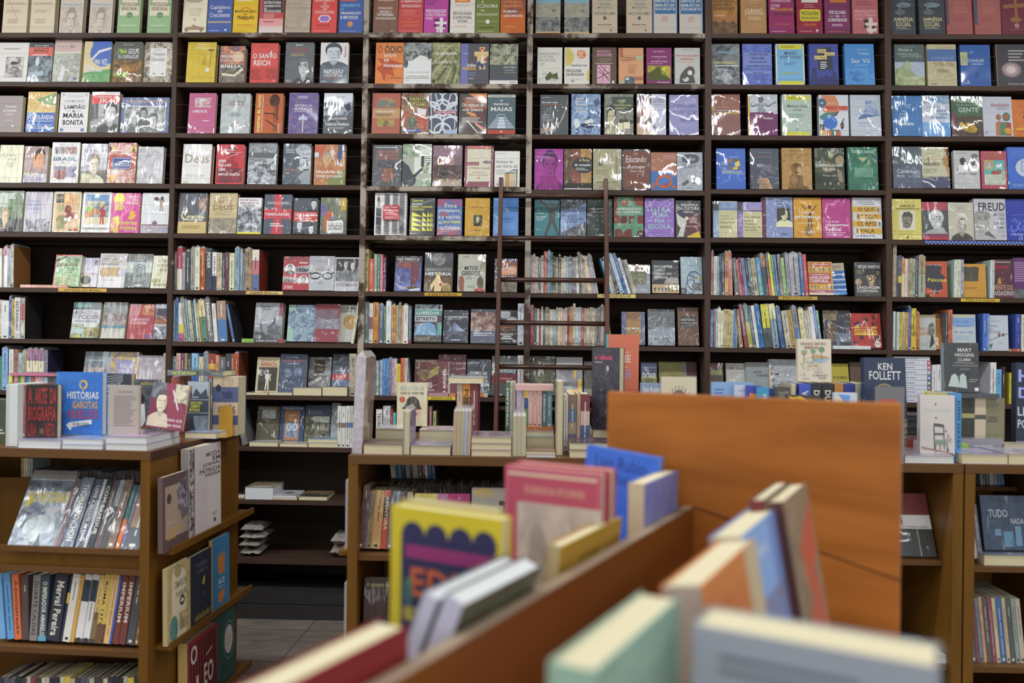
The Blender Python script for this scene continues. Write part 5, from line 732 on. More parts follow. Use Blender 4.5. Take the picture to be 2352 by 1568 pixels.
COV[6, 4] = [
 (2052, 2119, 337, 'slate tree photo cover titled Caminhos', '56646c', 'n 5c6c70 46545c 0 0 100 44|x 8c9c98 30 14 56 30 2|x 8c9c98 56 10 46 38 2|x 8c9c98 46 20 84 44 2|x 8c9c98 26 10 40 22 2|n 4c5464 5c6678 0 44 100 100|t b8c4d0 14 54 88 64 Caminhos|t a8b8c8 14 66 40 74 Morte|t a8b8c8 56 66 92 75 e Vida', 'w'),
 (2120, 2183, 338, 'cream cover with womans profile, 5 PERDÃO', 'b4b498', 'p 3c3020 86 0 100 0 100 50 92 60|p 9c7434 84 0 92 0 90 22 84 26|p a87c44 78 24 88 16 96 26 96 46 84 46 76 42 78 34 74 30|p a8885c 84 46 100 50 100 80 94 68|n 94905c 4c5068 0 72 100 78|p 484c6c 0 78 40 76 70 72 100 82 100 100 0 100|t 7c3c34 20 26 30 36 5|b 5c4c40 6 36 64 46 PERDÃO|t 9c8c7c 8 29 18 34 Os|l 8c8c78 6 52 66 64 3|l 9c9c84 16 14 66 17 1', 'w'),
 (2193, 2252, 346, 'white cover with two people holding papers', 'b0b4b4', 'h 3c3c3c 3c3c3c 3c4048 12 18 58 54|p d0d4d4 18 38 54 38 56 56 14 56|h 5c5450 2c2c2c 3c404c 58 22 92 50|p d0d4d4 58 40 90 40 92 56 60 56|e 6c7074 68 8 96 20|b 5c6478 16 59 46 63 Chega|b 6c7888 62 58 86 64 Final|l 9ca0a0 12 5 66 8 1', 'w'),
 (2256, 2315, 347, 'red cover with teal cartoon of dressed wolf', 'a8485c', 'r 5ca4a4 10 24 92 62|r b8a040 14 24 46 48|r 9c8cb0 22 27 40 44|h c8c8c8 8c7c74 b0b0a8 22 27 40 46|b b87058 12 4 78 9 PICANHA|b a87840 20 11 78 19 NEURA|N b84838 a03c34 38 52 70 66|p c8ccc8 52 38 70 34 80 34 78 42 64 46|x 7c5c50 62 50 80 56 4|n c0c4bc a8b0a4 10 62 92 90|N b0b494 989c7c 76 50 92 80', 'w'),
 (2317, 2385, 338, 'royal blue cover with white oval, cropped by edge', '3c68c0', 'e b4c0d0 26 26 110 72|o 3c68c0 46 34 104 58 2|b 5c84d0 12 8 92 14 CENÁRIOS|b 5c84d0 12 16 92 21 SOCIEDADE|b 88a8e4 14 88 60 94 ESCRITA', 'w')]
COV[6, 5] = [
 (2050, 2118, 457, 'pale yellow cover with portrait head, NEUROSES DE TRANSFERÊNCIA', 'c4bc64', 'r c8c8b8 24 28 78 76|p 6c6c64 34 42 40 33 58 31 70 38 70 52 62 68 50 73 40 68 34 56|n 8c8c80 5c5c54 36 44 62 70|p 50504c 34 44 40 33 60 31 70 40 68 48 56 42 42 44|r 5c5c54 40 59 58 62|t a8905c 30 6 76 11 Sigmund Freud|b 5c5434 26 14 78 20 NEUROSES DE|b 5c5434 12 21 94 26 TRANSFERÊNCIA|l a49c50 4 79 84 81 1|l a49c50 20 84 80 87 1|e 5c5838 48 91 54 97', 'w'),
 (2119, 2178, 464, 'photo cover of bearded man with red band and red foot', '5c6064', 'r a44450 0 0 100 22|n a8485c 94404c 0 0 100 20|r 4c5256 0 22 100 84|h b8bcbc c8ccc8 9ca0a0 0 20 112 104|N d4d8d4 bcc0bc 52 54 74 64|e 4c5052 54 38 62 41|e 4c5052 66 38 74 41|r 7c3c60 0 84 100 92|r a83c48 0 92 100 100|N b4b8b4 9ca09c 60 66 88 84', 'w'),
 (2180, 2238, 465, 'cream cover with white-bearded man in dark suit', 'b4b4a4', 'b 8c8c84 22 6 82 9 UMA AUTOBIOGRAFIA|b 8c8478 34 12 66 17 FREUD|l 9c9c90 26 18 82 21 1|h a8a498 c0bcb0 4c4846 8 28 96 112|N d0d0c8 b8b8b0 50 48 68 58|e 3c3c3c 48 41 57 45|e 3c3c3c 60 41 68 45|p c8c8c4 48 60 58 60 54 72', 'w'),
 (2240, 2313, 456, 'thick white cover with slate capitals over old face', 'b4b4bc', 'N b0b0ac 909090 -30 34 50 110|N 7c7c7c a0a09c 0 30 52 54|x 6c6c6c 0 68 22 70 2|p 5c6064 30 86 40 76 66 96 20 100|p a8a8ac 0 92 30 86 70 98 40 100 0 100|b 3c444c 14 10 98 30 FREUD|t 6c7484 56 35 96 42 UMA VIDA|t 6c7484 76 45 96 52 PARA|t 6c7484 60 56 96 63 O NOSSO|t 6c7484 72 67 96 73 TEMPO|t a8a4ac 74 76 96 83 PETER|t a8a4ac 82 87 96 93 GAY', 'w', {'t': .045}),
 (2314, 2385, 457, 'deep blue cover with paler blue letters', '2c3c9c', 'b 4c64cc 14 46 100 56 A AC|b 5470d8 14 62 110 78 LACAN|b 8c9ce0 12 82 70 87 ednibrions|x 4860c4 14 40 80 36 2', 'w')]
COV[1, 6] = [
 (120, 180, 585, 'green face cover edged in red', '7c9c78', 'n 6c9468 a8c498 4 4 100 100|r b84c4c 0 0 100 4|r b84c4c 0 0 3 100|p 4c3c3c 0 16 0 26 48 4 34 4|b 6c3c34 6 26 86 36 COMPRAM E VENDEM|N a8c890 5c8458 10 44 70 80|N 4c6c48 7c9c70 40 4 90 26|r c8d4d8 5 40 17 54|l 4c6450 46 40 80 58 3|l c8d0c4 46 66 74 76 3|n b8b484 6c9064 4 72 70 100', 'w'),
 (178, 221, 592, 'lilac white cover with dark curled animal', 'bcbac8', 'r a8a8bc 0 0 100 24|r c4bca8 0 58 70 100|N 2c2c30 5c5c54 12 60 66 92|n 3c3c40 84848c 76 8 96 26|l a4a4bc 36 28 64 44 4|b a06c74 4 51 96 57 MACAÚBA', 'w', {'d0': .05}),
 (222, 285, 582, 'white cover with row of gold coins, HISTÓRIA DA RIQUEZA', 'c4c4c4', 'r b8b4b8 0 0 100 36|b 4c4c48 12 12 68 19 HISTÓRIA|b a08448 10 20 82 27 DA RIQUEZA|b 5c5850 8 28 70 34 NO BRASIL|l 8c8c90 16 5 62 10 1|e b09468 4 40 32 68|e a88c60 22 40 50 68|e b89c70 40 40 70 68|e ac9064 60 40 86 68|e b0b4c4 74 42 100 66|l b4b4b8 20 74 70 80 1', 'w'),
 (284, 344, 583, 'slate cover with oval sailor emblem', '6c7474', 'r 64686a 0 0 100 24|r a0b0b4 0 24 100 56|n 74807c 5c6464 0 56 100 100|n 9cacb0 b4b8a8 0 30 100 56|q 5c6c70 32 30 76 66 3|N 5c6468 8c9898 38 36 70 62|t c0b480 36 6 78 13 José Never|l a8acac 30 70 86 84 4|l 8c9090 36 15 84 22 2|e b4b8b8 40 90 70 98', 'w', {'t': .04}),
 (345, 381, 587, 'pale yellow cover half hidden by the upright', 'c0c0a4', 'b 6c6c60 34 12 90 20 AS LUTAS|b 6c6c60 28 26 96 34 DO POVO|b 6c6c60 50 40 90 48 DO|l b0b094 20 56 96 62 2|N a09c50 8c8c68 4 70 60 84|b 5c584c 14 84 96 92 Canudos', 'w')]
COV[1, 7] = [
 (160, 224, 694, 'cover titled ASSALTO AO PODER with banknotes', 'a8acb0', 'r 3c4c54 0 0 100 21|n 4c7ca0 5c8c64 8 0 66 14|b 4c4c50 6 24 72 33 ASSALTO|t 6c6468 76 26 92 32 AO|b 5c484c 22 35 98 48 PODER|l 5c6064 10 50 96 56 1|n 5c6c50 8c9c74 0 60 100 100|r b4bcb4 44 58 94 70|N a89c3c 5c4c54 50 70 100 96|p 8ca49c 4 68 50 76 40 90 0 82|N b4a848 8c9c4c 8 92 40 100', 'w'),
 (230, 285, 694, 'grey drawing cover with teal strip under wrapping', 'a4a4a0', 'n a0a4a4 7c807c 0 0 100 60|n 6c6464 a49c9c 0 30 100 64|r 5c8090 0 64 100 72|r a8a89c 0 72 100 100', 'w', {'t': .035}),
 (290, 349, 698, 'red cover with yellow author name, SOBREVIVENTES', 'a84c54', 'n a84c54 94444c 0 0 100 100|b c09848 54 4 92 13 MARY|b c09848 52 14 80 22 DEL|b c09848 52 23 96 32 PRIORE|b d8b4b8 10 41 82 48 SOBREVIVENTES|b d8b4b8 10 50 74 58 E GUERREIRAS|l b87c40 10 64 50 68 2|e 5c5c94 72 86 92 98|r b8545c 0 62 100 63', 'w'),
 (350, 381, 698, 'grey landscape cover with orange strip beside the upright', '6c7078', 'r a4acb8 0 0 100 14|p 44484c 0 12 60 14 100 10 100 34 0 34|r 7c4c48 0 36 100 46|r 985c3c 0 47 100 58|r b4b8bc 0 58 100 62|n 4c5058 9ca0ac 0 62 100 100|x d0d4dc 10 66 60 84 6', 'w')]
COV[2, 6] = [
 (648, 708, 589, 'red and grey cover with two round portraits', 'a4505c', 'n 9c3c48 5c4c50 0 0 100 18|r 9c3c44 0 18 100 30|p 9ca0a4 0 34 100 26 100 48 40 50|p b04850 0 48 100 62 100 76 0 56|p a4a0a0 0 58 70 64 60 78 0 76|e d4d8d8 6 22 46 52|h b8b8b0 4c4c4c 5c5c5c 10 24 42 52|e d4d8d8 58 56 100 88|h c0c0b8 4c4c4c 6c6c6c 62 58 98 88|b 303034 52 32 98 46 Hitler|b 4c4c50 6 66 50 76 STÁLIN|l d8b0b4 60 14 98 24 1|r a43c48 0 80 100 100|b d8c0c4 8 86 40 96 OS TIRANOS', 'w', {'tilt': 8}),
 (708, 766, 588, 'white cover with large black spectacles', 'a8acb0', 'r 9c9ea4 0 0 100 26|t 6c6468 26 12 72 18 Richard J. Evans|t 9c7c80 34 29 64 35 ERIC|t 8c7478 20 36 78 42 HOBSBAWM|q 2c3448 4 47 46 68 4|q 2c3448 52 47 94 68 4|x 2c3448 44 52 54 52 3|x 2c3448 0 48 8 50 4|x 2c3448 90 50 98 48 4|l 8c9094 36 72 62 82 2', 'w', {'tilt': 8}),
 (767, 823, 591, 'white cover with two women, OS ROMANOV', 'b4b8bc', 'r 34383c 4 4 96 70|h b4b4b0 4c4844 a0a4a4 26 6 62 54|h b8b8b4 4c4844 acb0b0 54 8 92 60|n 5c6064 94989c 6 40 96 70|t 7c7480 8 76 96 86 OS ROMANOV|l a4a8ac 20 71 80 75 1|e 9c9c90 14 16 24 20', 'w', {'tilt': 8})]
COV[2, 7] = [
 (581, 645, 695, 'grey photo cover with red corner and man pushing', '888c94', 'n a4a8ac 8c9098 0 0 100 56|r 8c4c60 86 0 100 36|b 4c5058 12 5 52 13 Charles|b 4c5058 26 14 56 20 Darwin|p 54585c 46 92 54 60 66 52 70 38 76 40 74 56 92 64 98 92|n 6c7074 54585c 48 62 96 88|n 484c50 74787c 0 84 100 100|x 3c4044 20 52 26 80 2|x 3c4044 24 50 32 80 2|p 484c50 0 74 40 78 40 86 0 84', 'w', {'t': .045}),
 (658, 720, 700, 'steel blue cover under shiny wrapping', '6c8498', 'n 8ca0b0 54687c 0 0 100 100|r 84a89c 0 0 26 16|r 8cb0a4 0 66 22 100|n 4c6074 8498ac 24 10 100 60', 'w'),
 (720, 776, 698, 'red and grey striped cover under shiny wrapping', '7c3c4c', 'r 7c3440 0 0 100 34|n 6c6c78 8c909c 0 38 100 66|n 5c5460 7c6470 0 16 94 40|r 84404c 0 66 100 100|l b49ca0 44 58 80 64 1', 'w'),
 (777, 815, 700, 'pale grey cover with gold coin', 'a8a8a4', 'e a08048 22 26 104 66|N 8c6c3c b0905c 30 30 100 62|r 4c4c48 40 8 90 11|l 8c8c88 20 15 80 20 1', 'w', {'d0': .06})]
COV[3, 6] = [
 (905, 966, 588, 'blue sea cover with red-sailed junk, REI PIRATA', '4c5074', 'r 3c3840 0 0 100 18|n 5c4450 7c4c44 10 18 80 34|n 444874 5c64a0 0 34 100 76|n 6c74a8 4c5490 0 74 100 100|e 8c4c44 26 18 62 34|p 6c3c44 66 16 92 20 90 60 80 82 60 80|x 3c3030 64 16 64 86 3|p 5c4c34 46 88 84 84 90 94 54 98|p 9c9cb4 4 78 40 88 52 94 20 96|b c0bcb0 8 6 92 13 REI PIRATA|l a0a0a8 14 15 90 17 1|t b0b4d0 8 56 20 76 海盗|p b8bcd8 50 96 96 90 96 98 60 100', 'w'),
 (973, 1038, 580, 'dark cover with nude warrior painting titled HISTÓRIA', '4c5054', 'n 4c5054 3c3c40 0 0 100 36|N 8c8c8c 5c6064 28 0 74 34|r 3c4044 38 10 46 12|r 3c4044 58 10 66 12|p 6c7070 50 12 56 22 48 22|r 484848 44 25 60 27|t a8ac9c 4 39 96 47 HERÓDOTO|b e0e4e4 4 49 96 59 HISTÓRIA|n 44382c 6c5440 0 60 100 100|p c8b888 42 64 56 64 62 74 74 84 64 86 60 100 36 100 38 82 24 98 22 84 34 72|e d0c090 42 56 56 68|p b89c54 44 52 56 52 56 60 42 60|e a83c34 54 78 66 86|e 8c7448 66 80 92 100|q b0904c 66 78 94 104 3', 'w'),
 (1050, 1114, 584, 'cream cover with engraved heroes titled MITOS GREGOS', 'a8aca0', 'n b4b09c a0a498 0 0 100 20|n 7c5c4c b0ac9c 2 60 24 100|N 8c5c50 6c4438 6 58 22 98|N 7c6c5c 5c5048 70 60 94 96|g 5c5044 70 58 94 96|g 8c5448 6 58 26 98|n 8c8070 b0b0a0 0 20 16 42|n 8c8070 b0b0a0 80 20 98 46|b 34383c 24 32 72 43 MITOS|b 34383c 14 45 80 57 GREGOS|l 8c9088 30 60 64 68 3|l 8c9088 34 84 66 90 2|r a83c3c 60 93 98 100|t 6c5c50 16 4 40 9 GUSTAV', 'w'),
 (1135, 1187, 594, 'smaller stormy Bible stories cover behind ladder rail', '645c6c', 'n 6a5c68 d08c68 30 10 100 50|n 4c4848 8c8474 0 60 100 100|e d89c7c 56 20 98 46|b e4dce0 40 14 54 20 AS|b ece4e4 8 25 88 33 MELHORES|b d8c8c8 8 37 92 43 HISTÓRIAS|b f0ecec 6 51 88 60 BÍBLIA', 'w')]
COV[3, 7] = [
 (950, 1013, 699, 'teal block cover with blue dome, O CORREDOR ESTREITO', '4c5054', 'r 9cacac 0 0 100 16|n 5c6c7c 9cacb4 26 0 80 14|r 4c8480 0 16 100 30|r b4b8c0 0 31 82 46|r 54404c 84 30 100 48|r 5c484c 0 48 100 62|p 6c94b8 0 82 6 62 24 50 56 48 76 56 84 82|r 5c9c90 84 48 100 82|r 50504e 0 84 100 100|b 3c4448 6 4 18 13 O|b 3c4448 86 2 92 13 I|b c4d0cc 6 19 90 28 CORREDOR|b 2c3034 6 34 76 43 ESTREITO|b a4b0bc 6 51 46 57 ESTADOS|b 8cacc4 6 59 58 65 SOCIEDADES|b 8cacc4 6 67 54 73 E O DESTINO|b 8cacc4 6 75 62 81 DA LIBERDADE|l 8c7868 6 87 60 95 2', 'w', {'t': .05}),
 (1017, 1074, 712, 'navy cover with congress building, A CONSTITUIÇÃO', '3c4048', 'p 6c7890 8 74 44 38 90 66 90 80 10 84|p 8494ac 50 42 88 66 88 78 54 80|r 3c4454 34 40 38 86|n 3c4048 545c6c 8 66 92 96|l 8c909c 10 27 92 30 1|b c8ccd4 4 18 98 25 A CONSTITUIÇÃO|l 5c6470 12 34 28 44 2|r b0b8c0 34 90 70 93', 'w'),
 (1080, 1137, 710, 'slate cover with painted horsemen along the top', '5c6474', 'r 4c5054 0 0 100 10|n 6c3c3c a89c90 0 10 100 64|d d8d0c4 0 12 100 62 26|d 3c3434 0 12 100 62 20|d b03c3c 0 10 60 40 12|l c8ccd4 12 68 92 80 2|b a8b0c0 12 69 90 73 ATUALIDADE HISTÓRICA|b a8b0c0 20 75 90 79 DA OFENSIVA SOCIALISTA|l c8ccd8 40 92 60 94 1', 'w'),
 (1148, 1188, 712, 'black cover with white shapes and orange title', '3c3c3c', 'e a8acb0 -10 0 60 26|r 4c4c4c 0 0 66 4|e a8acb0 36 20 100 44|r 3c3c3c 30 32 100 46|b b86c34 2 48 90 56 CONSTRUÇÃO|b 8c5c38 4 58 94 62 DEMOCRACIA|b 8c5c38 20 63 60 67 DIREITO|r b4b8b8 2 71 76 75|r b4b8b8 16 77 64 81|r b4b8b8 8 83 72 88|l 5c5c5c 10 72 68 74 1|l a8a8a8 20 93 60 96 1', 'w')]
COV[4, 6] = [
 (1441, 1494, 607, 'grey cover with small olive landscape painting', '8c909c', 'r 5c4440 0 0 100 4|r a49884 12 4 84 24|t 7c6c60 20 8 76 13 Francisco|t 6c5c54 18 15 78 20 FERROCARRIL|n 5c644c 7c7c60 12 24 84 70|r 8c5448 28 66 40 74', 'w'),
 (1498, 1560, 598, 'black cover with hand moving game pieces, ENCONTRE', '3a3e42', 'b c0c4c4 8 15 76 23 ENCONTRE|b c0c4c4 8 26 48 34 O SEU|b c0c4c4 8 37 74 45 LUGAR NO|b c0c4c4 8 48 58 56 MUNDO|r b8a078 0 74 100 100|p 9c9490 50 60 70 50 98 56 98 74 62 72 50 78 44 74|e 9c4c48 46 70 56 78|e 4c7c4c 80 70 92 80|' + '|'.join('g %s %d %d %d %d' % (c, x, 76 + (x * 7) % 9, x + 9, 96) for x, c in ((6, '3c4850'), (20, '4c7c50'), (33, '4c78b0'), (47, '4c5ca0'), (58, '506c4c'), (70, '4c4844'), (86, '4c5450'))) + '|r 44484c 12 60 40 63', 'w'),
 (1565, 1614, 590, 'pale blue cover with dark ink circles', '98acb4', 'n a0b4bc 8ca0a8 0 0 100 100|q 3c4c74 26 38 96 92 4|q 4c5c84 20 60 70 100 3|x 3c4c74 40 50 86 60 3|x 3c4c74 60 44 60 70 3|n 4c5050 8c9090 52 70 96 92|r 4c4c50 0 84 24 100|e b0a840 78 52 92 64|l 8498a8 10 20 90 26 1', 'w', {'lean': 0})]
COV[4, 7] = [
 (1428, 1482, 716, 'tan and slate cover with open book, A ARTE DE LER', '5c6484', 'r 9c7c54 20 0 82 100|r 8c6c4c 20 0 82 28|t 5c4838 22 5 80 12 A ARTE|t 5c4838 22 14 80 20 DE LER|e d0c8b4 26 46 50 54|e d0c8b4 50 46 76 54|e 9c7c54 28 43 50 49|e 9c7c54 50 43 74 49|p 5c4c3c 26 48 50 54 76 48 50 58', 'w'),
 (1489, 1551, 710, 'grey mountain photo cover under shiny wrapping', '6c7078', 'n 74787c 585c60 0 0 100 50|n 5c6068 a0a8b4 0 50 100 100|p 8c94a0 0 62 30 52 60 66 100 54 100 76 0 80|d c0c8d4 4 56 96 98 24', 'w'),
 (1558, 1606, 706, 'brown cover with black title plate, HISTÓRIA DA EDUCAÇÃO', '6c5448', 'n 6c5448 644c42 0 0 100 100|r 3c3c3c 12 24 88 52|b b8b8b8 16 28 84 36 HISTÓRIA|b a8a8a8 16 38 88 45 DA EDUCAÇÃO|x a8a8a8 16 49 84 49 1|l 4c3c34 40 92 58 95 1', 'w', {'t': .04})]
COV[5, 6] = [
 (1859, 1915, 601, 'yellow and red cover with little people, dictionary of CORPORAL', 'c0983c', 'r a84448 6 4 96 14|b e0ccbc 8 6 92 12 JOE NAVARRO|' + '|'.join('g %s %d 17 %d 30|g %s %d 70 %d 82' % (c, 8 + i * 13, 16 + i * 13, c2, 8 + i * 13, 16 + i * 13) for i, (c, c2) in enumerate((('8c6c94', '5c5c74'), ('4c7c8c', '4c6c8c'), ('c8ccc8', 'a8885c'), ('9c8cb0', 'c8c8c8'), ('5c7c9c', 'd0b49c'), ('c8c0b0', '8c94a8'), ('5c6c94', '4c4844')))) + '|r a4484c 2 34 92 66|b e4d0c4 6 36 84 41 O DICIONÁRIO DA|b ece0dc 4 43 86 53 LINGUAGEM|b ece0dc 4 54 84 64 CORPORAL|r a4648c 0 85 100 91|r c8b8b4 0 94 100 100', 'w'),
 (1913, 1946, 605, 'blue striped cover tucked behind the yellow one', '3c74b8', 'r a89c84 0 0 100 24|b 6c6458 10 8 80 15 NAVARRO|r b0bcd0 0 34 100 38|r b0bcd0 0 50 100 54|r b0bcd0 0 66 100 70|r b0bcd0 0 82 100 86|b 34507c 20 26 80 32 ICO|b 34507c 20 41 90 47 DADES|b 34507c 20 57 96 63 ESSOAS|b 34507c 20 73 96 79 IONAIS', 'w', {'d0': .06, 'lean': -3}),
 (1965, 2025, 602, 'black cover with young man in glasses, LINGUAGEM CORPORAL', '44484a', 'h c0a488 3c3430 4c4c4c 20 14 104 92|p 34383a 30 40 60 10 100 14 100 36|q 3c3430 48 40 66 56 3|q 3c3430 70 38 88 54 3|b c8ccc8 10 9 96 18 VITOR SANTOS|b d8dcdc 6 70 92 78 LINGUAGEM|b d8dcdc 6 80 88 87 CORPORAL|l b0a050 8 88 84 90 1|N a8907c 7c6858 0 48 26 70|q a8a048 8 24 24 34 2|q a8a048 82 26 94 36 2|l a0a0a0 36 94 58 96 1', 'w', {'tilt': 6, 't': .02})]
COV[5, 7] = [
 (1894, 1957, 713, 'dark cover with bronze couple statue', '40444c', 'n 40444c 34383f 0 0 100 100|n 5c564a 8c805c 0 0 50 26|N 5c4838 7c644c 10 32 44 86|e 4c3c30 24 28 40 42|n 4c5c6c 6c7c88 40 60 100 84|N 2c3038 484c54 54 6 84 60', 'w'),
 (1957, 2027, 719, 'red cover with yellow band and tiny icons, PSICOLOGIA', 'a83c38', 'n a83c38 94342f 0 0 100 100|r c8b02c 12 39 30 44|r c8b02c 68 39 86 44|r c8b02c 12 58 86 63|t c8b02c 32 39 66 44 O LIVRO DA|b d0b830 12 46 86 57 PSICOLOGIA|e 4c2c2c 42 14 60 24|e 4c2c2c 68 26 80 36|N 5c3030 3c2424 16 24 36 36|g 4c2c2c 68 70 82 88|p 4c2c2c 26 68 42 64 38 76 30 76|e 4c2c2c 76 66 98 76|p 3c2828 6 80 24 84 18 90 6 88|e 4c2c2c 10 28 18 36|N 4c2c2c 5c3030 70 6 84 18|e d0c8c4 74 80 96 98|b a83c38 78 85 92 90 MAIS', 'w')]
COV[6, 6] = [
 (2126, 2177, 600, 'orange cover with ragged dark blot, Psicose', 'b4543c', 'p 40404a 0 12 40 8 78 14 70 32 92 44 74 60 80 76 64 80 56 92 40 88 30 78 4 74 0 50|b c8c030 12 47 96 57 Psicose|b b8a49c 10 8 76 12 André Martins|l c8b4ac 10 82 80 85 1|r 4c3038 0 92 20 100', 'w', {'tilt': 5}),
 (2214, 2266, 606, 'amber cover with dark torn panel', 'bc8c34', 'p 4c4c44 0 8 30 10 50 8 70 10 66 46 64 52 0 52|x 8c7c3c 34 30 36 52 2|x 8c7c3c 4 30 6 52 2|l 8c6c30 4 68 60 76 2|l 9c7834 60 78 90 81 1', 'w', {'tilt': 5}),
 (2284, 2329, 596, 'maroon cover with yellow arch, ASSASSINO title', '5c3440', 'n 5c3440 44343c 0 0 100 66|r 8c2c40 0 16 80 24|p b08038 18 64 24 48 34 48 40 64|b b08c74 0 66 96 80 MENTE DO|b b4b4b4 0 82 100 94 ASSASSINO|l a4a4ac 10 4 90 10 1', 'w', {'tilt': 5}),
 (2329, 2372, 592, 'purple cover with white text lines at picture edge', '5c3464', 'n 64386c 502c5c 0 0 100 78|n 4c4c50 6c6c70 0 78 100 100|l a484b0 6 10 100 60 9', 'w', {'tilt': 4})]
COV[6, 7] = [
 (2112, 2150, 723, 'white cover with black leafy twig and rust title', 'a8b0ac', 'r 8c8874 0 0 100 8|b b05840 4 36 40 44 NOS|b b05840 4 48 64 58 LADOS|p 3c3c38 60 96 72 60 64 40 80 20 92 30 84 60 92 80|N 4c4c44 8c8c84 52 24 94 60|d 3c3c38 40 20 96 96 36|l 9ca4a0 6 78 60 90 4', 'w', {'tilt': 4}),
 (2150, 2170, 720, 'bare orange back cover behind leafy twig book', 'a8702c', 'n a8702c b87c30 0 0 100 100|r 8c5c24 0 0 100 14', 'w', {'d0': .05}),
 (2188, 2242, 722, 'white and blue cover titled A vida depois da perda', 'a8b8c4', 'r b8b4a0 0 0 92 9|r 7c9ccc 2 9 96 34|n a8b4bc b0bcc0 0 34 100 100|t 5474b0 18 16 70 24 A vida|t 5474b0 18 28 74 37 depois|t 5474b0 8 45 88 54 da perda|l 8ca4b8 10 58 84 72 3', 'w', {'tilt': 4}),
 (2272, 2317, 724, 'white cover with twig and two small birds', 'b4bcc8', 'x 5c6c50 2 72 60 58 2|x 5c6c50 60 58 98 52 2|N 8c6c60 5c4c48 46 50 60 62|N 8c6c60 5c4c48 66 50 80 60|p 4c6c48 0 84 20 78 10 96|t a08488 4 26 44 33 Notícias|t a08488 4 36 24 42 das|t a08488 4 44 60 50 nuvens|l a4acbc 10 14 60 18 1|n b0b494 b4bcc8 44 74 70 80', 'w', {'tilt': 4})]
COV[1, 8] = [
 (186, 248, 807, 'slate cover with large gold script numerals', '5c6870', 'n 5c6870 6c7880 0 0 100 100|t b08868 4 40 80 72 1822|l 9ca4a8 10 20 90 26 1', 'w'),
 (247, 311, 808, 'yellow and violet cover with white title HISTÓRIA', 'a89c78', 'n c0a850 7c78a0 0 0 100 100|r 8c88b0 24 20 76 80|b c8c8e0 36 30 80 44 FALA|b c8c8e0 30 46 70 54 DESSA|b e0e4f0 16 78 84 96 HISTÓRIA', 'w'),
 (310, 374, 816, 'lilac grey cover with marbled top edge', 'a49ca4', 'n 8c8890 b0a8b0 0 0 100 30|l 9088a0 20 30 76 44 3', 'w')]
COV[2, 8] = [
 (585, 637, 820, 'cream framed cover with robed figure, ÁFRICA', 'b0a488', 'r 3c3c34 10 28 92 92|g c8c4b4 34 34 66 90|N 4c4c40 2c2c28 10 28 40 90|b a85034 16 12 90 26 ÁFRICA|t 9c5840 18 5 84 11 HISTÓRIA DA|b a04c34 34 93 76 99 Salvador', 'w'),
 (638, 700, 813, 'night blue cover with red title and two faces', '4c5870', 'n 4c5870 3c4658 0 0 100 100|b b06058 12 14 92 20 ROUSSET E LOURENÇO|b b4bcc8 26 22 72 26 Cartas sem endereço|N 7c8ca4 4c5870 16 36 46 58|N 7c8ca4 4c5870 54 34 84 56|l 9ca8bc 24 7 80 10 1', 'w'),
 (705, 757, 820, 'grey street photo cover with dark title plate', '7c7c7c', 'n a4a8a8 6c6c6c 0 0 100 50|n 4c4c50 848484 0 50 100 100|r 3c3434 26 8 72 44|b b0a46c 32 18 66 26 CRÔNICA DO|b b0a46c 34 28 64 36 SÉCULO|x b4b4b4 4 76 60 56 9|d 34343a 0 60 100 98 26', 'w', {'d0': .09}),
 (760, 801, 813, 'slate cover with diagonal ribbon and red band', '5c6474', 'r a43c40 0 50 100 64|n 54607c 7484a0 0 64 100 100|x b4bcc8 60 48 110 10 5|x b4bcc8 0 90 30 66 5|l a4acb8 14 30 60 44 3|n 4c5462 6c7684 0 0 100 30', 'w', {'d0': .09})]
COV[2, 9] = [
 (586, 638, 932, 'dark bronze cover with white drawing at the top', '4c483c', 'n 4c483c 5c5848 0 40 100 100|b b4ac98 6 3 90 9 DESCOBRIMENTO|n 8c9494 b4b8b8 20 10 82 34|l 8c8874 24 35 76 39 1', 'w', {'z': 'r9', 'd0': .1}),
 (640, 695, 932, 'navy cover with orange panel and arches', '34486c', 'b b4bccc 6 3 92 10 YAAKHOB|r a07048 18 12 80 92|l c0a888 34 22 66 40 3|r 8494a8 24 44 74 84|q c0ccd8 28 46 46 66 3|q c0ccd8 52 46 72 66 3|n 5c6c84 9cacbc 28 66 72 82', 'w', {'z': 'r9', 'd0': .1}),
 (697, 755, 930, 'dark cover with painted landscape under navy heading', '44485c', 'l 7c8498 10 14 88 24 2|n 3c3c30 7c7c64 0 30 100 100|r a8b0a0 30 29 96 44|N 3c3c30 54543c 0 34 40 80|d b4ac88 30 50 90 90 18', 'w', {'z': 'r9', 'd0': .1}),
 (757, 777, 925, 'narrow slice of grey cover beside white volumes', '8c9298', 'b 5c6474 20 24 90 40 JACI|n a0a8ac 747a80 0 0 100 100', 'w', {'z': 'r9', 'd0': .1})]
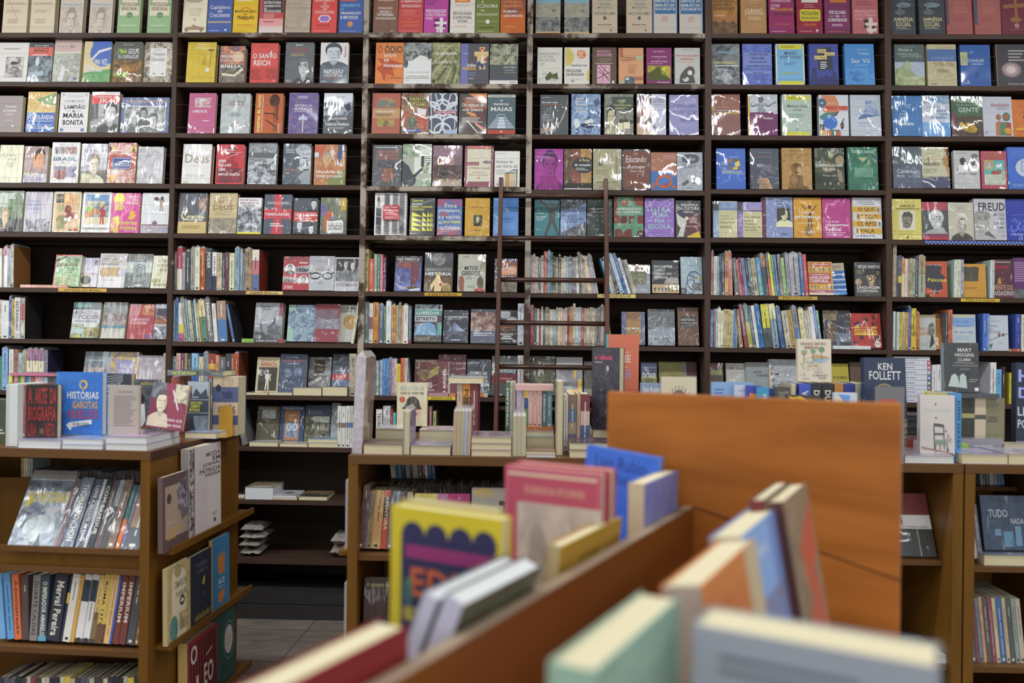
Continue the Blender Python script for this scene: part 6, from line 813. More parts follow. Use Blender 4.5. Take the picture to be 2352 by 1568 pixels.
COV[3, 8] = [
 (950, 1005, 825, 'dark red cover with yellow beam, A LEI', '5c2c30', 'n 4c3030 6c4030 0 0 100 60|p 8c8438 36 44 100 18 100 40 40 64|N 8c7450 5c4c38 20 30 70 60|b c0b4b4 6 2 92 7 FREDERIC BASTIAT|b d0c8c8 24 66 74 80 A LEI|l b4a4a4 30 84 92 92 2', 'w'),
 (1004, 1068, 814, 'maroon cover with sideways white title o suicídio', '6c3c44', 'n 6c3c44 5c3840 0 0 100 100|W dcd8c4 16 36 30 98 o suicídio|W c4b8b4 34 18 46 98 émile durkheim|n 4c343c 643c44 40 10 90 60', 'w', {'t': .04}),
 (1071, 1126, 825, 'dark fence photo cover, white title COMO AS', '4c545c', 'n 4c545c 3c444c 0 0 100 100|b b0b8bc 6 8 50 14 ZIBLATT|b d4d8dc 12 34 84 44 COMO AS|b d4d8dc 40 46 86 54 DEMOCRACIAS|b d4d8dc 30 66 92 76 MORREM|x 3c4044 60 0 60 30 1|x 3c4044 80 0 80 30 1|x 3c4044 0 14 100 12 1', 'w'),
 (1128, 1187, 817, 'grey photo cover with maroon band behind ladder rail', '44484c', 'n 5c6064 84888c 0 0 100 34|b c8ccd0 6 30 96 46 Chomsky|r 6c2c34 0 46 100 68|l a07c80 30 54 84 60 1', 'w')]
COV[4, 8] = [
 (1216, 1275, 818, 'dark green photo cover behind lowest visible rungs', '44483c', 'n 3c4034 5c604c 0 0 100 100|l 8c9080 40 6 86 20 3|N 7c7c64 5c5c4c 20 40 60 70', 'w'),
 (1277, 1338, 820, 'grey cover with bright yellow brush strokes', '84848a', 'r 9c9ca0 0 0 100 22|n 6c6c70 8c8c90 0 30 100 100|p d0a82c 66 34 76 34 74 54 66 54|p d0a82c 84 56 96 58 94 96 40 92 40 86 82 84', 'g'),
 (1341, 1366, 830, 'narrow dark cover next to yellow brush strokes', '4c4c48', 'n 4c4c48 6c6c64 0 0 100 100|r 8c8c84 0 80 100 100', 'm'),
 (1473, 1510, 832, 'navy and yellow cover with light rays, ÊXTASE', '3c4460', 'n 4c5034 7c7c3c 0 40 100 100|x c8a838 10 60 60 100 5|x c8a838 40 60 96 100 5|t b0b4b8 10 12 96 18 A CONSTRUÇÃO DO|b d0d0c4 10 28 92 46 ÊXTASE', 'g'),
 (1514, 1568, 831, 'plain olive cover behind mandala book', '8c8850', 'n 8c8850 7c784a 0 0 100 100|l a09c64 30 50 80 56 1', 'm', {'d0': .08}),
 (1568, 1602, 831, 'grey and maroon cover behind mandala book', '7c7c74', 'r 4c2c30 30 0 100 40|r 84868a 0 40 100 100|l a0a0a4 20 50 80 62 2', 'm', {'d0': .08})]
COV[5, 8] = [
 (1631, 1663, 833, 'brown cover with pale green band', '544844', 'r 4c3030 0 0 94 20|r 7c8454 0 22 94 36|b a0a49c 40 54 60 60 A|b a0a49c 30 62 94 68 DIREÇÃO', 'w'),
 (1669, 1715, 834, 'plain pale grey cover with small black block heading', 'a8a8a4', 'r b0b0ac 0 0 100 26|b 44484c 14 10 36 20 ZAHAR|l 6c7074 52 16 88 20 1|l 8c8c90 0 26 100 28 1', 'w', {'d0': .06}),
 (1715, 1770, 832, 'grey cover with olive leaf titled LACAN CHINÊS', '848a8c', 'N a09c78 7c7c60 6 62 40 100|b 3c4044 32 24 66 32 LACAN|b 3c4044 44 33 92 41 CHINÊS|l a4a8ac 54 10 88 13 1|l a4a8ac 54 52 88 55 1', 'm', {'d0': .04}),
 (1769, 1835, 825, 'silver grey cover with spaced letters about Alzheimer', '9ca0a8', 'n a4a8ac 8c9098 0 0 100 100|r c8a860 0 28 4 70|b 34383c 8 20 16 27 O|b 34383c 8 35 34 42 F IM|b 34383c 8 50 18 57 DO|b 34383c 8 66 84 74 ALZHEIMER', 'w'),
 (1911, 1953, 835, 'mustard cover with black capitals, NÃO É', 'a09430', 'b 5c5420 10 36 94 44 ZHEIMER|b 5c5420 36 52 94 60 NÃO É|l 7c7028 20 6 80 9 1', 'm'),
 (1956, 1992, 832, 'dark brown cover beside mustard one', '4c3c34', 'l 7c6c60 14 56 90 64 1|t 7c6c60 20 42 90 50 Humana|n 4c3c34 5c483c 0 0 100 100', 'm')]
for (b_, r_), lst in COV.items():
    for it in lst:
        o = dict(it[7]) if len(it) > 7 else {}
        if o.get('z'): o['z'] = SZ[b_, int(o['z'][1:])]
        t = o.pop('t', .022 + .022 * rnd.random())
        if r_ <= 5 and 'tilt' not in o: o['tilt'] = 5 + 2.5 * rnd.random()
        cover(b_, r_, *it[:6], mat=it[6], t=t, **o)

def shade(h, k):
    h = ''.join(c * 2 for c in h) if len(h) == 3 else h
    return ''.join('%02x' % min(255, int(int(h[i:i + 2], 16) * k)) for i in (0, 2, 4))
# ---------------------------------------------------------------- rows of spines
def spines(b, r, txt, d0=.025, dep=.15, z=None, fr=None, bay=None, row=None, tilt=0, grp=None, zref=None, mat='w', slant=False, rank=None, lean0=0):
    fr = fr or WALL; z = SZ[b, r] if z is None else z
    n = 0
    for it in txt.split(';'):
        tk = it.strip().split(' ')
        if len(tk) < 4: continue
        n += 1
        x0, x1, top = map(float, tk[:3]); cols = tk[3].split('/'); lean = lean0; tip = 0; side = None; title = ''
        for q in tk[4:]:
            if q[0] == '~': lean = float(q[1:]) * 1.25
            elif q == '^': tip = .013
            elif q[0] == '#': side = q[1:]
        if "'" in it: title = it.split("'")[1]
        xm = (x0 + x1) / 2
        # pixel of the foot line
        lo, hi = 0, 1568
        for _ in range(24):
            mid = (lo + hi) / 2
            if fr.un(xm, mid, d0)[2] > z: lo = mid
            else: hi = mid
        yb = (lo + hi) / 2
        ax = fr.un(x0, yb, d0)[0]; bx = fr.un(x1, yb, d0)[0]; w = bx - ax
        h = .2; ti = math.radians(tilt)
        for _ in range(5): h = (fr.un(xm, top, d0 + h * math.sin(ti))[2] - z - (0 if slant else dep * math.sin(ti))) / (math.cos(ti) * math.cos(math.radians(lean)))
        ops = ''
        for q in cols[1:]:
            c, f = q.split('@'); ops += '|r %s 0 %s 100 100' % (c, f)
        c0 = lin(cols[0], 1); lum = .3 * c0[0] + .6 * c0[1] + .1 * c0[2]
        ink = '303030' if lum > .22 else 'd8d4c8'
        if title: ops += '|%s %s 22 10 78 %d %s' % ('V', ink, min(92, 16 + 6.5 * len(title)), title)
        elif w > .011:
            a = rnd.randint(8, 20)
            for q in range(rnd.randint(1, 3)):
                e = a + rnd.randint(8, 34); ops += '|r %s 45 %d 55 %d' % (ink, a, min(88, e)); a = e + 3
                if a > 80: break
            if rnd.random() < .6: ops += '|r %s 30 93 70 97' % ink
        if not ops or mat == 'w' : ops = 'n %s %s 0 0 100 100' % (cols[0], shade(cols[0], rnd.choice((.72, .8, 1.2, 1.3)))) + ops
        desc = '%s %s spine, %s in the row' % ('slim' if w < .017 else 'thick' if w > .03 else 'medium', cname(cols[0]), ordn(n))
        book(fr, ax, d0, z + .0003, w * .97, h, dep, 'spine', cols[0], ops, lean=lean, tilt=tilt, slant=slant, rank=rank, spine=side, mat=mat, tip=tip,
             label='%s, %s' % (desc, row or '%s shelf, %s' % (ORD[r], BAYS[b])), group=grp or 'spine-out books on the %s shelf' % ORD[r])
spines(1, 6, "-6 4 570 cfc8b4; 4 8 572 4a4c4c; 8 17 567 b87888/d8d0cc@22 ^; 17 22 570 9cb4c8; 22 31 564 b0aca8 #8c6034 ^")
spines(1, 7, "-4 3 688 d8d0c4; 3 20 690 c8d0cc; 20 26 682 4c6ca8 ^; 26 33 686 c8a84c; 33 46 683 d8dce4 'ESCRAVIDÃO; 47 57 684 a8a49c/b07068@15/a8a49c@55 #2c2a2c")
spines(2, 6, "400 405.5 577 5c6468; 406 418 569 b84c5c/d8ccbc@50 ^; 418.5 424.5 579 a8acb4; 425 437 577 4c5258 ^; 437.5 446 570 9c9c98 ^; 446.5 458.5 568 b0b89c ^; 459 471 570 b8602c ^; 472 486 570 4a505c 'PODER; 487 497 579 d8d8d8/3c4060@62 'cidade antiga; 497.5 509.5 580 c8b898; 510 516 581 4c5870; 516.5 525 579 6c4450; 526 538 581 b0b894; 538.5 550 570 88a4b4 ^; 551 557 571 7c8080; 557.5 561 581 6c8cc0; 561.5 578 572 a08c6c ^; 578.5 595 573 c8c4b4/b87078@26/5c6c94@60 #8c3830")
spines(2, 7, "397 401 690 8c98a0; 401.5 409 686 5c88c0 ^; 409.5 421 696 d0ccc0/c8c050@55/b06080@78 ^; 423 432 685 a0a098 ~-5 ^; 433 438 687 6c8090 ~-5; 439 446 690 c8ccac ~-5; 447 452 692 50585c ~-5; 453 458 690 88a4b8 ~-5 ^; 459 462.5 696 c89048 ~-5; 463.5 478 690 b8a480/5c8070@40 ~-5 ^; 479 491 686 6c6c70 ~-5 'Mandarins ^; 492 501 697 c4bcb0 ~-4; 502 523 691 8c7464/4c78a8@45 ~-3; 534 540 700 5c78b0 ~-9 #34383f; 806 812 695 c0bca4 ~7")
spines(3, 6, "838 846 572 c8c07c 'MITOLOGIA CLÁSSICA; 847 858 594 b85c44; 858.5 866 583 7c7c74; 866.3 872.5 583 3c8478; 872.8 879 584 b05c6c; 879.3 886 592 5c3c54 #302838")
spines(3, 7, "836 847 693 5c6c6c; 847.3 856 696 c8c8c4/8c6068@35/c8c8c4@65; 856.3 869 694 c8843c; 869.3 881 700 4c5868 ^; 881.3 886 703 5c7c4c; 886.3 898 692 b4c4dc ^; 898.3 909.5 702 c89448 ^; 910 914 701 8c8c84; 914.3 921 698 7c6c58 ^; 921.3 925.5 702 a08070; 925.8 937 701 c8c0ac ^; 937.3 945 703 50687c/7c3038@92 #40404c; 1188.5 1203 697 9ca0b0")
def dense(x, xe, top, bot, seed, special, lean):
    rr = random.Random(seed); out = []
    pal = 'b4ac94 c0b8a0 a49c88 b8b4a8 9c9484 c8c0a8 8c8478 7c4450 6c8094 a87c6c 5c6c74 b0a078 947c64 c4c4bc 4c5050'.split()
    while x < xe:
        w = rr.uniform(4.2, 7.2); c = rr.choice(pal); tp = top + rr.uniform(-2, 5)
        f = (x - lean[0]) / (xe - lean[0]); l = -max(0, f) * lean[1]
        for (sx, sw, sc, st) in special:
            if sx <= x < sx + 5 and (sx, sc) not in out:
                w, c, tp = sw, sc, st
        out.append("%.1f %.1f %.1f %s ~%.1f%s" % (x, x + w - .2, tp, c, l, ' ^' if rr.random() < .15 else '')); x += w
    return ';'.join(out)
spines(4, 6, dense(1218.5, 1372, 587, 674, 3, [(1244, 8.5, 'b85448', 577), (1254, 7.5, '6c9cb8', 578), (1262, 5, '5c7464', 579), (1330, 7, '4c4c4c', 578), (1352, 7, '3c68a8', 582)], (1310, 9)) +
       "; 1402 1406 594 4c88a8 ~-14; 1406 1409.5 600 a8a094 ~-14; 1410 1416 590 b8b4b4 ~-14; 1416.5 1424 588 5c5444 ~-14; 1425 1434 586 8ca4c4 ~-14 ^; 1435 1442 586 3c68a8 ~-14 ^; 1443 1449 593 c4ccd0 ~-14 'DANTE; 1449.5 1453.5 596 4c4454 ~-14; 1454 1463 598 b0b49c ~-14")
spines(4, 7, dense(1217.5, 1392, 706, 794, 5, [(1217, 8, '8c3c4c', 700), (1226, 4.5, '5c5c9c', 702), (1303, 8, 'a87448', 704), (1314, 6, 'c0b8a0', 697), (1321, 7, '8ca0b8', 706), (1376, 9, '7c6c60', 703)], (1390, 1)) + "; 1400 1405 708 c4b840 ~-5")
spines(5, 6, "1632.5 1638.5 578 8c6070 ^; 1639 1645.5 588 c4c0a0; 1646 1652.5 588 9cb4c4 ~-1; 1653 1657.5 582 3c4c6c ~-1; 1658 1665 581 48505c ~-1 ; 1665.5 1674 580 b8904c/9c5c48@30/c89448@60 ~-1 ^; 1675 1683.5 579 98605c ~-2 ^; 1688 1699 593 44504e ~-5; 1700 1704.5 596 9c5c54 ~-6; 1705 1711.5 592 7c2c50 ~-6; 1712 1718.5 593 7c94bc ~-6; 1719 1725.5 593 46525c ~-6; 1726 1732.5 592 8ca4ac ~-6; 1733.5 1743.5 593 c0b090 ~-6; 1744.5 1755 592 4c80a8/4c98a0@50 ~-6; 1756 1766.5 586 a88060/48505c@30 ~-6 ^; 1767.5 1774 584 5c5450/b8503c@60 ~-6; 1774.5 1779.5 584 d8c840 ~-6 ^; 1780 1785.5 585 50745c ~-6; 1786 1792.5 585 4470b0 ~-6; 1793 1800.5 584 8c8480 ~-5; 1801 1808.5 592 98c080 ~-5; 1809 1817.5 584 9498a0 ~-4 ^; 1818 1840 583 8c9098 ~-4 ^; 1841 1849.5 584 4c6890 ~-4 ^; 1850 1858 584 b84c58 ~-4")
spines(5, 7, "1631 1638.3 711 3c78c0; 1638.6 1643.3 709 b86c68; 1643.6 1647.3 709 6c9cb0; 1647.6 1654.8 708 b4b494 ^; 1655.1 1661 713 c0b890; 1661.3 1668 710 b8b098; 1668.3 1677 710 c0ac3c; 1677.3 1684 712 b4b4a8; 1684.3 1688.3 709 4c78b0; 1688.6 1694 711 6c98a8; 1698 1708 711 7c5c40 ~-6; 1711 1719 703 74404c ~-7 ^; 1720 1730.5 701 4c6c64/9c9c48@40 ~-7 ^; 1731 1737.5 702 5c6c7c ~-7; 1738 1744.5 702 c4ccc0 ~-7; 1745 1757 702 3c78b8 ~-7 ^; 1758 1775.5 699 b0b03c/4c5458@55 ~-6; 1776.5 1791 698 a8b080/7c94a4@35 ~-6; 1794 1804 706 4c6ca0 ~-7 ^; 1806 1819.5 714 c4c0ac ~-7; 1820 1830 712 9c8454 ~-7; 1831 1842 705 9098a4/5c7cb0@50 ~-7 ^; 1843 1855.5 710 b8ac80 ~-6 ^; 1856 1867.5 713 c8c4bc ~-6; 1868 1877.5 705 c4c4c0 ~-6; 1878 1883.5 704 4c68a8/5c4484@60 ~-6 ^; 1884 1889.5 713 6c9080 ~-6")
spines(6, 6, "2050 2058.5 563 b0a48c; 2059 2062 588 5c6870; 2062.3 2070 586 4c5468/c8b83c@50/4c4450@66; 2070.3 2077.5 594 b07850/d0bc90@40 ^; 2078 2084 594 c4c0b0; 2084.3 2089 596 a89888; 2089.3 2095 593 b8b090; 2095.3 2102 594 a0a890; 2102.3 2108 591 4c5878; 2109 2125.5 589 a89c7c/98a08c@45 ^; 2191 2199.7 596 a8c0b0; 2200 2206 596 b8b498; 2206.3 2213 596 b8b8cc; 2274 2278.7 597 a8c0c4; 2279 2283.7 597 c4c8c4")
spines(6, 7, "2051 2056 715 c4d0c8; 2056.3 2059 716 6c90b0; 2059.3 2065 716 c0c8b0; 2065.3 2071 717 a09c3c; 2071.3 2079 716 b8ac80; 2079.3 2086 717 a07848; 2086.3 2092 706 4c64b0 ^; 2092.3 2104 708 c8b838/a88040@62/c8a838@66; 2104.3 2111.7 719 c07840 ^; 2170.5 2177 718 50545c; 2177.3 2187 711 c87050; 2257 2266 720 4060a8; 2266.3 2271.7 720 4c70b8; 2332 2345 721 3c50a0; 2345.3 2354 722 c0c4a0")
spines(1, 8, "-6 3 818 4c8c5c; 3.5 18 799 6c8cb8 ^; 20 30 802 c8c8b8; 31 41 802 a87c70; 41.5 50 810 a8c0c8; 50.5 60 806 b0a890 ^; 60.5 74 802 a8809c/d8d0b0@28 ^; 74.5 87 802 a8809c/d8d0b0@28 ^; 87.5 100 803 a8809c/d8d0b0@28 ^; 100.5 109 804 8c8ca0 #34304c; 374.5 380 811 c8c8b0")
spines(2, 8, "392.5 397 819 a8b8b8; 397.3 404 818 b8c8cc; 404.3 414 811 b88c84; 414.3 423 811 8c5068; 423.3 429 811 a0a078; 429.3 439 812 4c4c4c; 439.3 455 811 6c90bc/3c60a8@50; 456 466 819 b8ac90; 466.3 478 810 8c949c ^; 478.3 494 812 a04c48/c8a040@25/a04c48@45; 494.3 502 815 b87858; 502.3 517 819 5c5c60; 517.3 530 812 50545c; 530.3 537 812 8c5040; 537.3 548 811 b85c40 #7c442c ^; 801.5 818 812 b8b49c")
spines(2, 9, "774.5 783.5 932 ccccc4/8c8478@40/ccccc4@52; 784 793 933 ccccc4/8c6c5c@40/ccccc4@52; 793.5 803 932 ccccc4/5c7c9c@40/ccccc4@52; 803.5 811 932 ccccc4/5c7c9c@40/ccccc4@52", d0=.02)
spines(3, 8, "846 862 826 5c8078; 862.5 871 828 6c7c7c; 872 878 826 8c98a0; 878.3 885 823 3c6cb0; 885.3 892 823 6c98c8; 892.3 899 820 7c8cb0; 899.3 905 823 b07880; 905.3 910 823 c8d0d4; 910.3 914.7 835 d0a830; 915 919 835 c8a030; 919.3 925 822 c86c3c; 925.3 930 822 b85c3c; 930.3 936 822 c4c8cc; 937 946 822 4c5054 ~-4; 1188 1202 816 b8b4ac")
spines(3, 9, "863 877 940 ccc4b0 'TEORIA; 879 896 932 d8dce4/8c8c94@60; 896.3 902 940 a84840; 902.3 908 948 4c98b8; 984 992 933 6c3c48; 994 1001 944 8c8c60")
spines(6, 8, "2140 2150 838 c8ccd4; 2150.3 2163 837 c4c8d4; 2274 2288 832 b8b8c0; 2288.3 2300 848 4c90c0; 2301 2308 842 4c2c3c; 2318 2334 856 b0a828")
# ---------------------------------------------------------------- flat books on the wall shelves
def flat(fr, x0, x1, y0, y1, d, dep, kind, col, label, ops='', pages='c', z=None, grp='books lying flat', mat='w', yaw=0, spine=None, top=None, back=None, lean=0, tilt=0, tip=0, rank=None, slant=False):
    """lying book from the pixel box of its near side"""
    xm = (x0 + x1) / 2
    a = fr.un(x0, y1, d); b = fr.un(x1, y1, d); zb = (a[2] + b[2]) / 2 if z is None else z
    zt = fr.un(xm, y0, d)[2]
    h = max(.006, zt - zb)
    book(fr, a[0], d, zb + .0004, b[0] - a[0], h, dep, kind, col, ops, pages=pages, label=label, group=grp, mat=mat, yaw=yaw, spine=spine, top=top, back=back, lean=lean, tilt=tilt, tip=tip, rank=rank, slant=slant)
    return zb + h
flat(WALL, 46, 155, 654, 660.5, .012, .13, 'flatspine', 'c88c74', 'slim salmon book lying flat before the green face cover', 'r d8c8d0 4 40 96 60', z=SZ[1, 6])
flat(WALL, 555, 652, 778, 786, .012, .13, 'flatspine', '4c4c54', 'black spine with green and red ends lying flat', 'r 88b454 0 0 28 100|b 4c7434 6 30 24 70 Thomas|b c0c4c8 34 24 84 76 GUERRA DAS ROSAS|r a84c4c 88 0 98 100', z=SZ[2, 7])
flat(WALL, 1914, 2000, 794, 800.5, .008, .12, 'flatspine', 'c4ccd0', 'white spine lying flat before the red psychology cover', 'l 9ca4a8 46 30 60 70 1', z=SZ[5, 7])
flat(WALL, 2322, 2346, 801, 806.5, .008, .1, 'flatspine', 'a0503c', 'little red spine lying flat near the blue spines', 'r d0b0a0 60 30 80 70', z=SZ[6, 7])
for i, (x0, x1, y0, lab, c) in enumerate(((560, 615, 901.5, 'thin cream book lying first on the shelf', 'b0a898'), (617, 671, 901, 'thin cream book lying second on the shelf', 'a8a8a0'), (673, 738, 890, 'thick book lying under the grey street photo', '8c7c74'), (740, 797, 888, 'thick book lying under the diagonal ribbon cover', '4c5058'))):
    flat(WALL, x0, x1, y0, 907, .01, .19 if i > 1 else .14, 'flat', c, lab + ', eighth shelf', z=SZ[2, 8])
for i, (x0, x1, y0, lab, c) in enumerate(((572, 638, 1015, 'white wrapped book lying before the bronze cover', '9ca0a4'), (642, 706, 1018, 'cream book lying before the navy arches cover', '9c9484'))):
    flat(WALL, x0, x1, y0, 1026, .012, .18, 'flat', c, lab, 'n 8c9098 c0b8a0 0 0 100 100', z=SZ[2, 9])
zt = flat(WALL, 708, 775, 1017, 1026, .012, .18, 'flat', 'a89c80', 'lower of two books before the landscape cover', z=SZ[2, 9])
flat(WALL, 707, 774, 1008, 1017, .014, .18, 'flat', '6c88b0', 'blue topped book, upper of two before the landscape cover', z=zt)
book(WALL, WALL.un(560, 1025, .05)[0], .03, SZ[2, 9] + .001, .03, .2, .14, 'spine', '6c6c6c', 'e 8c4438 20 8 80 24|v b4b4b4 40 40 60 80 Memórias', lean=-14, label='grey book leaning against the desk side, ninth shelf', group='spine-out books on the ninth shelf')
zt = flat(WALL, 547, 561, 1134, 1147, .03, .16, 'flat', '3c343c', 'dark book lying at the aisle end of the tenth shelf', z=SZ[2, 10])
flat(WALL, 562, 627, 1119, 1147, .012, .19, 'flat', 'a8a090', 'thick white wrapped book lying, brown pictured top', 'n a8a090 8c7450 0 10 100 100|r b8b4a8 8 70 92 96', 'w', z=SZ[2, 10], back='b8bcbc')
zt = flat(WALL, 627, 682, 1143, 1148, .012, .18, 'flat', '9c8c78', 'brown book under the white one, tenth shelf', z=SZ[2, 10])
flat(WALL, 627, 680, 1138, 1143, .014, .17, 'flat', 'b4b8c0', 'white book with small brown figure on its top', 'N 7c5c40 a09080 30 30 74 66', 'w', z=zt)
flat(WALL, 686, 751, 1140, 1149, .012, .18, 'flat', '7c6848', 'brown topped book lying last on the tenth shelf', 'n 8c7448 4c4438 0 20 100 60|n 3c3c40 50504c 0 60 100 100', z=SZ[2, 10])
flat(WALL, 984, 1030, 902, 910, .006, .1, 'flatspine', 'a07c84', 'pink spine lying flat before the maroon cover', 'x c8b0b0 0 50 100 50 8', z=SZ[3, 8])
flat(WALL, 1032, 1046, 903, 910, .006, .1, 'flatspine', 'c07848', 'small orange spine lying flat beside pink one', z=SZ[3, 8])
flat(WALL, 1101, 1120, 903, 911, .006, .1, 'flatspine', 'c07040', 'orange and white spine lying before fence photo cover', 'r c4c8c8 56 0 100 100|b 4c4c4c 66 20 90 80 A', z=SZ[3, 8])
tips = ['', 'a84c58', 'a8687c', '8c9098', '4c68a8', '6c7450', '5c4c90', 'b89060', '8c9098', '5c8070']
z = SZ[6, 8]
for i, y in enumerate((914, 904.5, 895, 885.5, 873.5, 861, 849, 838.5, 828, 819)):
    k = 9 - i; yb = (926, 914, 904.5, 895, 885.5, 873.5, 861, 849, 838.5, 828)[i]
    z = flat(WALL, 2052, 2138 - (k == 0) * 2, y, yb, .02, .16, 'flatspine', 'c4c8d4', 'white spine, %s up in the stack behind the compass cover' % ordn(i + 1),
         'r 7c8090 0 90 100 100|l 8c90a0 30 24 70 76 1' + ('|r %s 90 0 100 100|e d8dce0 92 30 98 70' % tips[k] if tips[k] else ''), z=z, grp='stack of white books with coloured tips', pages='w')
# plastic-wrapped bundles on the lowest shelf
def bag(x0, x1, y0, y1, d, dep, n, lab):
    a = WALL.un(x0, y1, d); b = WALL.un(x1, y1, d); zt = WALL.un(x0, y0, d)[2]; z0 = SZ[2, 11]
    root = empty('wrapped_bundle', WALL.m @ Matrix.Translation((a[0], d, z0)), lab, 'bundle'); r = random.Random(x0)
    H = zt - z0; W = b[0] - a[0]
    for i in range(n):
        mb = MB(); nx, ny = 14, 8; z = H * i / n; hh = H / n * .85; ww = W * (.8 + .2 * r.random()); ox = r.random() * W * .12
        for s in (0, 1):
            for iy in range(ny + 1):
                for ix in range(nx + 1):
                    e = min(ix, nx - ix, iy, ny - iy); k = min(1, e / 2)
                    zz = z + (hh * (.5 + (.5 if s else -.5) * k)) + r.uniform(-.004, .004) * (s or e > 0)
                    mb.v.append((ox + ww * ix / nx + r.uniform(-.004, .004), dep * iy / ny + r.uniform(-.004, .004), max(.001, zz)))
        m_ = (nx + 1) * (ny + 1)
        for s in (0, 1):
            for iy in range(ny):
                for ix in range(nx):
                    q = s * m_ + iy * (nx + 1) + ix; f = (q, q + 1, q + nx + 2, q + nx + 1); mb.f.append(f if s else f[::-1])
        mb.c = [None] * len(mb.f)
        mb.build('bundle', M_BAG, root, smooth=True)
bag(546, 604, 1205, 1278, .05, .2, 4, 'stack of dusty plastic-wrapped bundles beside the desk side')
bag(752, 800, 1226, 1282, .06, .2, 2, 'crumpled paper bundle beside the middle cabinet')
# ---------------------------------------------------------------- ladder
def ladder():
    top = WALL.un(1152, 408, -.03); d_t, d_b = -.035, -.42
    def pt(px, py):
        d = -.1
        for _ in range(12):
            p = WALL.un(px, py, d); d = d_t + (d_b - d_t) * (top[2] - p[2]) / top[2]
        return Vector(WALL.un(px, py, d))
    L = [pt(1151.5, 408), pt(1140, 935)]; R = [pt(1391, 411), pt(1396.5, 935)]
    def ext(A):
        dr = (A[1] - A[0]); return A[0] + dr * (A[0].z / -dr.z) if dr.z else A[1]
    root = empty('ladder', WALL.m @ Matrix.Translation((0, 0, 0)), 'polished wooden library ladder leaning against the bookcase', 'ladder')
    def rail(A):
        mb = MB(); p1 = A[0]; p0 = ext(A); p0 = Vector((p0.x, p0.y, .004))
        w, t = .012, .018
        mb.v = [(p.x + sx * w, p.y + sy * t, p.z) for p in (p0, p1) for sx, sy in ((-1, -1), (1, -1), (1, 1), (-1, 1))]
        mb.f = [(3, 2, 1, 0), (4, 5, 6, 7), (0, 1, 5, 4), (2, 3, 7, 6), (3, 0, 4, 7), (1, 2, 6, 5)]; mb.c = [None] * 6
        o = mb.build('rail', W_LADDER, root); bv = o.modifiers.new('round', 'BEVEL'); bv.width = .006; bv.segments = 3
    rail(L); rail(R)
    def on(A, z):
        dr = A[1] - A[0]; return A[0] + dr * ((z - A[0].z) / dr.z)
    zs = [pt(1270, y).z for y in (450, 547, 643, 742, 843, 940)]
    st = zs[4] - zs[5]; z = zs[5] - st
    while z > .15: zs.append(z); z -= st
    for z in zs:
        a, b = on(L, z), on(R, z); mb = MB(); mid = (a + b) / 2
        mb.tube(a + Vector((.008, 0, 0)), b - Vector((.008, 0, 0)), .0125, 12)
        mb.build('rung', W_RUNG, root, smooth=True)
ladder()
# ================================================================ display cabinets in front of the bookcase
L = Fr(at(345, 1037, 2.66), math.radians(5)); zL = at(345, 1037, 2.66).z
Mf = Fr(at(805, 1045, 2.66), math.radians(1)); zM = at(805, 1045, 2.66).z
DEP = .69
def cabinet(fr, zt, x0, x1, label, shelves, depth=DEP, fascia=()):
    root = empty('display_cabinet', fr.m.copy(), label, 'cabinet', 'honey wood display cabinets')
    def part(nm, a, b, mt):
        mb = MB(); mb.box(a, b); return mb.build(nm, mt, root)
    part('top_board', (x0, 0, zt - .028), (x1, depth, zt), W_HONEYH)
    for (a, b) in ((x0, x0 + .032), (x1 - .032, x1)): part('side_panel', (a, .001, .0), (b, depth, zt - .0285), W_HONEY)
    part('back_panel', (x0 + .033, depth - .02, .06), (x1 - .033, depth - .002, zt - .029), W_HONEY)
    part('plinth', (x0 + .033, .03, 0), (x1 - .033, .05, .07), W_HONEYH)
    for (z, d0, d1) in shelves: part('shelf', (x0 + .033, d0, z - .018), (x1 - .033, d1, z), W_HONEYH)
    for (z0, z1) in fascia: part('fascia', (x0 + .033, .004, z0), (x1 - .033, .022, z1), W_HONEYH)
    return root
lz = [L.un(200, y)[2] for y in (1259, 1306, 1318, 1493)]
cabL = cabinet(L, zL, -1.75, 0, 'honey wood cabinet with books displayed on its side ledges', [(lz[0], .002, .0118), (lz[3], .002, .3), (lz[3] - .32, .002, .3)], fascia=[(lz[2], lz[1])])
mb = MB(); mb.box((-1.717, .026, lz[0] - .085), (-.033, .03, lz[0] - .0185)); mb.box((-1.717, .3, .09), (-.033, .315, zL - .15)); o = mb.build('inner_partition', W_HONEY, cabL)
mb = MB(); mb.box((.0002, 0, zL - .03), (.004, DEP, zL)); mb.build('edge_trim', W_TRIM, cabL)
LEDZ = []
for (p, q) in (((370, 1252), (545, 1177)), ((366, 1468), (540, 1357)), ((430, 1625), (540, 1525))):
    a = L.unx(*p, 0); b = L.unx(*q, 0); z = (a[2] + b[2]) / 2; LEDZ.append(z); mb = MB()
    mb.box((.0005, a[1] - .03, z - .014), (.058, b[1] + .03, z)); mb.box((.05, a[1] - .03, z), (.058, b[1] + .03, z + .010)); mb.build('display_ledge', W_HONEY, cabL)
mx = lambda px, y=1050: Mf.un(px, y)[0]
mz = lambda px, y: Mf.un(px, y)[2]
cab1 = cabinet(Mf, zM, mx(800), mx(1505), 'honey wood cabinet beside the aisle under the poetry books', [(mz(850, 1276), .01, .34), (mz(850, 1448), .01, .34)])
cab2 = cabinet(Mf, zM, mx(1507), mx(2214), 'honey wood cabinet mostly behind the orange board', [(mz(2150, 1297), .06, .34), (mz(2150, 1531), .02, .34)])
cab3 = cabinet(Mf, zM, mx(2218), mx(2490), 'honey wood cabinet at the picture edge holding upright magazines', [(mz(2300, 1302), .004, .34), (mz(2300, 1533), .004, .34)])
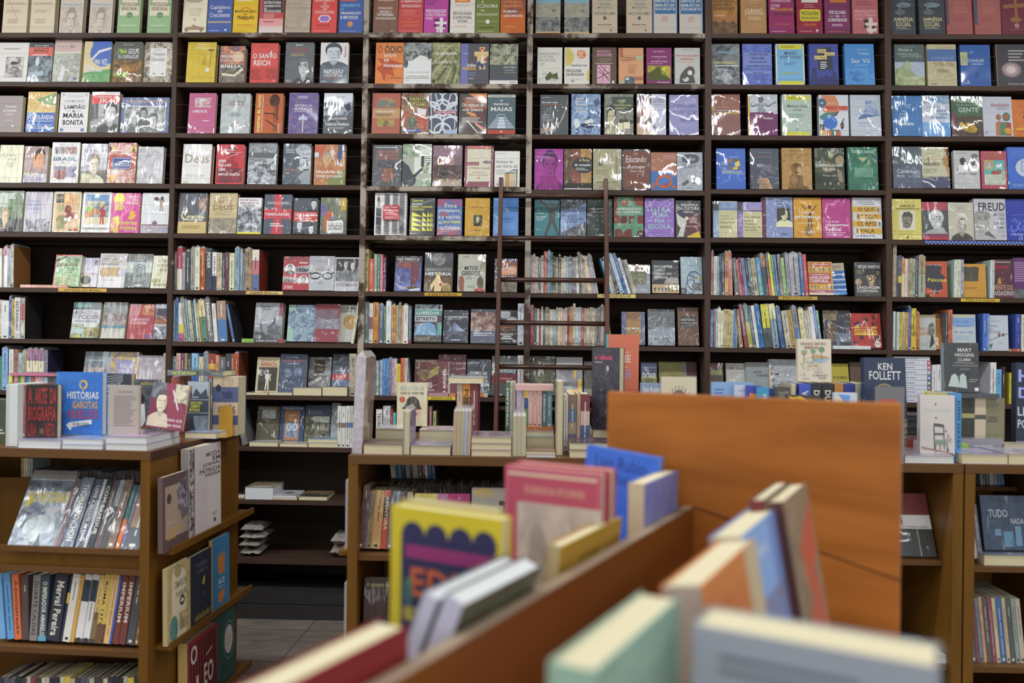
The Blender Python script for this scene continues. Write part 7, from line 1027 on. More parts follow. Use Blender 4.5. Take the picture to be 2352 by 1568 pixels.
for c, x0, x1, y in ((cab1, 835, 1470, 1104), (cab3, 2250, 2455, 1117)):
    z = Mf.un(x0, y, .3)[2]; mb = MB(); mb.box((mx(x0 - 5), .3, z - .015), (mx(x1 + 12), .66, z)); mb.build('rear_shelf', W_HONEYH, c)
    mb = MB(); mb.box((mx(x0 - 5), .45, z - .5), (mx(x1 + 12), .46, z - .016)); mb.build('inner_partition', W_HONEY, c)

# ---- cabinet with side ledges, upper compartment (books lie back on a slope)
g1 = 'books on the sloping shelf'; g2 = 'spine-out books in the honey cabinet'
flat(L, 17, 122, 1070, 1258, .0122, .014, 'cover', '8a98a8', 'blue grey cover with dripping yellow title in the honey cabinet', 'n 7c8894 b4c0cc 0 10 100 100|n 7c7c7c 8c8c8c 0 0 100 12|n 4c5460 7c8894 0 14 100 28|N 50586a 8a98a8 0 44 60 80|N c8d4e0 98a4b0 20 60 90 96|p c8b428 8 46 16 30 20 44 14 52|b c8b428 10 30 100 44 LOVECRAF|t d0d8e0 50 52 62 56 DE|b d8dce4 62 51 100 57 ALBERTO|p 6c7684 56 100 62 84 68 100', z=lz[0], tilt=30, slant=True, grp=g1)
spines(0, 0, "122.5 138 1098 7c6c74; 139 168 1095 5c6878 'THOMAS PYNCHON; 171 190 1099 4c5464 'LOVE A história de Lisey; 190.5 198 1099 b8c0cc; 198.5 214 1099 40464e 'COM SANGUE; 215 229.5 1101 6c6064; 230 241 1101 7c8890/4c5454@40; 242 262 1100 6c5c54; 264 274 1112 3c8080/c87040@55; 275 283.5 1113 5c5c74; 284 320 1098 7c7064/a08c74@30/5c6470@70",
  z=lz[0], fr=L, d0=.0122, dep=.12, tilt=30, slant=True, row='sloping shelf of the honey cabinet', grp=g1)
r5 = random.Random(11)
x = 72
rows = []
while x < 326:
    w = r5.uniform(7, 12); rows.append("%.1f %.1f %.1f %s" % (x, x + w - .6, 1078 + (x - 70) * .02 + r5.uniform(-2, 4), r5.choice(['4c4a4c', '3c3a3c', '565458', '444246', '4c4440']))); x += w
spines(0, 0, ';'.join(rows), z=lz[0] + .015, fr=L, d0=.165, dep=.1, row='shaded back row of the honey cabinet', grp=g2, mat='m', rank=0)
spines(0, 0, "48 53 1052 c8a868; 54 64 1052 d0c8b4; 65 75 1052 9ca8a8", z=L.un(60, 1110, .2)[2], fr=L, d0=.32, dep=.1, row='back of the honey cabinet', grp=g2, mat='m', rank=0)
# ---- lower compartment
spines(0, 0, "0 13 1320 6ca0d0 ~-7; 17 33 1319 5c94c8 ~-7; 34 50 1319 d06c40 ~-6 'Administração; 51 66 1321 54484a ~-4; 67 84 1320 84807e 'DUARTE CALDAS; 86 105 1320 3c4c58/5ca0c0@92 'O IMPERADOR AMARELO; 106 136 1320 343844 ~4 'Merval Pereira; 137 142 1321 2c3448/d0b038@26/2c3448@42 ~5; 143 160 1318 d4d4cc ~5; 160.5 169 1320 c8a050 ~5; 171 188 1319 d8dce0/343c4c@8/d8dce0@40/444448@94 ~5; 189 204 1319 d8dce0/343c4c@8/d8dce0@40/444448@94 ~5; 205 216 1320 d0b470/7c6c4c@55/444@94 ~5; 216.5 229 1319 d4b860/6c5040@72 ~5 'ROMA 1377; 229.5 237 1319 d4b860/6c5040@72 ~5; 237.5 250 1320 dcb078 ~5; 250.5 255 1321 3c5ca8 ~5; 257 271 1322 74403c ~5 'IMPERIUM; 272 287 1322 74403c ~5 'IMPERIUM; 289 307 1323 4c5058 ~5; 308 317 1330 7c6040 ~5",
  z=lz[3], fr=L, d0=.03, dep=.13, tilt=5, row='middle shelf of the honey cabinet', grp=g2, mat='m')
x = -2; rows = []
while x < 312:
    w = r5.uniform(9, 15); rows.append("%.1f %.1f %.1f %s" % (x, x + w - .6, 1556 + r5.uniform(-3, 3), r5.choice(['403c40', '4c4448', '34383c', 'c8c0a8', '5c5c6c', '8c4850', '3c3c44', 'b8b0a8', 'd0c040']))); x += w
spines(0, 0, ';'.join(rows), z=lz[3] - .32, fr=L, d0=.05, dep=.13, row='lowest shelf of the honey cabinet', grp=g2, mat='m', rank=1)
# ---- side ledges
def sideb(p0, p1, ytop, t, col, label, ops, x=.0475, tilt=1, spine=None, mat='m', pages='c', rank=None):
    a = L.unx(*p0, x); b = L.unx(*p1, x); zt = L.unx(p0[0], ytop, x)[2]; z = min(LEDZ, key=lambda q: abs(q - a[2])) + .0006
    book(L, x, a[1], z, b[1] - a[1], zt - z, t, 'cover', col, ops, yaw=90, tilt=tilt, spine=spine, mat=mat, pages=pages, label=label, group='books displayed on the side ledges', rank=rank)
sideb((374, 1249), (432, 1217), 1098, .016, '5c4c4c', 'brown cover with folded cloth photo on the upper ledge', 'r a08c7c 10 14 100 84|e 4c403c 16 24 34 38|p 6c6468 54 24 100 0 100 60 76 66|n 4c4448 9c98a4 60 10 100 50|t c0b0a4 16 60 50 66 Roland|b c8a83c 16 70 66 77 A CÂMARA|b c8a83c 16 79 50 86 CLARA')
sideb((436, 1224), (508, 1188), 1033, .03, 'c4bcbc', 'tall white cover titled MODA EM JORNAL beside filmstrip spine', 'n 3c3c48 c4c0b8 0 0 13 100|d 34343c 0 0 13 100 60|r 4c4c54 13 0 15 100|b 5c5c5c 52 9 98 14 MODA|b 5c5c5c 72 15 98 20 EM|b 5c5c5c 40 21 98 26 JORNAL|b 5c5c5c 30 27 98 32 PATRICIA|b 5c5c5c 46 33 98 37 VEIGA|l 7c7c7c 70 80 88 84 2|q 5c5c5c 74 87 82 92 3', spine='8c8884')
sideb((385, 1457), (438, 1418), 1309, .016, 'b8a878', 'cream cover with blue figure on the lower ledge', 'n b8a878 a49868 0 0 100 100|p d0c8ac 20 12 30 4 60 6 78 14 82 100 40 100 20 70|N 8c8454 a89c70 30 0 60 18|t 6c6854 30 22 82 32 CIMARRON|t 6c6854 36 34 82 44 rosada|N 4c7c7c 5c8c88 10 66 44 100|q 4c4438 52 44 74 58 4|n 8c7c5c b8a878 50 66 90 90')
sideb((440, 1415), (486, 1377), 1281, .014, '2c3040', 'navy cover with yellow grass along its foot', 'b 5c6070 24 14 80 20 CHORIEVA|b 5c6070 24 23 80 29 COMEDIA|x d0c840 54 46 64 38 3|x d0c840 62 48 66 36 3|l 5c6070 54 56 70 62 2|' + '|'.join('x b8a83c %d 94 %d %d 1.6' % (16 + i * 5, 18 + i * 5 + (i % 3) * 2, 88 - (i * 7) % 5) for i in range(15)))
sideb((489, 1374), (528, 1345), 1243, .014, '3c7ca8', 'bright blue cover with orange crown shape', 'p c07840 30 30 36 22 44 29 52 20 60 29 70 21 72 40 30 44|r c07840 34 42 70 52|b c4d0d8 32 58 68 66 ALICE|l 9cb4c8 30 68 70 72 2|p c07840 30 78 70 74 66 86 46 94 34 88', spine='c8983c')
sideb((432, 1625), (500, 1550), 1480, .036, '8c3034', 'red and black striped thick cover near the floor', '|'.join('x 34242c %d 6 %d 96 4' % (8 + i * 9, 14 + i * 9) for i in range(10)) + '|b d8ccc8 8 8 30 34 O|b d8ccc8 26 52 50 84 L|b d8ccc8 52 44 84 74 EO|x d8ccc8 60 34 80 28 2', spine='c0a868')
sideb((502, 1550), (541, 1515), 1412, .036, '2c4c48', 'dark green thick cover with white oval', 'n 2c4c48 345854 0 0 100 100|q 6c8884 30 18 90 70 2|e c8c0c0 36 24 84 62|l a8a0a4 44 36 76 50 4', spine='3c5c54')
# ---- on top of this cabinet
gt = 'books standing on the honey cabinet'; gf = 'books lying on the honey cabinet'
a1 = flat(L, 41, 138, 1010, 1034, .014, .2, 'flat', '9ca0c8', 'lilac white thick book lying under the red lettered one', 'n 8c94c0 b4a0b0 0 0 100 100', pages='w', z=zL, grp=gf, back='c8c8dc')
b1 = flat(L, 142, 235, 1020.5, 1033.5, .016, .2, 'flat', 'a8b0c0', 'lower of two wrapped books under the blue cover', z=zL, grp=gf, pages='w')
b2 = flat(L, 143, 236, 1008, 1020.5, .018, .2, 'flat', '98a4b8', 'upper of two wrapped books under the blue cover', 'n 8c9cb4 b0b8c8 0 0 100 100', z=b1, grp=gf, pages='w')
c1 = flat(L, 242, 337, 1019, 1035, .012, .22, 'flat', 'a8a8a8', 'lower of two thick wrapped books at the cabinet corner', z=zL, grp=gf, pages='w')
c2 = flat(L, 242, 336, 1003, 1019, .014, .22, 'flat', '8c88a8', 'upper of two thick wrapped books at the cabinet corner', 'n 7c7898 b08c98 0 0 100 100', z=c1, grp=gf, pages='w')
flat(L, 13, 39, 882, 1030, .03, .15, 'fore', 'c0ccc4', 'thick white wrapped book with pages facing out', z=zL, grp=gt, pages='w')
spines(0, 0, "40 50 884 3c5ca0/b04848@48/4c60b0@72; 50.5 59 884 b85c60", z=a1, fr=L, d0=.06, dep=.14, row='on the lilac white thick book', grp=gt)
flat(L, 59, 127, 884, 1006, .055, .03, 'cover', '2f2c2c', 'black cover filled with tall red letters', 'b a83434 6 6 20 36 A|b a83434 28 6 66 36 ARTE|b a83434 76 6 96 36 DA|b a03232 6 40 96 68 BIOGRAFIA|b 983030 6 72 34 97 LIRA|b 983030 62 72 92 97 NETO|r 6c5438 44 82 58 92', z=a1, grp=gt, mat='w', yaw=6)
flat(L, 128, 234, 855, 1000, .12, .03, 'cover', '2c68b8', 'large bright blue cover for rebellious girls stories', 'n 2c68b8 3470c0 0 0 100 100|r 3c78c8 0 0 6 100|e d8a830 50 12 68 27|p 2c68b8 53 16 60 14 65 20 60 24 58 26 53 21|b d0dcec 24 28 92 42 HISTÓRIAS|t 8cb0e0 40 40 74 45 DE NINAR PARA|b cc9c40 36 46 90 58 GAROTAS|b a04458 26 60 92 74 REBELDES|p d8dce0 22 84 30 80 78 75 78 82 34 88 34 92 30 92|b 4c5460 36 80 72 86 100 MULHERES|d 5c90d8 6 6 96 96 20', z=b2, grp=gt, mat='g', pages='w')
flat(L, 248, 312, 886, 1003, .07, .022, 'cover', 'a8a09c', 'grey back cover covered with lines of text', 'l 7c7470 18 20 94 84 18|l 8c8480 30 10 88 16 2', z=c2, grp=gt, mat='m', yaw=10, spine='d8d4c4')
flat(L, 334, 418, 886, 990, .17, .018, 'cover', '7c4054', 'maroon cover with photo of woman tilted against its neighbours', 'n 4c5460 848890 0 0 44 34|h d8ccb4 5c5c60 d0c4ac -2 14 66 96|p 8c4458 36 0 60 0 100 62 100 96 60 100|p d8d0b8 62 0 100 0 100 44|n 8c8c80 d0c8b0 64 0 100 40|b e0d4d4 38 76 96 83 A MENINA QUE|b e0d4d4 30 86 96 93 NÃO SABIA ODIAR|x e0c8d0 58 14 80 56 4', z=c2, grp=gt, mat='w', lean=6, tilt=8)
d1 = flat(L, 424, 496, 993, 1004, .36, .2, 'flat', '7c8cb0', 'blue white book lying behind the maroon cover', 'n 7c8cb0 b0b8c8 0 0 100 100', z=zL, grp=gf)
flat(L, 430, 478, 876, 993, .42, .02, 'cover', '3c4450', 'black and white cover with yellow capitals, CORPO CAMPO', 'r 9ca8b4 0 0 100 30|p 444c58 0 34 14 10 24 30 40 14 62 26 90 14 100 40 0 60|b b8bcc4 20 30 52 34 CHRISTINA LAMB|x b0b4bc 0 37 100 37 1|b c8cc40 14 41 70 47 NOSSO CORPO|b c8cc40 14 48 60 54 CAMPO|b c8cc40 10 55 60 61 BATALHA|x b0b4bc 0 64 100 64 1|n 5c6470 7c8490 30 70 100 100|p 30363e 0 100 10 80 24 72 40 100', z=d1, grp=gt, mat='m', rank=9000)
spines(0, 0, "479 486 868 8c9cb0/d0c8b0@30/7c94a8@50/b07080@80", z=zL, fr=L, d0=.47, dep=.13, row='beside the blue and cream thick book', grp=gt)
hb = flat(L, 488, 546, 864, 1000, .47, .075, 'cover', '50587c', 'thick blue and cream striped cover titled TRÊS IRMÃS', 'r b4a488 0 0 100 18|n 8c7c6c b4a488 30 0 80 16|r b8a88c 0 44 100 66|r 50587c 0 66 100 82|r b0a084 0 82 100 100|b 34385c 36 24 78 37 TRÊS|b 444c74 22 48 88 62 IRMÃS|e 34343c 12 14 32 26', z=zL, grp=gt, mat='m', spine='c8b89c', rank=9000)
ht = L.un(515, 864, .47)[2]
flat(L, 384, 512, 850.5, 864, .465, .12, 'flatspine', '4c5454', 'dark spine with yellow lettering, FUGA, bridging two books', 'n 4c5454 7c848c 0 0 100 100|b c8cc38 8 26 52 82 ARTE DE FUGA|l c8cc38 82 40 96 60 1', z=ht, grp=gf, mat='w', rank=9000)
spines(0, 0, "392 404 866 a8584c", z=zL, fr=L, d0=.45, dep=.12, row='under the yellow lettered spine', grp=gt)
flat(L, 236, 300, 859, 1000, .44, .03, 'cover', '3c4048', 'dark striped cover with pale capitals behind the girls book', '|'.join('x 8c949c 0 %d 70 %d 1.6' % (6 + i * 5, 0 + i * 3) for i in range(5)) + '|b c4c8cc 4 14 90 32 DOSTOIÉVSKI|n 9c9c90 7c7c78 0 34 100 100', z=zL, grp=gt, mat='m', rank=9000)
flat(L, 306, 362, 872, 1000, .33, .022, 'cover', '40444c', 'black photo cover with white dress behind the text cover', 'n 3c4048 5c6068 0 0 100 100|p c8ccd0 24 40 44 36 50 70 36 80 20 78|e 2c2c30 26 26 46 42|n 8c6c4c 6c5440 0 80 60 96|b b0a040 30 4 80 9 MEMÓRIAS', z=zL, grp=gt, mat='m', rank=9000)
spines(0, 0, "18 27 863 c8bc5c 'VALTER; 28 31 866 4c6c5c; 31.5 39 863 b06c64; 39.5 46 864 4c8c6c; 46.5 55 864 c0b858; 55.5 63 864 4c64a0; 63.5 70 865 7ca4b0; 70.5 78 865 a85c60; 79 98 865 a88088; 99 108 866 7c94a8", z=zL, fr=L, d0=.42, dep=.13, row='back of the honey cabinet top', grp=gt)
zz = L.un(60, 863, .42)[2]
flat(L, 22, 122, 857, 863.5, .415, .12, 'flatspine', 'b06884', 'pink book lying across the row of small spines', z=zz, grp=gf, top='b87890')
flat(L, -30, 12, 916, 1036, .1, .03, 'cover', '48503c', 'dark green cover cut off by the picture edge', 'n 48503c 3c443c 0 0 100 60|l c0c0b8 40 66 96 80 2', z=zL, grp=gt, mat='m')
a = L.un(503, 990, .455); b = L.un(535, 990, .455); zt = L.un(519, 930, .455)[2]; W2 = (b[0] - a[0]) / 2; cx = (a[0] + b[0]) / 2
be = empty('bookend', L.m @ Matrix.Translation((cx, .452, zL + .0005)), 'mustard yellow arched metal bookend before the striped thick book', 'bookend')
mb = MB(); Hh = zt - zL; pr = [(-W2, 0), (W2, 0)] + [(W2 * math.cos(t * math.pi / 12), Hh - W2 + W2 * math.sin(t * math.pi / 12)) for t in range(13)]
n = len(pr); mb.v = [(x, 0, z) for x, z in pr] + [(x, .003, z) for x, z in pr]; mb.f = [tuple(range(n)), tuple(range(2 * n - 1, n - 1, -1))] + [(i, i + n, (i + 1) % n + n, (i + 1) % n) for i in range(n)]; mb.c = [None] * len(mb.f)
mb.build('arched_plate', M_BRASS, be)
mb = MB(); mb.box((-W2, -.06, 0), (W2, 0, .002)); mb.build('foot_plate', M_BRASS, be)

# ---- poetry cabinet, inside
gi = 'spine-out books in the poetry cabinet'
z1 = mz(850, 1276)
spines(0, 0, "820 835 1115 7c5c54 ~4; 835.5 840 1128 7c6c8c ~3; 840.5 852 1126 a8946c ~3; 852.5 873 1126 c89c68 ~3; 873.5 887 1126 c05440/503438@12/c05440@48 ~3 'AVENTURA; 887.5 900 1127 6c7484 ~3; 900.5 908 1128 b8c8d8 ~3; 909 918 1130 a0907c ~3; 919 932 1128 5c6470; 933 946 1130 a89878", z=z1, fr=Mf, d0=.05, dep=.14, tilt=4, row='first shelf of the poetry cabinet', grp=gi)
flat(Mf, 950, 1077, 1137, 1272, .06, .02, 'cover', 'b83c84', 'magenta cover with red flowers inside the poetry cabinet', 'n b83c84 a83474 0 0 100 100|r c8c440 0 0 40 100|n b08cb0 b83c84 40 0 60 14|b 34343c 40 16 80 26 HILDA HILST|d d8d0c8 50 4 98 80 12', z=z1, tilt=6, grp='face-out books in the poetry cabinet')
flat(Mf, 1081, 1162, 1125, 1272, .06, .03, 'cover', 'a8a8a0', 'grey cover with yellow cloud inside the poetry cabinet', 'N d0b048 b0ac98 10 0 70 16|V 40444c 78 20 96 62 ra', z=z1, tilt=6, grp='face-out books in the poetry cabinet')
zr = Mf.un(900, 1104, .3)[2]
spines(0, 0, "899 910 1063 c8d0d0 ~-5; 911 915 1064 5c8c7c ~-5; 916 924 1064 3c80b8 ~-5; 925 933 1065 3c3c40 ~-5; 934 943 1065 8c8c98 ~-5; 944 949 1066 4c3c4c ~-5; 950 961 1066 b0a080 ~-5; 962 970 1066 3c6c54 ~-5; 971 977 1066 b83c40 ~-5; 978 984 1067 6c9cc8 ~-5; 985 993 1067 3c4c84 ~-5; 994 1001 1068 4c5c94 ~-5", z=zr, fr=Mf, d0=.35, dep=.13, row='rear shelf of the poetry cabinet', grp=gi)
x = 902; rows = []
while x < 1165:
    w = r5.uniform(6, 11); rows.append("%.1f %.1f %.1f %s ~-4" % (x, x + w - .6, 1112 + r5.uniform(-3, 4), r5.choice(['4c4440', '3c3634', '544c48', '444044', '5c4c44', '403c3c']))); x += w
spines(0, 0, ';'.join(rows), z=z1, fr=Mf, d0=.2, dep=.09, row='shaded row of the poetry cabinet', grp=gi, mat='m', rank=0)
flat(Mf, 834, 915, 1333, 1446, .05, .03, 'cover', '3c2c2c', 'black wrapped cover low inside the poetry cabinet', 't b8b080 6 8 110 18 A amante do Calder|n 3c2c2c 4c3034 0 40 100 100', z=mz(850, 1448), tilt=6, grp='face-out books in the poetry cabinet')
for i, (y0, y1, px, lab) in enumerate(((1102, 1262, 797, 'thin white book hung on the aisle side of the poetry cabinet'), (1338, 1470, 792, 'thin white book low on the aisle side of the poetry cabinet'))):
    xx = mx(800); zb = Mf.un(px, y1, .05)[2]; zt = Mf.un(px, y0, .05)[2]
    book(Mf, xx - .018, .05, zb, .0165, zt - zb, .16, 'fore', 'c0b8d0', '', label=lab, group='books displayed on the side ledges', pages='w')
    mb = MB(); mb.box((xx - .035, .03, zb - .014), (xx - .0005, .3, zb)); mb.build('display_ledge', W_HONEY, cab1)
# ---- poetry cabinet, on top
gt = 'books standing on the poetry cabinet'; gf = 'books lying on the poetry cabinet'
flat(Mf, 808, 831, 820, 1046, .03, .17, 'spine', 'b8b4bc', 'very tall wrapped grey brown book at the cabinet end', 'n b8b4bc a09ca8 0 0 100 100', z=zM, grp=gt, spine='8c7468', lean=2, tip=.02)
flat(Mf, 834, 925, 1020, 1043, .02, .15, 'flat', '7c5c6c', 'thick cream book lying with purple and olive top', 'n 7c4c64 6c6c4c 0 0 100 100', z=zM, grp=gf)
q1 = flat(Mf, 862, 931, 985, 1013, .2, .15, 'flat', '98948c', 'tan thick book lying under white film, behind the purple one', 'n a8a8a4 b8b8b8 0 0 100 100', z=zM, grp=gf, back='a08c6c', mat='w')
flat(Mf, 925.5, 941, 945, 1041, .02, .14, 'fore', '4c6c94', 'single upright book showing cream pages and purple side', 'n 6c5c7c 8c7c98 0 0 100 100', z=zM, grp=gt, back='74648c', tip=.016)
flat(Mf, 942, 1035, 1023, 1043, .02, .16, 'flat', '8c889c', 'cream paged book in blue binding lying beside upright ones', 'n 8c889c a098a8 0 0 100 100', z=zM, grp=gf, back='3c5c7c')
q2 = flat(Mf, 962, 1042, 987, 1014, .21, .14, 'flat', 'c0b0b4', 'white boxed book with pink and grey print', 'd a85c64 10 10 96 40 20|d 5c5c6c 10 50 96 90 20', z=zM, grp=gf, back='9c8ca4')
flat(Mf, 911, 980, 879, 985, .31, .022, 'cover', 'c4bca0', 'cream cover with dark bowler hat, POESIA QUE TRANSFORMA', 't 7c9c98 12 6 90 18 BRÁULIO BESSA|b 5c5c58 12 21 90 28 POESIA QUE TRANSFORMA|e b05c40 8 32 28 46|p 3c3834 26 54 34 38 44 32 60 32 72 40 78 56 84 60 52 64 16 60|p c8a890 24 62 80 62 74 84 60 96 40 96 28 82|e 8c7460 30 66 70 78|n b8b094 c4bca0 0 86 100 100', z=q1, grp=gt, mat='w')
xs = [1038.5, 1047, 1055.5, 1064, 1071.5, 1080]
for i, c in enumerate(('a08894', 'b0986c', '8ca09c', '8c98c8', 'b08c94')):
    flat(Mf, xs[i], xs[i + 1] - .4, 944, 1045, .02, .13, 'fore', c, 'upright book with pages out, %s of five before the poetry box' % ordn(i + 1), z=zM, grp='five upright books with pages facing out', tip=.014, lean=1.5, pages='w' if i == 3 else 'c')
z_ = zM
for i, (y0, y1) in enumerate(((1033, 1048), (1018, 1033), (1003, 1018))):
    z_ = flat(Mf, 1082, 1175, y0, y1, .02, .17, 'flat', '9c8894', '%s of three cream books in the squared pile' % ('lowest', 'middle', 'topmost')[i], 'n 8c7c88 a898a0 0 0 100 100' if i == 2 else '', z=z_, grp='three cream paged books in a pile')
spines(0, 0, "1048 1061 880 b09c8c; 1061.5 1079 880 c88430/7c5c30@22 'POESIA; 1079.5 1097 880 743c44", z=zM, fr=Mf, d0=.32, dep=.14, row='tall trio behind the cream pile', grp=gt, mat='m')
zz = Mf.un(1072, 880, .32)[2]
flat(Mf, 1030, 1110, 866, 880, .31, .15, 'flat', 'b0b4bc', 'wrapped cream book lying across the tall poetry trio', z=zz, grp=gf)
xs = [1177, 1187, 1196.5, 1208]
for i in range(3): flat(Mf, xs[i], xs[i + 1] - .5, 955, 1049, .02, .13, 'fore', 'a8b0a8', 'upright cream paged book, %s of three beside the squared pile' % ordn(i + 1), z=zM, grp='three upright cream paged books', tip=.012)
spines(0, 0, "1160 1170 877 4c6c50 'HISTÓRIA; 1170.5 1176 878 b8b8ac; 1176.5 1183 878 8c8478", z=zM, fr=Mf, d0=.24, dep=.14, row='beside the pink spines', grp=gt, mat='m')
p1 = flat(Mf, 1209, 1273, 1003, 1022, .16, .14, 'flat', '8ca0a8', 'pale blue edged book lying under the orange one', z=zM, grp=gf)
p2 = flat(Mf, 1209, 1272, 990, 1003, .17, .14, 'flat', '8c8cb0', 'blue edged book lying under the orange one', z=p1, grp=gf)
p3 = flat(Mf, 1209, 1271, 980, 990, .18, .13, 'flatspine', 'a8683c', 'orange book lying under the pink spines', z=p2, grp=gf)
spines(0, 0, "1186 1196 896 b0a4b8; 1196.5 1203 896 8c8084; 1204 1212.5 897 d0b040/3c4c84@20/4c7c4c@50; 1213 1223 897 c0a098; 1223.5 1233 897 c09890; 1233.5 1244 897 c8a49c; 1245 1255 897 4c6478 'A EXALTAÇÃO; 1255.5 1268 897 5c7c84", z=p3, fr=Mf, d0=.19, dep=.11, row='small row over the orange book', grp=gt, mat='m')
zz = Mf.un(1230, 897, .19)[2]
flat(Mf, 1184, 1271, 884, 896.5, .185, .11, 'flatspine', 'c09c98', 'long pink book lying on the row of pink spines', z=zz, grp=gf, mat='m', top='c4a4a0')
flat(Mf, 1277, 1292, 876, 1042, .06, .16, 'fore', 'a8a08c', 'tall thick book with cream pages facing out', z=zM, grp=gt, tip=.008)
m1 = flat(Mf, 1209, 1276, 1044, 1051, .012, .13, 'flat', 'a8a8b0', 'thin white book lying lowest before the pink spines', z=zM, grp=gf, pages='w')
flat(Mf, 1208, 1275, 1036, 1044, .014, .12, 'flat', '80604c', 'thin brown book lying before the pink spines', 'n 80604c 8c7068 0 0 100 100', z=m1, grp=gf, back='80604c')
n1 = flat(Mf, 1309, 1402, 1034, 1052, .012, .15, 'flat', '8c6c78', 'lower of two thick cream books near the orange board', z=zM, grp=gf)
n2 = flat(Mf, 1309, 1402, 1017, 1034, .014, .15, 'flat', '4c3c44', 'upper of two thick cream books near the orange board', 'd d8ccd0 4 20 96 60 30', z=n1, grp=gf)
spines(0, 0, "1294 1304 907 c0c0bc; 1305 1323 906 7c6c5c/5c6c8c@26/a08c74@50/6c6484@70; 1324 1332 905 b89c88; 1332.5 1354 905 743c44/c0a8a0@30/4c5c84@55/8c4c54@80", z=zM, fr=Mf, d0=.19, dep=.13, row='near the orange board', grp=gt, mat='m')
flat(Mf, 1358, 1428, 798, 985, .33, .04, 'cover', '3c3c48', 'tall black cover with pink lower case title, o idiota', 'n 40404c 34343e 0 0 100 100|b c83c64 10 9 74 15 o idiota|l b0a8b0 10 17 50 19 1|N 5c5860 34343e 44 24 66 60|e a8a09c 52 22 62 29|n 2c2c34 484854 30 40 80 100|d 8c8890 10 20 90 96 10', z=Mf.un(1400, 985, .33)[2], grp=gt, mat='w', yaw=-32)
def pile(fr, x0, x1, d, dep, z1, base, lab):
    z = base; n = max(1, round((z1 - base) / .03)); hh = (z1 - base) / n
    for i in range(n):
        xa, xb = fr.un(x0, 900, d)[0], fr.un(x1, 900, d)[0]
        book(fr, xa, d, z + .0003, xb - xa, hh - .0005, dep, 'flat', r5.choice(['8c8474', '5c5c6c', '74504c', '4c5c6c']), '', label='%s, %s from below' % (lab, ordn(i + 1)), group='supporting piles of books', rank=2); z += hh
pile(Mf, 1362, 1425, .31, .14, Mf.un(1400, 985, .33)[2], zM, 'book lying under the tall black cover')
zj = Mf.un(1430, 899, .4)[2]
pile(Mf, 1384, 1468, .38, .14, zj, zM, 'book lying under the salmon and teal cover')
flat(Mf, 1396, 1470, 768, 899, .4, .03, 'cover', 'c46c54', 'salmon cover with teal spine and patterned capitals', 'b c8b8b0 2 36 74 54 JANE|l d8a898 10 30 80 33 1|b 9c8cb8 2 62 74 78 AUSTEN|l d8a898 10 56 80 59 1|r b4604c 0 96 100 100', z=zj, grp=gt, mat='m', spine='5ca0ac', yaw=12)
flat(Mf, 1471, 1516, 880, 1050, .12, .03, 'cover', '7c8ca8', 'blue grey cover with white script author name', 't d0d4dc 8 4 96 16 Jane Austen|l a8b0c4 20 20 90 24 1', z=zM, grp=gt, mat='m')
flat(Mf, 1518, 1597, 866, 1050, .1, .02, 'cover', 'c4bca4', 'cream cover with half-hidden dark mandala', '|'.join('x 4c4438 50 46 %d %d 1.2' % (50 + 40 * math.cos(i * .2618), 46 + 36 * math.sin(i * .2618)) for i in range(24)) + '|e 6c6068 18 16 82 76|e 84503c 28 21 72 70|e 5c3c38 38 30 62 62', z=zM, grp=gt, mat='m')
# ---- cabinet behind the orange board, on top
gt = 'books standing on the cabinet behind the orange board'; gf = 'books lying on the cabinet behind the orange board'
flat(Mf, 1633, 1728, 878, 1058, .16, .02, 'cover', '7ca0c8', 'wide sky blue cover with purple text lines', 'l 5c6cac 6 8 36 22 3', z=zM, grp=gt, mat='m')
flat(Mf, 1687, 1714, 885, 1058, .11, .02, 'cover', 'b8c0d0', 'white strip cover over the sky blue one', 'l 8c94ac 20 6 96 9 1|e 3c4478 30 20 96 36', z=zM, grp=gt, mat='m', rank=7000)
flat(Mf, 1713, 1748, 886, 1058, .08, .02, 'cover', '3c48a0', 'indigo cover with orange label', 'p d07c34 20 10 98 12 94 40 14 38|l e8d8c8 30 16 90 26 2', z=zM, grp=gt, mat='m', rank=7000)
flat(Mf, 1738, 1764, 889, 1058, .05, .02, 'cover', '3c8cb4', 'teal cover with sideways pale lettering', 'V c0d8e4 50 10 80 40 IRACI', z=zM, grp=gt, mat='m', rank=7000)
flat(Mf, 1765, 1778, 892, 1058, .1, .03, 'spine', '3c4c88', 'dark blue spine next to teal cover', z=zM, grp=gt, mat='m')
flat(Mf, 1779, 1814, 889, 1058, .06, .025, 'cover', '4c4c4c', 'grey black cover with faint title behind the board', 'b 8c8c80 20 6 90 16 CHRISTIE|n 4c4c4c 3c3c40 0 30 100 100', z=zM, grp=gt, mat='m', rank=7000)
flat(Mf, 1815, 1826, 881, 1058, .2, .12, 'fore', 'a8a090', 'upright cream paged book next to grey black cover', z=zM, grp=gt)
spines(0, 0, "1834 1861.5 881 4458b0 'VINGT; 1862 1887 880 33353a 'DUMAS; 1887.5 1913 880 33353a 'DUMAS; 1915 1936 881 b07840; 1937 1961 881 3c4490; 1963 1991 880 a8a898", z=zM, fr=Mf, d0=.2, dep=.14, row='on the cabinet behind the orange board', grp=gt, mat='m')
zz = max(Mf.un(1875, 878, .2)[2], Mf.un(1875, 880, .2)[2])
flat(Mf, 1808, 1880, 908, 1058, .02, .02, 'cover', '3c3c3c', 'black cover with jagged yellow top edge', 'p d0a820 0 0 14 3 40 1 60 6 90 10 90 12 56 9 30 5 10 7', z=zM, grp=gt, mat='m', rank=7000)
flat(Mf, 1915, 1967, 902, 1058, .03, .02, 'cover', 'b8c4d4', 'white cover with blue sail triangle', 'p 5c94d0 14 2 70 4 60 20|p d0c8b0 0 6 20 4 60 22 0 40', z=zM, grp=gt, mat='m', rank=7000)
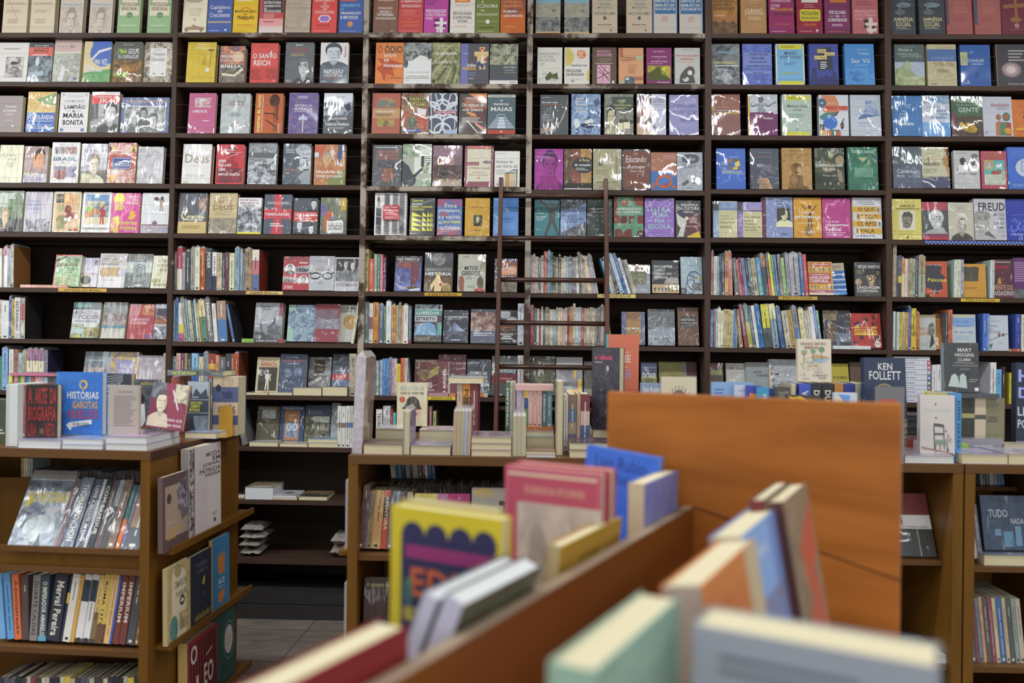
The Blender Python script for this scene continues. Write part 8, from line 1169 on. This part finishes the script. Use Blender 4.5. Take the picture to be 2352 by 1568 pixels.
flat(Mf, 1833, 1910, 779, 878, .215, .02, 'cover', 'c4bcac', 'white cover with watercolour palms, GRANDE SERTÃO VEREDAS', 'b 6c3034 8 7 86 15 GRANDE SERTÃO:|b 6c3034 18 17 62 24 VEREDAS|p b09068 40 40 56 36 92 42 92 46 40 46|p 8ca8c4 46 46 94 46 80 54 48 54|x 5c4c3c 18 34 19 58 1.4|x 5c4c3c 45 32 46 56 1.4|x 5c4c3c 70 26 71 52 1.4|N 5c8c78 8c9c68 10 26 28 36|N 5c8c78 7c9c78 38 24 54 34|N 6c8c68 5c7c6c 62 18 80 30|d 5c8c68 8 42 74 62 40|d 8c7c4c 10 50 80 72 30|d a86c5c 20 60 74 72 16|d b05048 10 24 30 36 6|t 5c5850 48 75 74 80 JOÃO|t 5c5850 42 82 88 87 GUIMARÃES|t 5c5850 62 89 84 94 ROSA|d 5c5450 10 72 18 90 6|l 8c8478 10 91 36 95 1', z=zz, grp=gt, mat='m', tilt=4)
kz = Mf.un(2040, 965, .12)[2]
flat(Mf, 1988, 2084, 823, 965, .12, .03, 'cover', '2c3850', 'navy cover with golden compass and large white capitals', 't d4dcdc 34 9 68 20 KEN|t d4dcdc 12 22 88 36 FOLLETT|q 8c7c54 24 42 70 72 3|e b08840 38 50 58 66|e 2c3850 43 53 53 63|' + '|'.join('x b08840 48 58 %d %d 1.4' % (48 + 16 * math.cos(i * .785), 58 + 12 * math.sin(i * .785)) for i in range(8)), z=kz, grp=gt, mat='g', tilt=6)
pile(Mf, 1992, 2080, .11, .14, kz, zM, 'book lying under the navy compass cover')
flat(Mf, 2008, 2070, 888, 1060, .02, .02, 'cover', '6c6c70', 'grey cover with red title block, cream page edge showing', 'r a05448 16 16 74 26|N 3c3838 5c5450 36 30 66 44|n 6c6c70 78787c 0 50 100 100', z=zM, grp=gt, mat='m', yaw=-20)
f1 = flat(Mf, 2078, 2192, 1046, 1063, .01, .2, 'flat', '9c98a4', 'white wrapped book lying under the green chair cover', 'n 8c88a0 b0a8ac 0 0 100 100', z=zM, grp=gf, pages='w', back='c0c0c4')
z_ = zM
for i, (y0, y1, c, lab) in enumerate(((1010, 1026, 'b8b0b8', 'white book with red end, lowest of the shaded pile'), (1000, 1010, '8c6468', 'dull red book in the shaded pile'), (985, 1000, '3c3c44', 'lower black book in the shaded pile'), (970, 985, '44444c', 'middle black book in the shaded pile'), (954, 970, '38383e', 'upper black book in the shaded pile'))):
    z_ = flat(Mf, 2084, 2160, y0, y1, .24, .14, 'flatspine', c, lab, 'r a84440 0 0 18 100' if i == 0 else 'x 8c8c94 0 50 100 50 4', z=z_, grp=gf, mat='m')
flat(Mf, 2113, 2188, 908, 1043, .05, .03, 'cover', 'c4bfbc', 'white cover with green chair drawing and red butterflies', 't a8b8a4 12 22 88 31 Quase verdade|p a04050 44 12 48 17 42 18|p a04050 46 36 50 40 42 40|x 54565c 40 50 42 92 3|x 54565c 68 52 70 92 3|x 54565c 40 50 68 52 5|x 54565c 42 66 68 66 3|p 7c9480 40 76 74 76 80 84 44 84|x 546058 44 84 46 98 2.5|x 546058 78 84 80 98 2.5|x 546058 58 84 58 96 2|p a04050 74 58 78 62 72 62|p a04050 80 66 84 70 78 70|l 8c8c88 74 72 92 80 4|p 94746c 4 88 96 98 96 100 4 91|p 4c4c50 78 88 84 94 76 94', z=f1, grp=gt, mat='m', yaw=-9, tilt=2)
flat(Mf, 2128, 2192, 900, 1040, .1, .02, 'cover', 'c0b828', 'yellow cover behind the green chair cover', 'r b0a8a0 0 0 100 3', z=f1, grp=gt, mat='m', rank=7000)
spines(0, 0, "2193.5 2207 903 4c8cc8 'JUNG HATKE", z=zM, fr=Mf, d0=.05, dep=.14, row='bright blue beside green chair cover', grp=gt, mat='m')
g_ = flat(Mf, 2208, 2306, 914, 1062, .26, .03, 'cover', '6c6c54', 'olive black and cream striped thick cover', 'r 343a34 0 0 30 100|r 9c9460 0 28 30 36|r b8ac94 30 0 56 100|r 4c5450 30 30 56 38|n 6c6c54 7c7860 56 0 100 100|l 4c4c40 60 32 90 44 3|x 7c5c54 30 74 56 74 2|q 7c5c54 34 76 52 88 2', z=zM, grp=gt, mat='w')
gz = Mf.un(2250, 914, .26)[2]
g2_ = flat(Mf, 2206, 2296, 904, 914, .25, .12, 'flatspine', '4c5054', 'dark wrapped book lying on the olive striped cover', z=gz, grp=gf)
flat(Mf, 2170, 2250, 788, 904, .28, .025, 'cover', '44484c', 'charcoal cover with two pale dresses and white author name', 'n 44484c 3c4044 0 0 100 100|t d0d0cc 40 11 80 18 MARY|t d0d0cc 32 21 86 28 HIGGINS|t d0d0cc 40 31 78 37 CLARK|x a8a8a4 32 40 86 41 1|t 8c9090 24 44 96 48 AS DUAS MENININHAS|t 8c9090 46 51 74 55 DE AZUL|p a8b8b4 10 88 20 66 30 62 38 68 44 90|p a8b8b4 42 90 44 66 54 62 62 68 64 92|r d0d4d4 86 90 97 97|l 8c9090 70 72 96 80 2', z=g2_, grp=gt, mat='w', tilt=4, spine='7c9098')
h1 = flat(Mf, 2210, 2316, 1043, 1064, .012, .17, 'flat', '9c98b0', 'cream paged thick book lying before the striped cover', 'n 8c88a8 a8a0b0 0 0 100 100', z=zM, grp=gf)
flat(Mf, 2317, 2440, 1043, 1064, .012, .17, 'flat', '9c98a8', 'cream paged book lying at the picture edge', z=zM, grp=gf)
flat(Mf, 2306, 2440, 1020, 1036, .19, .06, 'flat', 'b0a89c', 'cream book lying behind, under the red edge', z=zM, grp=gf)
flat(Mf, 2208, 2302, 1008, 1028, .19, .06, 'flatspine', '84848c', 'grey wrapped spine lying before the striped cover', 'l b0b0b8 30 30 80 70 2|p 8cb840 0 20 16 30 20 60 0 60', z=zM, grp=gf)
flat(Mf, 2334, 2420, 838, 1010, .27, .03, 'cover', '2c3444', 'black cover with large pale purple letters at picture edge', 'b 8c94d8 6 8 40 22 H|b 8c94d8 6 28 40 40 D|b a8b8c4 4 50 30 60 LE|b a8b8c4 4 64 30 74 PO|b c8ccd0 2 88 60 96 NATHALIE|n 343c4c 24303c 40 40 100 100', z=zM, grp=gt, mat='m', tilt=6, lean=3)
# ---- inside the two far cabinets
flat(Mf, 2055, 2152, 1135, 1294, .08, .014, 'cover', '3c3c3e', 'maroon white and black banded cover leaning in the cabinet', 'n 6c3034 743438 0 0 100 35|r c8c8c8 0 35 100 57|b 4c4448 20 38 32 50 n|b 5c5c5c 30 52 92 56 A montanha mágica|x a8a490 64 57 64 100 2|n 3c4044 484c50 0 57 62 100', z=mz(2150, 1297), tilt=24, grp='face-out books in the far cabinets')
flat(Mf, 2095, 2205, 1504, 1530, .03, .18, 'flat', 'b8bcb0', 'white thick book lying alone low in the cabinet', z=mz(2150, 1531), grp='books lying in the far cabinets', pages='w')
zc = mz(2300, 1302)
spines(0, 0, "2234 2246 1160 b8b0a4 ~-4; 2247 2258 1158 5c6068 ~-4", z=zc, fr=Mf, d0=.04, dep=.14, tilt=6, row='far cabinet beside the dark blue cover', grp='spine-out books in the far cabinets')
v1 = flat(Mf, 2260, 2400, 1275, 1301, .012, .15, 'flat', '5c6470', 'thick cream book lying under the dark blue cover', z=zc, grp='books lying in the far cabinets')
flat(Mf, 2262, 2400, 1143, 1273, .06, .02, 'cover', '3c4c64', 'dark blue cover with thin capitals, TUDO NADA', 'n 3c4c64 4c5c74 0 0 100 100|t c0c8d4 12 26 44 40 TUDO|t c0c8d4 48 42 70 52 NADA|r 6c98b8 20 62 30 74|r 6c98b8 54 56 64 92|n 4c7ca0 6c98b8 34 66 50 94', z=v1, grp='face-out books in the far cabinets', tilt=12)
zr3 = Mf.un(2270, 1117, .3)[2]
spines(0, 0, "2252 2258 1085 b8bcb8 ~-3; 2259 2264 1085 8c9490 ~-3; 2265 2273 1086 5c6068 ~-3; 2274 2282 1086 c0c4c0 ~-3; 2283 2291 1087 9ca4b0 ~-4; 2292 2299 1087 7c7c84 ~-4; 2300 2308 1087 4c88c0 ~-6", z=zr3, fr=Mf, d0=.33, dep=.12, row='rear shelf of the far cabinet', grp='spine-out books in the far cabinets', mat='m', rank=3)
spines(0, 0, "2233 2243 1372 6c6878 ~-5; 2244 2251 1372 8c6068 ~-5; 2252 2260 1373 7c8490 ~-5; 2261 2268 1372 b08c70 ~-5; 2269 2280 1374 64605c ~-5; 2281 2290 1373 8c5068 ~-5; 2291 2299 1374 c8bc94 ~-5; 2300 2313 1373 5070a8 ~-5; 2314 2322 1374 c0b490 ~-5; 2323 2334 1375 5c6064 ~-5; 2335 2344 1375 8ca098 ~-5; 2345 2356 1376 b8b0a0 ~-5", z=mz(2300, 1533), fr=Mf, d0=.04, dep=.2, row='lower shelf of the far cabinet', grp='spine-out books in the far cabinets', mat='m')
# ================================================================ the book bin close to the camera
B = Fr(at(1588, 1162, 1.30), math.radians(28.7)); zD = at(1588, 1162, 1.30).z; ZF = 1.066
bin_ = empty('book_bin', B.m.copy(), 'orange varnished double book bin with tall end board, close to the camera', 'book bin')
def bpart(nm, a, b, mt, bev=.002):
    mb = MB(); mb.box(a, b); o = mb.build(nm, mt, bin_); v = o.modifiers.new('soft', 'BEVEL'); v.width = bev; v.segments = 2; return o
a = B.un(1395, 903, 0); b = B.un(2072, 922, 0); zp = (a[2] + b[2]) / 2; xl, xr = a[0], b[0]
bpart('end_board', (xl, 0, .06), (xr, .018, zp), W_BIN)
bpart('divider', (-.012, -.95, ZF), (.0035, -.0005, zD - .0015), W_BINY)
bpart('divider_edge', (-.012, -.95, zD - .0014), (.0035, -.0005, zD), W_EDGE, .0005)
bpart('bin_floor', (-.225, -.95, ZF - .018), (xr, -.0005, ZF - .0005), W_BINY)
bpart('side_rail', (-.225, -.95, ZF), (-.213, -.0005, ZF + .045), W_BIN)
bpart('side_rail', (xr + .078, -.95, ZF - .018), (xr + .09, -.36, ZF + .045), W_BIN)
bpart('bin_floor', (xr + .0005, -.95, ZF - .018), (xr + .0775, -.36, ZF - .0005), W_BINY)
for (u0, u1) in ((-.223, -.203), (xr - .02, xr)): bpart('side_panel', (u0, -.9, .0), (u1, -.002, ZF - .019), W_BIN)
c0, c1 = Vector(B.un(1592, 1163, 0)), Vector(B.un(2071, 1334, 0))
mb = MB(); mb.v = [(c0.x, -.0006, c0.z - .0012), (c1.x, -.0006, c1.z - .0012), (c1.x, -.0006, c1.z + .0012), (c0.x, -.0006, c0.z + .0012)]; mb.f = [(0, 1, 2, 3)]; mb.c = [None]
mb.build('board_joint', W_TRIM, bin_)
gb = 'books standing in the orange bin'
def face(px, py, Y, w, t, col, label, ops, spine=None, mat='m', pages='c', back=None, yaw=0, tilt=0):
    p = B.at(px, py, Y); h = p[2] - ZF
    book(B, p[0], p[1], ZF + .0003, w, h, t, 'cover', col, ops, spine=spine, mat=mat, pages=pages, back=back, label=label, group=gb, yaw=yaw, tilt=tilt, rank=1e6)
def along(px, py, Y, ln, t, col, label, ops='', spine=None, mat='m', pages='c', tilt=0, far=False, dx=0):
    p = B.at(px, py, Y); ti = math.radians(tilt); h = (p[2] - ZF) / math.cos(ti) - max(0, t * math.tan(ti))
    x = p[0] + h * math.sin(ti) + dx; d = p[1] - (ln if far else 0)
    book(B, x, d, ZF + .0003, ln, h, t, 'cover', col, ops, spine=spine, mat=mat, pages=pages, label=label, group=gb, yaw=90, tilt=tilt, slant=tilt < 0, rank=1e6)
along(938, 1437, .67, .17, .03, '7c2428', 'dark red thick book, nearest of those before the divider', '', far=True)
along(1068, 1392, .718, .15, .022, '4c3c38', 'wrapped book with dark pictured side leaning on the divider', 'n 4c3c38 3c5c44 0 0 100 100|N 4c7c5c 3c4c3c 30 10 60 50', spine='b4b4cc', mat='w', tilt=-22, pages='w')
along(1068, 1392, .718, .15, .018, '3c4450', 'pale wrapped book pressed behind the dark pictured one', '', spine='b4b8d0', mat='w', tilt=-22, pages='w', dx=-.0265)
along(1290, 1256, .92, .185, .016, 'b08c28', 'mustard sided book standing along the divider', 'n b08c28 8c6c20 0 10 100 100|r 8c5c20 20 30 70 60', spine='b8ac88', tilt=-6)
face(899, 1160, .93, .143, .02, 'c6b61c', 'yellow cover with scalloped navy panel and orange letters', 'r 2f3054 10 12 94 100|e 2f3054 10 6 32 19|e 2f3054 32 6 53 19|e 2f3054 54 6 75 19|e 2f3054 75 6 96 19|r 943470 15 16.5 98 22|l 7c2c60 20 18 90 20.5 1|b c06038 20 26 98 39 EDUC|N 4c7c5c 34506c 14 30 22 46|n c0b040 2f3054 12 44 60 50')
p = B.at(925, 1143, .96); book(B, p[0], p[1], ZF + .0003, .125, p[2] - ZF - .002, .018, 'cover', 'a89c6c', '', label='cream edged book hidden behind the yellow scalloped one', group=gb, rank=1e6, mat='m')
face(1160, 1068, 1.10, .138, .018, 'b04c64', 'raspberry cover with greige lower panel, first of two alike', 'o c8788c 2 1 98 100 1|r b8aca4 14 17 100 100|b d0a08c 22 9 84 12.5 FLORENCIA ETCHEVES|x d8c0a8 4 3.5 96 3.5 1.4|n a89c98 c0b4ac 16 18 100 100|N 8c8480 a09894 26 26 46 60|N c8bcb8 a8a09c 60 24 72 60', spine='b85870')
p = B.at(1160, 1068, 1.10); book(B, p[0] + .003, p[1] + .022, ZF + .0003, .138, p[2] - ZF + .002, .02, 'cover', 'b04c64', '', spine='b85870', label='second raspberry cover close behind the first', group=gb, rank=1e6, mat='m')
p = B.at(1349, 1022, 1.33); w_ = .125; le_ = math.radians(5); h_ = (p[2] - ZF - w_ * math.sin(le_)) / math.cos(le_)
book(B, p[0] - h_ * math.sin(le_), p[1], ZF + .0003, w_, h_, .014, 'cover', '3c6cd0', 'n 3c6cd0 4474d4 0 0 100 100|t 2c4488 14 4 84 12 Luis Rubio|t 2c4488 42 14 70 20 Roso',
     label='bright blue cover with dark serif author name before the end board', group=gb, rank=1e6, mat='m', lean=5, yaw=-3)
along(1482, 1112, 1.15, .15, .026, '6c78b8', 'lilac sided small book turned against the blue one', 'n 6c78b8 7c84b8 0 0 100 100', spine='c8bc98')
along(1612, 1345, .64, .183, .034, 'c07438', 'orange sided thick book beyond the divider', 'r b8a888 74 0 100 100|n c07438 b86830 10 10 74 100|x d8b498 14 40 60 20 3|p b8a888 60 60 76 30 80 90', spine='a8988c', tilt=10)
along(1706, 1231, .802, .183, .034, '6c84bc', 'blue and lilac sided book in line after the orange one', 'n 6c84bc 747898 0 30 100 100|r 7ca0d8 0 0 60 30|l a0b4d8 20 6 60 16 1', spine='b0a494', tilt=10)
along(1800, 1152, .93, .15, .02, '8c7860', 'brown book with red patches leaning by the end board', 'n 8c7860 746450 0 0 100 100|p b05038 30 24 90 8 96 30 50 50|p a85440 10 60 80 40 96 70 30 90', spine='50302c', tilt=10)
along(1800, 1152, .93, .15, .018, '4c3434', 'dark red book pressed behind the brown one', '', spine='6c2c30', tilt=10, dx=-.021)
along(1562, 1372, .612, .16, .03, '8cac9c', 'pale green thick book at the lower picture edge', 'n 8cac9c 7c9c8c 0 0 100 100|N 5c7c70 7c9c90 30 30 60 90|N 6c8c80 8cac9c 60 20 90 60', far=True)
face(1592, 1434, .56, .148, .045, '8e96a2', 'blue grey back cover with dark text lines, nearest of all', 'l 5c6470 12 6 84 13 2|l 5c6470 12 16 96 60 9', pages='c')
build_books()
